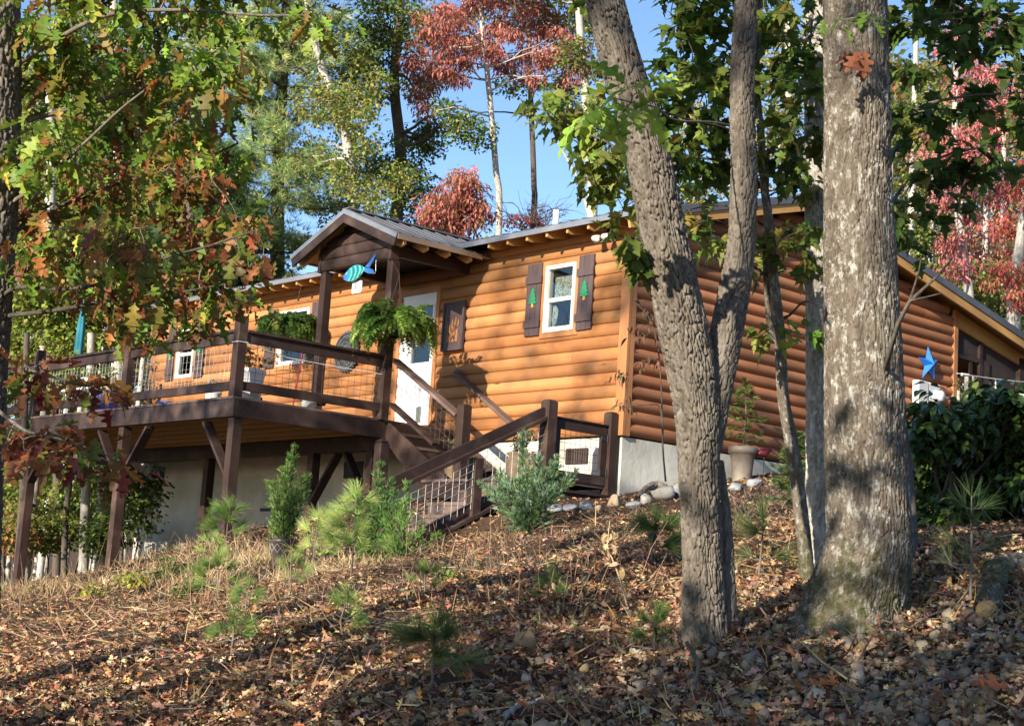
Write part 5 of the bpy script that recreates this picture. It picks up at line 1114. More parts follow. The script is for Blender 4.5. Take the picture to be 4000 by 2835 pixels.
leafy(oak, br, bl, MAPLE, (.10, .14), [(.12, .18, .03), (.18, .24, .05), (.06, .10, .02)], [4, 2, 2], 38, npl=3, cr=.08, droop=(-.9, .4))
br = [(tp([(3330, 60), (3290, 80), (3340, 70)], [7.2, 7.0, 6.9]), .004, .002), (tp([(3330, 150), (3345, 180), (3360, 190)], [7.2, 7.1, 7.0]), .003, .002)]
bl = LB([(3330, 85, 70, 18)], 7.0, 30, .05, 15); leafy(big, br[:1], bl, OAK, (.10, .14), [(.12, .2, .03), (.18, .26, .05)], [3, 2], 39, npl=3, cr=.06)
bl = LB([(3355, 195, 20, 20)], 7.0, 60, .05, 16); leafy(big, br[1:], bl, OAK, (.11, .14), [(.28, .10, .05), (.22, .08, .04)], [3, 2], 43, npl=3, cr=.04, droop=(-1.1, .3))
# thin shrubby sapling by the corner, russet leaves
br = [(tp([(2600, 1880), (2590, 1760), (2580, 1600), (2540, 1580), (2440, 1590)], [11, 11, 11, 11, 11]), .007, .003), (tp([(2590, 1700), (2575, 1400), (2540, 1250), (2480, 1180)], [11, 11, 11, 11]), .006, .002)]
sp_ = thing('sapling', gp(2600, 1990), 'spindly sapling with small russet leaves in front of the cabin corner', 'sapling')
bl = LB([(2430, 1460, 40, 25), (2425, 1560, 40, 25), (2520, 1420, 40, 40), (2520, 1290, 60, 25), (2560, 1230, 50, 30)], 11, 14, .3, 17)
leafy(sp_, br, bl, LANCE, (.05, .08), [(.16, .06, .05), (.20, .09, .05), (.10, .10, .03)], [3, 2, 2], 44, npl=7, cr=.10, droop=(-.8, .5), bark='bark_dark')

# ------------------------------------------------------------------ ground cover (densest near the viewpoint)
def fan(rs, n, t0, t1, ang=26, p=1.0):
    """random floor points in front of the viewpoint"""
    t = t0+(t1-t0)*rs.uniform(0, 1, n)**p; a = YAW+np.radians(rs.uniform(-ang, ang, n)); x = CAM[0]+np.sin(a)*t; y = CAM[1]+np.cos(a)*t
    ok = ~((x < .05) & (x > XL) & (y > -.05) & (y < YB)); return np.column_stack([x[ok], y[ok], gz(x[ok], y[ok])])
def nz2(x, y, s, o=0.): return np.array([mnoise.noise(Vector((a*s+o, b_*s, o))) for a, b_ in zip(x, y)])
rs = np.random.RandomState(123)
LIT = [(.29, .155, .085), (.42, .255, .15), (.16, .08, .048), (.50, .35, .22), (.25, .09, .045), (.085, .045, .03), (.33, .195, .13), (.40, .18, .05)]; LW = [5, 5.5, 3.8, 3.8, 1.3, 3.6, 2.6, .4]
def drift(P, s=1.3, k=.5): return P[nz2(P[:, 0], P[:, 1], s, 5.5)+.5*nz2(P[:, 0], P[:, 1], s*4, 2.5) > rs.uniform(-.9, k, len(P))]
cl = Cloud()
for tt in OAKS:
    P = drift(fan(rs, 4200, 3.5, 11)); n = len(P); P[:, 2] += rs.uniform(.003, .045, n); dd = np.linalg.norm(P[:, :2]-CAM[:2], axis=1)
    cl.add(*place(tt, P, rot_from(rs.uniform(0, 6.28, n), rs.normal(0, .5, n), rs.normal(0, .5, n)+(rs.uniform(0, 1, n) < .4)*3.14), rs.uniform(.035, .085, n)*np.clip(1.45-dd*.075, .6, 1.1), pal(rs, LIT, LW, n, .28)))
P = drift(fan(rs, 60000, 3.5, 14)); n = len(P); P[:, 2] += rs.uniform(.002, .035, n)
cl.add(*place(CRUMP, P, rot_from(rs.uniform(0, 6.28, n), rs.normal(0, .4, n), rs.normal(0, .7, n)), rs.uniform(.02, .065, n), pal(rs, LIT, LW, n, .3)))
P = drift(fan(rs, 110000, 6.5, 30, 28)); n = len(P); P[:, 2] += rs.uniform(.002, .04, n)
cl.add(*place(CRUMP, P, rot_from(rs.uniform(0, 6.28, n), rs.normal(0, .5, n), rs.normal(0, .7, n)), rs.uniform(.022, .066, n), pal(rs, LIT, LW, n, .3)))
tag(cl.build('leaf_litter', M['litter']), 'brown fallen leaves covering the slope', 'leaves', kind='stuff')
# crushed stone
IC = (np.array([(0, 0, 1), (.9, 0, .3), (.2, .8, .35), (-.75, .5, .25), (-.7, -.55, .3), (.25, -.85, .3), (.55, .5, -.5), (-.3, .7, -.5), (-.8, 0, -.5), (-.2, -.7, -.5), (.6, -.45, -.5), (0, 0, -.8)], float),
      np.array([(0, 1, 2), (0, 2, 3), (0, 3, 4), (0, 4, 5), (0, 5, 1), (1, 6, 2), (2, 6, 7), (2, 7, 3), (3, 7, 8), (3, 8, 4), (4, 8, 9), (4, 9, 5), (5, 9, 10), (5, 10, 1), (1, 10, 6), (11, 7, 6), (11, 8, 7), (11, 9, 8), (11, 10, 9), (11, 6, 10)]))
g0 = gp(3700, 2650); P = fan(rs, 80000, 3.4, 10, 24); d = (P[:, :2]-g0[:2]); al = np.exp(-((d@CR[:2])/1.5)**2-((d@CF[:2])/2.2)**2); P = P[rs.uniform(0, 1, len(P)) < al*.26+.002]
n = len(P); P[:, 2] += rs.uniform(.004, .03, n); W, FF, CC = place(IC, P, rot_from(rs.uniform(0, 6.28, n), rs.normal(0, .4, n), rs.normal(0, .4, n)), rs.lognormal(-4.2, .45, n), pal(rs, [(.27, .205, .145), (.19, .14, .095), (.37, .29, .21), (.17, .14, .11), (.30, .20, .125)], [4, 3, 1.5, 2, 2], n, .1))
tag(bulk('gravel', W, FF, M['gravel'], None, CC), 'grey crushed stone among the leaves at the lower right', 'gravel', kind='stuff')
# dry grass and weeds
def grass_patch(cl, rs, n, area, ln, cols, wts, lean=.5, wd=1.0):
    x0, x1, y0, y1 = area; x = rs.uniform(x0, x1, n); y = rs.uniform(y0, y1, n); k = nz2(x, y, 1.1, 3.3); ed = np.minimum.reduce([(x-x0)/(x1-x0), (x1-x)/(x1-x0), (y-y0)/(y1-y0), (y1-y)/(y1-y0)]); ok = (k > rs.uniform(-.40, .40, n)) & (ed*4.5+.5*nz2(x, y, .6, 8.1) > rs.uniform(0, 1, n)) & ~((x < .1) & (y > -.1)); x, y = x[ok], y[ok]; n = len(x)
    Pp = np.column_stack([x, y, gz(x, y)-.01]); D = rs.normal(0, lean, (n, 3)); D[:, 2] = 1
    cl.add(*place(BLADE, Pp, rot_dir(D, rs.uniform(0, 6.28, n)), rs.uniform(ln[0], ln[1], n), pal(rs, cols, wts, n, .22)))
STRAW = [(.52, .38, .21), (.40, .26, .14), (.29, .17, .095), (.17, .22, .06), (.60, .48, .29)]
cl = Cloud()
grass_patch(cl, rs, 26000, (-14, -1.2, -8.2, -2.4), (.05, .20), STRAW, [4, 4.5, 4, 2.0, 1.4], .8)
grass_patch(cl, rs, 11000, (-3.2, 1.8, -6.4, -3.0), (.06, .21), STRAW, [6, 3, 1, .5, 5], .6)
grass_patch(cl, rs, 16000, (-12, 3, -11, -5), (.04, .15), STRAW, [3, 4, 4, 1.0, 1], .9)
grass_patch(cl, rs, 6000, (1, 6, -8, -2.5), (.04, .15), [(.36, .25, .19), (.28, .18, .14), (.46, .36, .22), (.14, .17, .05)], [4, 4, 2, 1], .7)
grass_patch(cl, rs, 6000, (.6, 7, -3.2, 4), (.05, .17), [(.30, .19, .17), (.36, .26, .20), (.48, .38, .24), (.13, .16, .05)], [4, 3, 2, 1], .7)
grass_patch(cl, rs, 3500, (3, 12, -11, -6), (.05, .18), [(.36, .26, .18), (.2, .22, .07), (.42, .34, .2)], [3, 2, 2], .8)
grass_patch(cl, rs, 3500, (-12.5, -3.6, -3.2, -.1), (.06, .2), STRAW, [3, 3, 3, 1, 1], .7)
grass_patch(cl, rs, 9000, (-24, -12.5, -8, 6), (.1, .3), STRAW[:4]+[(.14, .2, .04)], [3, 3, 2, 3, 3], .5)
for area, k in (((-13, 3, -11.5, -2.6), 12000), ((0, 12, -12, -2), 5000)):
    n = k; x = rs.uniform(area[0], area[1], n); y = rs.uniform(area[2], area[3], n); ok = nz2(x, y, .9, 1.7) > rs.uniform(-.5, .3, n); x, y = x[ok], y[ok]; n = len(x); D = rs.normal(0, 1, (n, 3)); D[:, 2] = np.abs(D[:, 2])*.22
    cl.add(*place(BLADE, np.column_stack([x, y, gz(x, y)+rs.uniform(.01, .05, n)]), rot_dir(D, rs.uniform(0, 6.28, n)), rs.uniform(.07, .26, n), pal(rs, [(.42, .28, .16), (.30, .18, .10), (.20, .115, .065), (.5, .38, .24)], [3, 4, 4, 1], n, .2)))
tag(cl.build('dry_grass', M['grass']), 'straw coloured dry grass and weeds on the slope', 'grass', kind='stuff')
# weed stems
cl = MB()
for i in range(170):
    p = gp(rs.uniform(20, 1100) if i % 3 else rs.uniform(1100, 2600), rs.uniform(2180, 2420)); h = rs.uniform(.12, .55); d = rs.normal(0, .28, 2)*h; cl.tube([p, p+np.array([d[0]*.4, d[1]*.4, h*.55]), p+np.array([d[0], d[1], h])], [.003, .0024, .0012], 4, False)
o = limb_build(cl, 'weed_stems', mat('dry stems', (.42, .27, .16), (.26, .15, .09), 8, .8, 0), None); tag(o, 'thin dry weed stems standing in the grass', 'weeds', kind='stuff')
# twigs lying in the leaves
cl = MB()
for i in range(420):
    p = gp(rs.uniform(0, 4000), rs.uniform(2250, 2830)); a = rs.uniform(0, 6.28); L = rs.uniform(.08, .35); q = p+np.array([math.cos(a)*L, math.sin(a)*L, 0]); q[2] = g1(q[0], q[1])+rs.uniform(.01, .05); m_ = (p+q)/2+np.array([rs.normal(0, .03), rs.normal(0, .03), .025]); cl.tube([p+np.array([0, 0, .015]), m_, q], [.004, .0035, .002], 5, False)
o = limb_build(cl, 'twigs', M['bark_oak'], None); tag(o, 'small twigs lying among the fallen leaves', 'twigs', kind='stuff')

# ------------------------------------------------------------------ plants on the slope
def hpx(p, px): return px*tdist(p)/F
def pine_seedling(px, py, hp, label, cols, wts, seed, spread=1.0, dens=1.0, sz=.17, tp_=None, group='young pines on the slope'):
    rs = np.random.RandomState(seed); p = gp(px, py); h = hpx(p, hp); root = thing('pine_seedling', p, label, 'young pine', group); mb = MB(); Pp = []; D = []
    top = p+np.array([rs.normal(0, .04)*h, rs.normal(0, .04)*h, h]); mb.tube([p-np.array([0, 0, .03]), p+(top-p)*.5+rs.normal(0, .012, 3), top], [.010*min(1.3, h+.3), .007, .003], 6, False)
    nw = max(2, int(h/.13))
    for k in range(nw):
        c = p+(top-p)*(.22+.78*(k+.4)/nw); L = h*.34*spread*(1.1-.85*k/nw)
        for j in range(rs.randint(3, 6)):
            a = rs.uniform(0, 6.28); e = c+np.array([math.cos(a)*L*rs.uniform(.6, 1.2), math.sin(a)*L, L*rs.uniform(.05, .6)]); mb.tube([c, (c+e)/2-np.array([0, 0, .02*L]), e], [.004, .003, .0015], 4, False)
            for q in range(int(6*dens)):
                u = rs.uniform(.45, 1); Pp.append(c+(e-c)*u); D.append((e-c)/L*1.2+rs.normal(0, .42, 3)+np.array([0, 0, .05]))
    for q in range(int(6*dens)): Pp.append(top-np.array([0, 0, rs.uniform(0, .08)*h])); D.append(rs.normal(0, .5, 3)+np.array([0, 0, 1]))
    n = len(Pp); cl = Cloud(); cl.add(*place(tp_ or LONGPINE, np.array(Pp), rot_dir(np.array(D), rs.uniform(0, 6, n)), rs.uniform(.7, 1.1, n)*min(sz, h*.45), pal(rs, cols, wts, n)))
    limb_build(mb, 'stem', M['bark_oak'], root); cl.build('needles', M['needle'], root); return root
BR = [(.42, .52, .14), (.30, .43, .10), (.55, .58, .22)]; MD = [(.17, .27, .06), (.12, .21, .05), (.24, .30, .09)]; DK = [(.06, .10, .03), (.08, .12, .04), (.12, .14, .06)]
pine_seedling(1222, 2250, 235, 'bright green young pine just right of the dark pot below the stairs', BR, [3, 3, 2], 1, 1.0, 1.6, .15)
pine_seedling(1372, 2260, 330, 'tallest bright young pine in front of the stairs with a pale leader', BR+MD[:1], [3, 3, 2, 1], 2, .9, 1.5, .16)
pine_seedling(1130, 2300, 110, 'low feathery pale green pine tuft below the dark pot', [(.40, .46, .16), (.30, .38, .12)], [1, 1], 3, 1.6, 1.6, .14)
pine_seedling(880, 2130, 150, 'young pine at the foot of the deck corner post', MD, [2, 2, 1], 4, 1.2, 1.2, .2)
pine_seedling(840, 2340, 150, 'soft green pine clump left of centre on the sunny slope', MD+BR[:1], [3, 2, 1, 1], 5, 1.2, 1.8, .22)
pine_seedling(960, 2400, 110, 'small drooping pine below the sunny pine clump', MD, [3, 2, 1], 6, 1.2, 1.2, .2)
pine_seedling(900, 2560, 150, 'thin leaning pine seedling low on the left slope', MD, [3, 2, 1], 7, 1.5, 1.3, .2)
pine_seedling(1340, 2490, 160, 'single pine seedling with an open tuft in the dry leaves', MD+BR[:1], [3, 2, 1, 2], 8, .8, 1.0, .16)
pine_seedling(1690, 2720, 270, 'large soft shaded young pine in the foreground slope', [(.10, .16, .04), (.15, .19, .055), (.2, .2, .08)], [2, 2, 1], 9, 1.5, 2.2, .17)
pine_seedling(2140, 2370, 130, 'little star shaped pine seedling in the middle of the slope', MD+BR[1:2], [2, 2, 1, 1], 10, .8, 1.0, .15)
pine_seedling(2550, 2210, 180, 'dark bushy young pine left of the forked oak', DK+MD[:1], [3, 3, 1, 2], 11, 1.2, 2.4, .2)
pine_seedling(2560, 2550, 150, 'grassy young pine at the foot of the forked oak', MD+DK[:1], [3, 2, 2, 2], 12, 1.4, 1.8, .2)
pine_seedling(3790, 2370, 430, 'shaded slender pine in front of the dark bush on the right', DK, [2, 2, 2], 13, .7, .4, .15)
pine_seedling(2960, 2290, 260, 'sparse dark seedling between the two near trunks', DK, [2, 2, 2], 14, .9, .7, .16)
pine_seedling(830, 2200, 100, 'pale tuft beside the second deck post', BR+MD[:1], [1, 2, 1, 2], 15, 1.4, 1.2, .18)
pine_seedling(1660, 2330, 110, 'small pine behind the open seedling near the straw grass', MD, [2, 2, 2], 16, 1.2, 1.2, .16)
def plume_shrub(name, label, p, h, wd, plumes, cols, wts, seed, sz=(.035, .07), root=None, group=None, pn='foliage', nper=190, cat='shrub'):
    rs = np.random.RandomState(seed); root = root or thing(name, p, label, cat, group); mb = MB(); Pp = []; D = []
    for (dx, dy, hh) in plumes:
        e = p+np.array([dx*wd, dy*wd, hh*h]); c = p+np.array([dx*wd*.35, dy*wd*.35, hh*h*.45]); Q, _ = catmull(np.array([np.append(p, .01), np.append(c, .007), np.append(e, .002)]), 14); mb.tube([q[:3] for q in Q], list(Q[:, 3]), 5, False)
        for k in range(int(nper*hh)):
            u = rs.uniform(.12, 1.0); q = Q[int(u*13), :3]; out = rs.normal(0, 1, 3); out /= np.linalg.norm(out); rr = .16*h*(1-u)**.6*rs.uniform(.2, 1); ax_ = e-c; ax_ = ax_/np.linalg.norm(ax_)
            Pp.append(q+out*rr); D.append(out*.7+ax_*.9+np.array([0, 0, .2]))
    n = len(Pp); cl = Cloud(); cl.add(*place(SPRAY, np.array(Pp), rot_dir(np.array(D), rs.uniform(0, 6, n)), rs.uniform(sz[0], sz[1], n), pal(rs, cols, wts, n)))
    limb_build(mb, 'stems', M['bark_dark'], root); cl.build(pn, M['needle'], root); return root
def plumes(rs, n, flat=0.): return [(math.cos(a)*r, math.sin(a)*r, h) for a, r, h in [(rs.uniform(0, 6.28), rs.uniform(.1, 1), 0) for _ in range(0)]] or [(lambda a, r: (math.cos(a)*r, math.sin(a)*r, max(.3, 1.0-.55*r+rs.uniform(-.12, .05))))(rs.uniform(0, 6.28), rs.uniform(0, 1)) for _ in range(n)]
JUN = [(.13, .22, .045), (.07, .14, .03), (.21, .31, .08)]
pj = gp(1100, 2215); rr = np.random.RandomState(51); pot = thing('potted_juniper', pj, 'upright green juniper in a dark lattice pot under the deck edge', 'potted plant')
H = hpx(pj, 110); R0 = hpx(pj, 55)
b = MB(); b.lathe([(R0*.72, 0), (R0*.76, H*.1), (R0*.80, H*.35), (R0*.86, H*.38), (R0*.86, H*.44), (R0*.9, H*.47), (R0*.98, H*.8), (R0*1.05, H*.84), (R0*1.05, H*.97), (R0*.92, H), (R0*.88, H*.9)], pj, 32, False); bronze = mat('dark bronze resin', (.075, .058, .052), (.05, .04, .036), 7, .38, .2)
po = b.build('pot', bronze, pot, True)
b = MB(); nL = 12
for i in range(nL):
    for s in (1, -1):
        P3 = []
        for u in np.linspace(0, 1, 6): a = 2*math.pi*(i+s*u)/nL; r_ = R0*(.905+.075*u)*1.005; P3.append(pj+np.array([math.cos(a)*r_, math.sin(a)*r_, H*(.48+.31*u)]))
        b.tube(P3, .0042, 4, False)
b.build('lattice', mat('worn pewter', (.30, .27, .24), (.2, .18, .16), 9, .4, .1), po)
b = MB(); b.lathe([(0.001, H*.88), (R0*.9, H*.9)], pj, 24, False); b.build('soil', M['soil'], pot)
plume_shrub('', '', pj+np.array([0, 0, H*.85]), hpx(pj, 400), hpx(pj, 95), [(0, .1, 1), (.3, -.2, .86), (-.5, .2, .8), (-1.2, -.4, .62), (.8, .5, .7), (1.2, -.1, .66), (-.4, -.6, .6), (.2, .8, .6), (-.7, .8, .5), (.6, -.9, .45), (0, -.4, .75)], JUN, [3, 3, 2], 52, root=pot)
p2 = gp(1440, 2190); plume_shrub('juniper', 'dark green juniper with several pointed tips left of the lower stairs', p2, hpx(p2, 400), hpx(p2, 130), [(.1, .1, 1), (-.9, -.2, .8), (-.5, .3, .62), (.5, .3, .82), (.9, .2, .7), (1.3, 0, .55), (-.2, -.5, .6), (.4, -.7, .5), (-1.1, .4, .45), (0, .5, .7)], [(.09, .19, .04), (.06, .14, .03), (.13, .24, .06)], [3, 3, 2], 53, nper=230)
p3 = gp(1560, 2200); plume_shrub('false_cypress', 'feathery bright green shrub at the foot of the lower stairs', p3, hpx(p3, 330), hpx(p3, 120), [(.0, .1, 1), (-.7, -.2, .5), (.9, .2, .5), (1.4, .5, .35), (.3, -.7, .45), (-1.1, 0, .3), (.7, -.4, .6)], [(.14, .27, .05), (.10, .20, .04)], [1, 1], 54, (.045, .085), nper=90)
p4 = gp(2060, 2085); plume_shrub('blue_juniper', 'blue green spreading juniper in front of the stair railing', p4, hpx(p4, 420), hpx(p4, 215), [(.0, .2, .75), (-.45, .1, 1.0), (-1.0, .1, .62), (-1.15, -.3, .5), (.5, .2, .75), (.95, .3, .62), (1.1, -.1, .5), (.3, -.6, .5), (-.3, -.6, .5), (-.7, -.5, .42), (.7, -.5, .4), (.1, .6, .7), (-.8, .6, .5), (0, -.2, .55), (.35, .05, .6)], [(.16, .26, .15), (.09, .17, .075), (.30, .40, .27), (.13, .21, .05)], [3, 3, 2, 3], 55, (.04, .075), nper=260)
# weeping hemlock in a tall planter by the side wall
pk = np.array([.42, 2.0, 0]); pk[2] = g1(.42, 2.0); z_t = atp(2905, 1745, 0, .42)[2]; z_b = atp(2895, 1885, 0, .42)[2]; pk[1] = atp(2900, 1800, 0, .42)[1]; pk[2] = min(z_b, z_t-.38); Hh = z_t-pk[2]
pt = thing('potted_hemlock', pk, 'airy young hemlock in a tall pale tapered planter against the side wall', 'potted plant')
b = MB(); b.lathe([(.125, 0), (.15, Hh*.5), (.172, Hh*.80), (.195, Hh*.81), (.195, Hh*.99), (.165, Hh), (.16, Hh*.9)], pk, 30, False); b.build('planter', mat('mottled grey planter', (.27, .225, .175), (.12, .095, .075), 3.2, .55, .2), pt, True)
b = MB(); b.lathe([(.001, Hh*.88), (.163, Hh*.9)], pk, 20, False); b.build('soil', M['soil'], pt)
def hemlock(root, p, h, wd, seed, cols, nb=34, sz=(.05, .09)):
    rs = np.random.RandomState(seed); mb = MB(); Pp = []; D = []; mb.tube([p, p+np.array([.01, .02, h*.5]), p+np.array([0, 0, h])], [.012, .008, .003], 6, False)
    for k in range(nb):
        u = .12+.88*k/nb; c = p+np.array([0, 0, h*u]); L = wd*(1.08-u)*rs.uniform(.6, 1.1); a = k*2.4; e = c+np.array([math.cos(a)*L, math.sin(a)*L, L*rs.uniform(-.15, .35)]); pts = limb(mb, rs, c, e, .004, .0015, .04, .08, 5, 4)
        for q in range(13): w_ = rs.uniform(.1, 1); o = c+(e-c)*w_+np.array([0, 0, .08*L*math.sin(w_*3.1)]); Pp.append(o+rs.normal(0, .015, 3)); D.append((e-c)/max(L, .01)+rs.normal(0, .6, 3)*np.array([1, 1, .3]))
    n = len(Pp); cl = Cloud(); cl.add(*place(SPRAY, np.array(Pp), rot_dir(np.array(D), rs.uniform(-.4, .4, n)), rs.uniform(sz[0], sz[1], n), pal(rs, cols, [1]*len(cols), n))); limb_build(mb, 'stem', M['bark_oak'], root); cl.build('foliage', M['needle'], root)
hemlock(pt, pk+np.array([0, 0, Hh*.88]), .98, .42, 61, [(.12, .19, .04), (.09, .15, .035), (.20, .25, .06)], 24)
p5 = gp(3100, 2010); sb = thing('evergreen_shrub', p5, 'wispy dark evergreen shrub against the side wall behind the thin tree', 'shrub'); hemlock(sb, p5, hpx(p5, 330), .35, 62, [(.08, .13, .035), (.12, .16, .05)], 50)
# broad leaved evergreen on the right
rb = np.array([*at(3740, 2150, 12.3)[:2], 0]); shrub('laurel_bush', 'big dark glossy leaved bush in front of the cabin rear corner', 'bush', None, 3740, 2150, 12.2,
      [(3590, 1720, 90, 70), (3700, 1680, 110, 90), (3830, 1640, 110, 110), (3940, 1600, 90, 90), (3590, 1880, 100, 110), (3740, 1840, 120, 120), (3890, 1800, 120, 130), (4000, 1760, 80, 120), (3580, 2040, 90, 80), (3720, 2010, 110, 90), (3860, 1960, 110, 90), (3980, 1920, 90, 90), (3640, 1580, 40, 40), (3870, 1520, 30, 30)],
      (SIMPLE, (.07, .13), [(.035, .065, .014), (.05, .09, .02), (.025, .045, .012), (.10, .17, .03)], [4, 4, 3, 1]), 91, 26, 9, .17, 'leaf_gloss', 7, rb)
for i, (x, y, rx, ry, cc, lab) in enumerate([(660, 2260, 110, 60, 0, 'low leafy bramble below the second deck post'), (760, 2330, 90, 50, 0, 'low green bramble on the sunny slope'), (360, 2330, 60, 40, 1, 'small yellow flowered weed clump on the left slope'), (520, 2290, 60, 40, 1, 'yellow green weed clump left of the bramble'), (180, 2330, 80, 40, 2, 'rusty weed clump near the leftmost deck post'), (1760, 2300, 70, 50, 0, 'green weed clump below the straw grass'), (3000, 1960, 70, 60, 3, 'purplish dry weed clump behind the forked oak'), (2900, 2010, 110, 50, 3, 'reddish brown weed patch beyond the forked oak'), (2300, 2110, 90, 35, 3, 'brown weed clump in front of the gate stones')]):
    cols = [[(.14, .20, .05), (.09, .14, .035), (.20, .24, .07)], [(.50, .46, .07), (.30, .32, .07), (.2, .25, .06)], [(.36, .2, .1), (.44, .28, .15), (.2, .2, .06)], [(.24, .15, .13), (.30, .21, .15), (.14, .14, .06)]][cc]
    g_ = gp(x, y); shrub('weed_clump', lab, 'weeds', 'weed clumps on the slope', x, y, tdist(g_), [(x, y-ry*.5, rx, ry)], ((SIMPLE if cc < 2 else LANCE), (.035, .065), cols, [3, 3, 2]), 120+i, 40, 12, .12, 'leaf', 5, g_)
# curled dead weed with big seed heads
pw = gp(2450, 2370); wt = thing('dead_weed', pw, 'tall curled dead weed stalk with pale withered leaves left of the forked oak', 'weed'); mb = MB(); h_ = hpx(pw, 330); q = [pw, pw+np.array([-.06, -.02, h_*.35]), pw+np.array([-.14, -.05, h_*.7]), pw+np.array([-.12, -.06, h_])]; mb.tube(q, [.006, .005, .004, .002], 5, False)
o = limb_build(mb, 'stalk', mat('withered stalk', (.55, .42, .26), (.4, .28, .16), 9, .8, 0), wt); cl = Cloud(); rs = np.random.RandomState(4); scatter_leaves(cl, rs, [q[1]+np.array([0, 0, .06]), q[2], q[2]+np.array([.02, 0, .08])], 7, .05, SIMPLE, (.04, .08), [(.58, .42, .25), (.5, .34, .18)], [1, 1], (-1.2, .5)); cl.build('leaves', M['litter'], wt)

# ------------------------------------------------------------------ ferns and pots on porch and stairs
def fern(root, c, n, L, seed, cols, wts, droop=1.0):
    rs = np.random.RandomState(seed); Pp = []; D = []; S = []; mb = MB(); RO = []
    for i in range(n):
        a = rs.uniform(0, 6.28); l = L*rs.uniform(.55, 1.15); rise = rs.uniform(-.1, 1.15); dr = rs.uniform(.45, 1.25); pts = []
        for u in np.linspace(0, 1, 16):
            r_ = l*(.80*math.sin(u*(1.15+.5*dr))); z = rise*l*1.15*u-droop*l*(.35+max(rise, 0)*.75)*dr*u*u*1.35; pts.append(c+np.array([math.cos(a)*r_, math.sin(a)*r_, z+.03]))
        mb.tube(pts[::3]+[pts[-1]], .0022, 3, False)
        for k in range(1, 16):
            d = pts[k]-pts[k-1]; d /= np.linalg.norm(d); sd = np.cross(d, [0, 0, 1]); sd /= max(np.linalg.norm(sd), 1e-6)
            for o in (0, .5):
                for s in (-1, 1): Pp.append(pts[k-1]+(pts[k]-pts[k-1])*o); D.append(sd*s+d*.35+np.array([0, 0, -.15])+rs.normal(0, .1, 3)); S.append(l*.16*math.sin(math.pi*(.12+.86*(k+o)/16.5))**.7+.006); RO.append(rs.normal(0, .4))
    m = len(Pp); cl = Cloud(); fr = pal(rs, cols, wts, n, .12); cl.add(*place((QUAD[0]*np.array([.72, 1, 1]), QUAD[1]), np.array(Pp), rot_dir(np.array(D), np.array(RO)), np.array(S), np.repeat(fr, m//n, 0)*rs.lognormal(0, .12, (m, 1)))); limb_build(mb, 'rachis', M['grass'], root) if False else None
    cl.build('fronds', M['leaf'], root)
FC = [(.32, .45, .10), (.20, .33, .07), (.46, .55, .18)]
c1 = atp(1545, 1270, 1, -1.62); fn = thing('hanging_fern', c1-np.array([0, 0, .2]), 'large bright hanging fern in front of the right porch post', 'fern', 'hanging ferns on the porch'); fern(fn, c1, 210, .66, 71, FC, [3, 3, 2], 1.05)
b = MB(); b.lathe([(.08, -.17), (.13, -.05), (.15, 0), (.13, 0)], c1, 20, False); b.build('basket', M['iron'], fn, True); b = MB(); tp_ = c1+np.array([0, 0, .72])
for a in (0, 2.1, 4.2): b.tube([c1+np.array([.14*math.cos(a), .14*math.sin(a), 0]), tp_], .0025, 4)
b.tube([tp_, np.array([-3.33, -1.5, 2.5])], .003, 4); b.build('hanger', M['rust'], fn)
c2 = atp(1125, 1285, 1, -.62); fn = thing('hanging_fern', c2-np.array([0, 0, .2]), 'darker hanging fern under the eave in front of the middle window', 'fern', 'hanging ferns on the porch'); fern(fn, c2, 180, .62, 72, [(.12, .22, .05), (.09, .17, .04), (.18, .28, .07)], [3, 3, 1], 1.05)
b = MB(); b.lathe([(.08, -.17), (.13, -.05), (.15, 0), (.13, 0)], c2, 20, False); b.build('basket', M['iron'], fn, True); b = MB(); tp_ = c2+np.array([0, .15, .55]); 
for a in (0, 2.1, 4.2): b.tube([c2+np.array([.14*math.cos(a), .14*math.sin(a), 0]), tp_], .0025, 4)
b.tube([tp_, np.array([c2[0], -.44, 2.70])], .003, 4); b.build('hanger', M['rust'], fn)
def urn(p, s, label, mt_, cols, seed, tall=False, leafs=SIMPLE, fl=None, group=None):
    root = thing('potted_plant', p, label, 'potted plant', group); b = MB()
    pr = [(.12, 0), (.14, .02), (.19, .14), (.205, .24), (.185, .32), (.165, .35), (.20, .385), (.20, .40), (.165, .40), (.155, .34)] if not tall else [(.13, 0), (.15, .02), (.155, .05), (.17, .20), (.185, .34), (.20, .36), (.20, .40), (.17, .40), (.165, .34)]
    b.lathe([(r*s, z*s) for r, z in pr], p, 32, False); b.build('pot', mt_, root, True); b = MB(); b.lathe([(.001, .34*s), (.165*s, .345*s)], p, 20, False); b.build('soil', M['soil'], root)
    rs = np.random.RandomState(seed); cl = Cloud(); mb = MB(); top = p+np.array([0, 0, .36*s]); pts = []
    for i in range(22): e = top+np.array([rs.normal(0, .11)*s, rs.normal(0, .11)*s, rs.uniform(.05, .34)*s]); limb(mb, rs, top+rs.normal(0, .03, 3)*np.array([1, 1, 0]), e, .003, .0015, .08, .05, 4, 4); pts.append(e)
    limb_build(mb, 'stems', M['bark_dark'], root); scatter_leaves(cl, rs, pts, 14, .06*s, leafs, (.03*s, .06*s), cols, [1]*len(cols)); 
    cl.build('foliage', M['leaf'], root)
    if fl: c_ = Cloud(); scatter_leaves(c_, rs, [q+np.array([0, 0, .03]) for q in pts[:12]], 8, .03, QUAD, (.025, .04), fl, [1]*len(fl)); c_.build('flowers', M['leaf'], root)
    return root
clay = mat('mossy clay', (.42, .30, .17), (.27, .17, .09), 3.0, .75, .4)
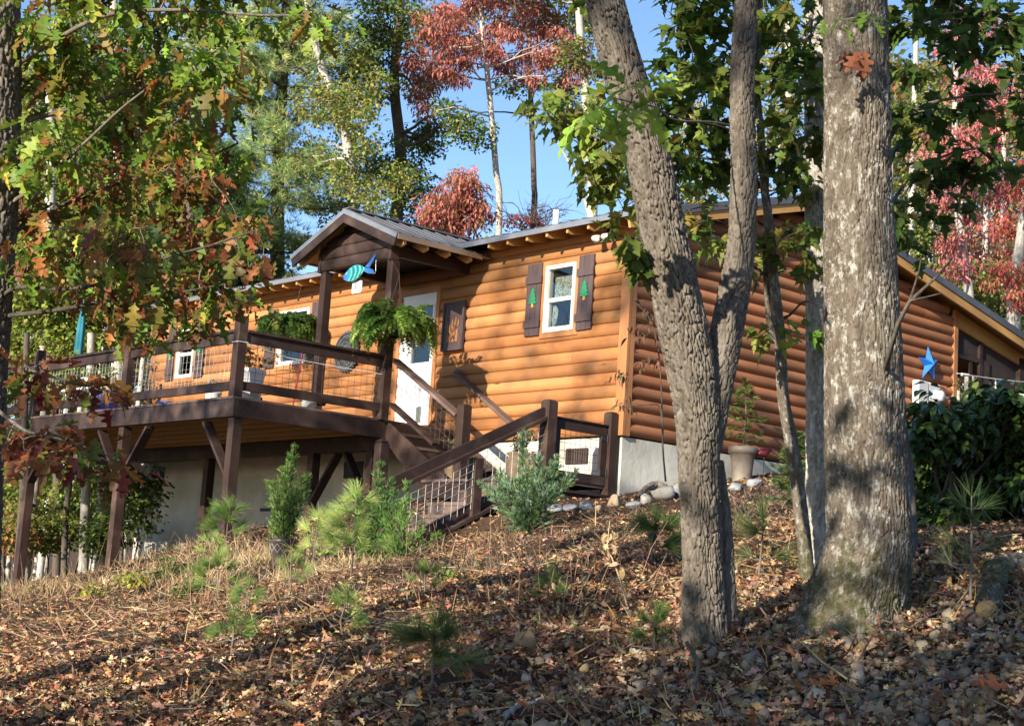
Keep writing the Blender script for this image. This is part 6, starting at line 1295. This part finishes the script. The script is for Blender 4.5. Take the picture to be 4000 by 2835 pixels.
urn(np.array([-2.25, -.86, LZ]), .9, 'tan clay pot with green sprigs on the stair landing', mat('tan clay', (.40, .285, .16), (.28, .19, .10), 3, .75, .3), [(.22, .32, .06), (.15, .24, .05)], 81, leafs=LANCE)
urn(np.array([-1.36, -.50, LZ]), 1.05, 'round bellied clay urn by the landing with pale flowering stems', clay, [(.16, .22, .06), (.10, .12, .05)], 82, fl=[(.7, .68, .6), (.6, .5, .5)])
urn(np.array([-1.62, -.28, LZ]), .8, 'orange glazed pot standing behind the clay urn', mat('orange glaze', (.62, .27, .03), (.5, .2, .02), 5, .4, .1), [(.62, .36, .05), (.5, .25, .04), (.2, .2, .05)], 83, True)
wpot = mat('white resin', (.74, .72, .68), (.64, .62, .58), 4, .5, .1)
urn(np.array([-3.78, -3.32, DZ]), 1.1, 'white pot with a leafy plant behind the deck corner post', wpot, [(.12, .19, .04), (.16, .22, .05), (.3, .15, .06)], 84, True, group='pots on the deck')
urn(np.array([-5.05, -3.1, DZ]), .6, 'small white flowered pot behind the front deck railing', wpot, [(.16, .24, .06)], 85, True, fl=[(.8, .78, .74)], group='pots on the deck')
# small things standing on the deck
bn = thing('storage_bin', (-8.6, -2.9, DZ), 'dark blue plastic bin on the deck behind the railing', 'bin'); b = MB(); b.box((-8.95, -3.1, DZ), (-8.45, -2.75, DZ+.42)); b.build('body', plain('blue plastic', (.012, .03, .25), .4), bn, bevel=.03); b = MB(); b.box((-8.98, -3.13, DZ+.421), (-8.42, -2.72, DZ+.46)); b.build('lid', plain('grey lid', (.45, .46, .48), .4), bn, bevel=.01)
tb = thing('patio_table', (-9.9, -2.4, DZ), 'low white patio table cluttered with pots on the far deck', 'table'); b = MB(); b.box((-10.5, -2.8, DZ+.60), (-9.3, -2.0, DZ+.635)); b.build('tabletop', wpot, tb, bevel=.01)
for x in (-10.42, -9.38):
    for y in (-2.72, -2.08): b = MB(); b.box((x-.025, y-.025, DZ), (x+.025, y+.025, DZ+.599)); b.build('leg', wpot, tb)
for i, (x, y, s) in enumerate(((-10.2, -2.5, .55), (-9.8, -2.3, .6))): urn(np.array([x, y, DZ+.636]), s, ['pale plant pot on the far end of the patio table', 'plant pot nearest the cabin on the patio table'][i], clay if i else wpot, [(.14, .22, .05), (.2, .28, .06)], 86+i, True, group='pots on the patio table')
um = thing('patio_umbrella', (-12.3, -1.7, DZ), 'closed turquoise patio umbrella standing at the far end of the deck', 'umbrella'); b = MB(); b.tube([(-12.3, -1.7, DZ), (-12.3, -1.7, DZ+2.6)], .02, 8); b.build('pole', M['iron'], um); b = MB()
n = 20; prf_ = [(.07, .75), (.09, .85), (.08, 1.2), (.07, 1.6), (.06, 2.1), (.03, 2.4), (.012, 2.5)]; vs = []
for r, z in prf_:
    for k in range(n): a = 2*math.pi*k/n; q = r*(1+.28*math.cos(a*6)); vs.append((-12.3+q*math.cos(a), -1.7+q*math.sin(a), DZ+z))
b.add(vs, [(i*n+k, i*n+(k+1) % n, (i+1)*n+(k+1) % n, (i+1)*n+k) for i in range(len(prf_)-1) for k in range(n)]); b.build('canopy', mat('turquoise cloth', (.03, .19, .25), (.02, .13, .18), 6, .9, .2), um, True)
b = MB(); b.lathe([(.22, 0), (.22, .05), (.05, .09), (.03, .2)], (-12.3, -1.7, DZ), 20); b.build('base', M['iron'], um)
to = thing('toy_truck', (-4.0, -3.05, DZ), 'small red toy on the deck edge beside the white pot', 'toy'); b = MB(); b.box((-4.0, -3.2, DZ+.03), (-3.78, -3.08, DZ+.10)); b.box((-3.99, -3.19, DZ+.101), (-3.9, -3.09, DZ+.16)); b.build('body', plain('red plastic', (.5, .02, .04), .35), to, bevel=.012)
for x in (-3.95, -3.83): b = MB(); b.tube([(x, -3.215, DZ+.03), (x, -3.07, DZ+.03)], .03, 12); b.build('wheel', M['iron'], to)
og = thing('garden_ornament', (-3.6, -2.2, DZ), 'round white garden ornament sitting on the deck edge', 'ornament'); b = MB(); b.lathe([(.03, 0), (.09, .02), (.11, .09), (.08, .16), (.02, .19)], (-3.6, -2.45, DZ), 18); b.build('body', wpot, og, True); b = MB(); b.tube([(-3.6, -2.38, DZ+.10), (-3.56, -2.27, DZ+.12), (-3.55, -2.22, DZ+.10)], [.03, .045, .02], 10); b.build('head', plain('brown ceramic', (.09, .05, .03), .4), og, True)
bb_ = thing('blue_tub', (-6.1, -3.3, DZ), 'shallow blue tub on the deck left of the corner post', 'tub'); b = MB(); b.lathe([(.12, 0), (.16, .10), (.17, .12), (.15, .12), (.11, .02)], (-6.0, -3.25, DZ), 20, False); b.build('tub', plain('bright blue plastic', (.02, .10, .5), .35), bb_, True)
cv = thing('climbing_vine', (-12.5, -.1, -1.9), 'dry climbing vine up the left corner of the cabin', 'vine'); rs = np.random.RandomState(6); mb = MB(); cpts = []
for i in range(7):
    q = [np.array([-12.55+rs.normal(0, .05), -.08, DZ])]
    for k in range(7): q.append(q[-1]+np.array([rs.normal(0, .07), rs.normal(0, .01), .32]))
    mb.tube(q, [.009]*5+[.004]*3, 5, False); cpts += q[2:]
limb_build(mb, 'stems', M['bark_oak'], cv); cl = Cloud(); scatter_leaves(cl, rs, cpts, 9, .14, SIMPLE, (.05, .08), [(.45, .28, .12), (.3, .3, .07), (.36, .18, .08)], [2, 1, 1]); cl.build('leaves', M['leaf'], cv)
so_ = thing('stake_ornament', gp(2990, 1990), 'maroon bird shaped ornament on a thin stake beside the tall planter', 'ornament'); pz = atp(2985, 1770, 0, .6); b = MB(); b.tube([(.6, pz[1], g1(.6, pz[1])-.05), (.6, pz[1], pz[2])], .006, 6); b.build('stake', M['iron'], so_); b = MB(); b.tube([pz+np.array([-.06, -.12, -.04]), pz+np.array([-.03, -.06, .0]), pz, pz+np.array([.02, .05, .05]), pz+np.array([.03, .08, .06]), pz+np.array([.035, .12, .05])], [.008, .04, .06, .045, .04, .01], 12); b.build('bird', plain('maroon paint', (.16, .018, .03), .45), so_, True)

# ------------------------------------------------------------------ stones, logs and branches
def stone(p, s, seed, label, mt_=None, group='edging stones beside the gate'):
    rs = np.random.RandomState(seed); V = []; nu, nv = 18, 12; off = Vector((seed*3.1, 0, 0)); sx, sy, sz = s; ang = rs.uniform(0, 6.28); planes = rs.normal(0, 1, (9, 3)); planes /= np.linalg.norm(planes, axis=1, keepdims=True); pd = rs.uniform(.42, .85, 9)
    for j in range(nv+1):
        for i in range(nu):
            th, ph = 2*math.pi*i/nu, math.pi*j/nv; d = np.array([math.sin(ph)*math.cos(th), math.sin(ph)*math.sin(th), math.cos(ph)]); r = 1.0
            for pl_, q in zip(planes, pd):
                k = d@pl_
                if k > 0: r = min(r, q/k)
            r *= 1+.10*mnoise.noise(Vector(tuple(d*2.5))+off); x, y, z = d*r; V.append((p[0]+(x*sx*math.cos(ang)-y*sy*math.sin(ang)), p[1]+(x*sx*math.sin(ang)+y*sy*math.cos(ang)), p[2]+z*sz))
    Fc = [(j*nu+i, j*nu+(i+1) % nu, (j+1)*nu+(i+1) % nu, (j+1)*nu+i)[::-1] for j in range(nv) for i in range(nu)]
    o = bulk('stone', V, Fc, mt_ or M['rock']); c = np.array(p); me = o.data; co = np.empty(len(me.vertices)*3, np.float32); me.vertices.foreach_get('co', co); me.vertices.foreach_set('co', (co.reshape(-1, 3)-c).ravel()); o.location = tuple(c); return tag(o, label, 'stone', group)
bl_ = mat('blue grey stone', (.33, .335, .34), (.19, .195, .205), 6, .85, .6, .02); tan = mat('tan stone', (.42, .31, .20), (.25, .17, .10), 6, .9, .6, .02)
for i, (x, y, w_, h_, m_, lab) in enumerate([(2170, 1992, 34, 20, bl_, 'pale grey stone, leftmost of the row below the gate'), (2235, 1988, 36, 20, bl_, 'grey stone, second from the left below the gate'), (2295, 1982, 28, 26, bl_, 'upright blue grey stone below the middle of the gate'), (2340, 1990, 34, 20, tan, 'tan stone below the gate hinge post'), (2400, 1965, 38, 26, tan, 'large tan stone at the foundation corner'), (2465, 1972, 44, 16, bl_, 'flat bluish stone right of the foundation corner'), (2525, 1958, 28, 26, M['rock'], 'pale stone left of the bright boulder'), (2585, 1940, 56, 40, M['rock'], 'biggest bright boulder near the driftwood'), (2640, 1930, 34, 36, bl_, 'grey stone half behind the forked oak'), (2870, 1905, 34, 18, bl_, 'grey stone under the tall planter'), (2950, 1890, 30, 20, bl_, 'small bluish stone right of the tall planter'), (2540, 1905, 36, 16, bl_, 'dark slate leaning on the driftwood')]):
    g_ = gp(x, y+8); k = tdist(g_)/F; stone(g_+np.array([0, 0, h_*k*.4]), (w_*k*1.25, w_*k*1.0, h_*k*1.3), 200+i, lab, m_)
def log_(pts, radii, label, mt_, name='fallen_log', cat='log', nt=40, step=.02, depth=.012, seed=3, group=None):
    root = thing(name, pts[0], label, cat, group); trunk('wood', pts, radii, mt_, root, nt, step, depth, seed=seed); return root
q = [gp(2490, 1955), gp(2530, 1930), gp(2580, 1920), gp(2640, 1945)]; q = [p+np.array([0, 0, z]) for p, z in zip(q, (.03, .08, .07, .03))]
log_(q, [.03, .05, .055, .035], 'bent piece of driftwood lying against the foundation', M['bark_oak'], 'driftwood', seed=12)
q = [gp(3855, 2430), gp(3880, 2330), gp(3905, 2260), gp(4060, 2230), gp(4300, 2200)]; q = [p+np.array([0, 0, .05]) for p in q]
log_(q, [.06, .062, .058, .055, .05], 'lichen covered rotting log at the right edge', M['bark_big'], seed=13)
b = MB(); e = q[0]; d = (q[0]-q[1])/np.linalg.norm(q[0]-q[1]); b.tube([e-d*.03, e+d*.01, e+d*.025], [.056, .05, .02], 12); b.build('broken_end', mat('rotten wood', (.42, .28, .13), (.25, .15, .07), 14, .95, .8, .02), bpy.data.objects['fallen_log'])
def branch(lst, r, label, seed, lift=.03, mt_='bark_oak', extra=()):
    root = thing('fallen_branch', gp(*lst[0]), label, 'branch'); rs = np.random.RandomState(seed); mb = MB()
    def line(l_, r_): P = [gp(x, y)+np.array([0, 0, lift+rs.uniform(0, .02)]) for x, y in l_]; Q, _ = catmull(np.column_stack([np.array(P), np.linspace(r_, r_*.4, len(P))]), 5*len(P)); mb.tube([a[:3]+rs.normal(0, .003, 3) for a in Q], list(Q[:, 3]), 8)
    line(lst, r)
    for e in extra: line(e, r*.6)
    limb_build(mb, 'wood', M[mt_], root)
branch([(3380, 2770), (3560, 2730), (3720, 2680), (3800, 2600), (3835, 2560)], .014, 'long bent grey branch on the gravel at the lower right', 1, extra=[[(3830, 2600), (3900, 2605), (4050, 2605)]])
branch([(3800, 2520), (3880, 2510), (4020, 2490)], .008, 'thin whitish branch at the right edge above the long bent branch', 2, mt_='bark_pale')
branch([(1960, 2850), (2010, 2815), (2070, 2790), (2110, 2770)], .014, 'short lichen white stick at the bottom of the slope', 3, mt_='bark_pale')
sn = gp(2700, 2720); root = thing('twig_stump', sn, 'dark curved dead stem standing in front of the forked oak', 'dead stem'); mb = MB(); t_ = tdist(sn); mb.tube([sn-np.array([0, 0, .03]), at(2722, 2650, t_), at(2728, 2600, t_), at(2705, 2540, t_), at(2680, 2505, t_)], [.014, .012, .011, .011, .008], 9); limb_build(mb, 'stem', M['bark_oak'], root)
for i, (x, y, s, c_, tp2, lab) in enumerate([(3290, 2725, .16, (.52, .17, .05), OAK, 'big orange fallen leaf in the sun patch on the gravel'), (3370, 2745, .12, (.48, .30, .22), OAK, 'pinkish fallen leaf beside the big orange leaf'), (3300, 2770, .11, (.55, .40, .06), OAK, 'yellow fallen leaf below the big orange leaf'), (3120, 2690, .14, (.30, .10, .04), OAK, 'upright rust brown leaf left of the sun patch'), (3960, 2740, .17, (.34, .12, .06), OAK, 'large red brown oak leaf at the lower right corner'), (3080, 2470, .13, (.24, .08, .05), OAK, 'dark red curled leaf in front of the broadest trunk'), (2280, 2690, .18, (.25, .12, .09), OAK, 'large purplish fallen leaf in the middle foreground'), (3500, 2830, .14, (.40, .30, .2), OAK, 'pale tan leaf at the bottom edge on the gravel'), (2690, 2760, .17, (.20, .09, .07), OAK, 'big dark folded leaf by the dead stem'), (3420, 2320, .1, (.3, .36, .14), MAPLE, 'pale green fallen leaf right of the mossy trunk foot')]):
    g_ = gp(x, y)+np.array([0, 0, .035]); rs = np.random.RandomState(300+i); W, FF, CC = place(tp2, np.zeros((1, 3)), rot_from(np.array([rs.uniform(0, 6.28)]), np.array([.25]), np.array([rs.normal(0, .4)])), np.array([s]), np.array([c_])); o = bulk('fallen_leaf', W, FF, M['leaf'], None, CC); o.location = tuple(g_); tag(o, lab, 'leaf', 'large fallen leaves')

# ------------------------------------------------------------------ oaks behind the viewpoint (they shade the slope)
def shade(name_lab, x, y, blobs, seed, h=14):
    z = g1(x, y); P = [np.array([x, y, z-.1]), np.array([x+.1, y, z+h*.3]), np.array([x-.1, y+.2, z+h*.65]), np.array([x, y, z+h])]
    tree('shade_oak', name_lab, 'tree', 'oaks behind the viewpoint', P, [.24, .2, .14, .05], 'bark_oak', blobs, (QUAD, (.13, .22), OAKC[:3]+[(.24, .085, .03)], [3, 3, 2, 2]), seed, leafname='crown', step=.4, lmat='leaf')
V3 = lambda *a: np.array(a, float)
shade('broad oak directly behind the viewpoint', 14.0, -20.5, [(V3(13.6, -19.2, 1.0), V3(2.6, 2.0, 1.5), 85, 34, .5), (V3(15.6, -20, 2.4), V3(2.2, 2, 1.8), 50, 26, .5), (V3(13.5, -21, 5.0), V3(2.6, 2.4, 1.3), 22, 20, .5), (V3(15, -22, 8), V3(3, 3, 1.5), 26, 20, .5)], 401)
shade('oak left of and behind the viewpoint', 8.8, -22.5, [(V3(9.6, -20.5, .3), V3(1.8, 1.3, 1.0), 12, 18, .45), (V3(8.5, -22, 4.6), V3(2.4, 2.2, 1.2), 16, 18, .5), (V3(8.5, -24, 8.5), V3(3, 3, 1.6), 26, 20, .55)], 402)
shade('tall oak farther behind on the left', 2.5, -27, [(V3(2.5, -26.5, 7.0), V3(3.2, 3, 1.5), 14, 18, .55), (V3(1.5, -27, 11), V3(3.5, 3, 1.8), 20, 20, .55), (V3(4.5, -27, 12.5), V3(3, 3, 1.5), 16, 20, .55)], 403, 17)
shade('oak on the far left behind the viewpoint', -4.5, -26, [(V3(-4, -25.5, 7.5), V3(3, 3, 1.4), 12, 18, .55), (V3(-5, -26, 11), V3(3.4, 3, 1.8), 16, 20, .55)], 404, 16)
shade('oak on the right behind the viewpoint', 19, -19, [(V3(18.0, -18, 2.5), V3(2.2, 2.2, 2), 40, 24, .5), (V3(19, -19, 6.5), V3(2.8, 2.6, 2), 30, 22, .5)], 405)

shade('oak far left of the viewpoint with a wide low crown', -1.0, -20.5, [(V3(1.5, -19.3, 6.3), V3(3.0, 1.6, .7), 26, 24, .5), (V3(-3, -19.3, 6.2), V3(3.0, 1.6, .7), 22, 24, .5), (V3(-6.5, -19.3, 5.9), V3(2.4, 1.6, .7), 18, 24, .5)], 406, 9)
shade('slim oak behind on the left whose crown dapples the wall', 5.5, -25.5, [(V3(6.0, -24.8, 10.4), V3(2.6, 2, 1.3), 15, 26, .42), (V3(3.0, -25, 10.8), V3(2.4, 2, 1.4), 12, 26, .42), (V3(8.0, -25, 11.0), V3(1.6, 2, 1.0), 7, 24, .4)], 407, 13)

shade('dense oak right behind the viewpoint', 12.2, -17.8, [(V3(12.0, -17.6, 0.2), V3(1.6, .9, .9), 46, 26, .35), (V3(10.2, -18, .9), V3(1.6, 1.0, .9), 26, 22, .4), (V3(13.4, -17.6, 1.9), V3(1.6, .9, .9), 30, 22, .35)], 408, 9)

# high crowns of the near trees (above the picture; they keep the sky off the slope)
def high_crown(root, top_px, t, bark, r0, blobs, seed):
    rs = np.random.RandomState(seed); p = at(*top_px, t); q = p+np.array([rs.uniform(-.4, .4), rs.uniform(-.2, .4), 11.5-p[2]]); mid = (p+q)/2+np.array([.15, .1, 0])
    trunk('upper_trunk', [p-np.array([0, 0, .2]), mid, q], [r0, r0*.7, r0*.25], M[bark], root, 16, .25, 0, seed=seed); mb = MB(); cl = Cloud()
    for (c, r, nc, npl, cr) in blobs:
        c = V3(*c); pts = blob_points(rs, c, V3(*r), nc); main = limb(mb, rs, mid+(q-mid)*rs.uniform(0, .8), c, r0*.4, .012, .06, .05, 7, 6)
        for e in pts[::2]: limb(mb, rs, main[rs.randint(3, 7)], e, .012, .004, .06, 0, 4, 4)
        scatter_leaves(cl, rs, pts, npl, cr, QUAD, (.12, .2), OAKC, OAKW)
    limb_build(mb, 'limbs', M[bark], root); cl.build('crown', M['leaf'], root)
high_crown(oak, (2230, -700), T0-.2, 'bark_oak', wpx(110, T0), [((6.5, -7.5, 11), (3.4, 3.0, 1.6), 60, 24, .6), ((4, -6, 12), (3, 3, 1.6), 40, 24, .6)], 501)
high_crown(big, (3325, -900), T1, 'bark_big', wpx(220, T1), [((9.8, -7.6, 12), (3.6, 3.4, 1.8), 70, 24, .6), ((12, -6, 12.5), (3.2, 3, 1.6), 50, 24, .6), ((10, -4, 12.5), (3.2, 2.6, 1.6), 50, 24, .6)], 502)
high_crown(wo, (0, -1100), 7.6, 'bark_oak', wpx(130, 7.6), [((6.5, -11, 11), (3, 2.6, 1.5), 50, 24, .6), ((3, -10, 11.5), (3.2, 3, 1.6), 50, 24, .6), ((9, -13, 12), (3, 2.6, 1.4), 40, 24, .6)], 503)
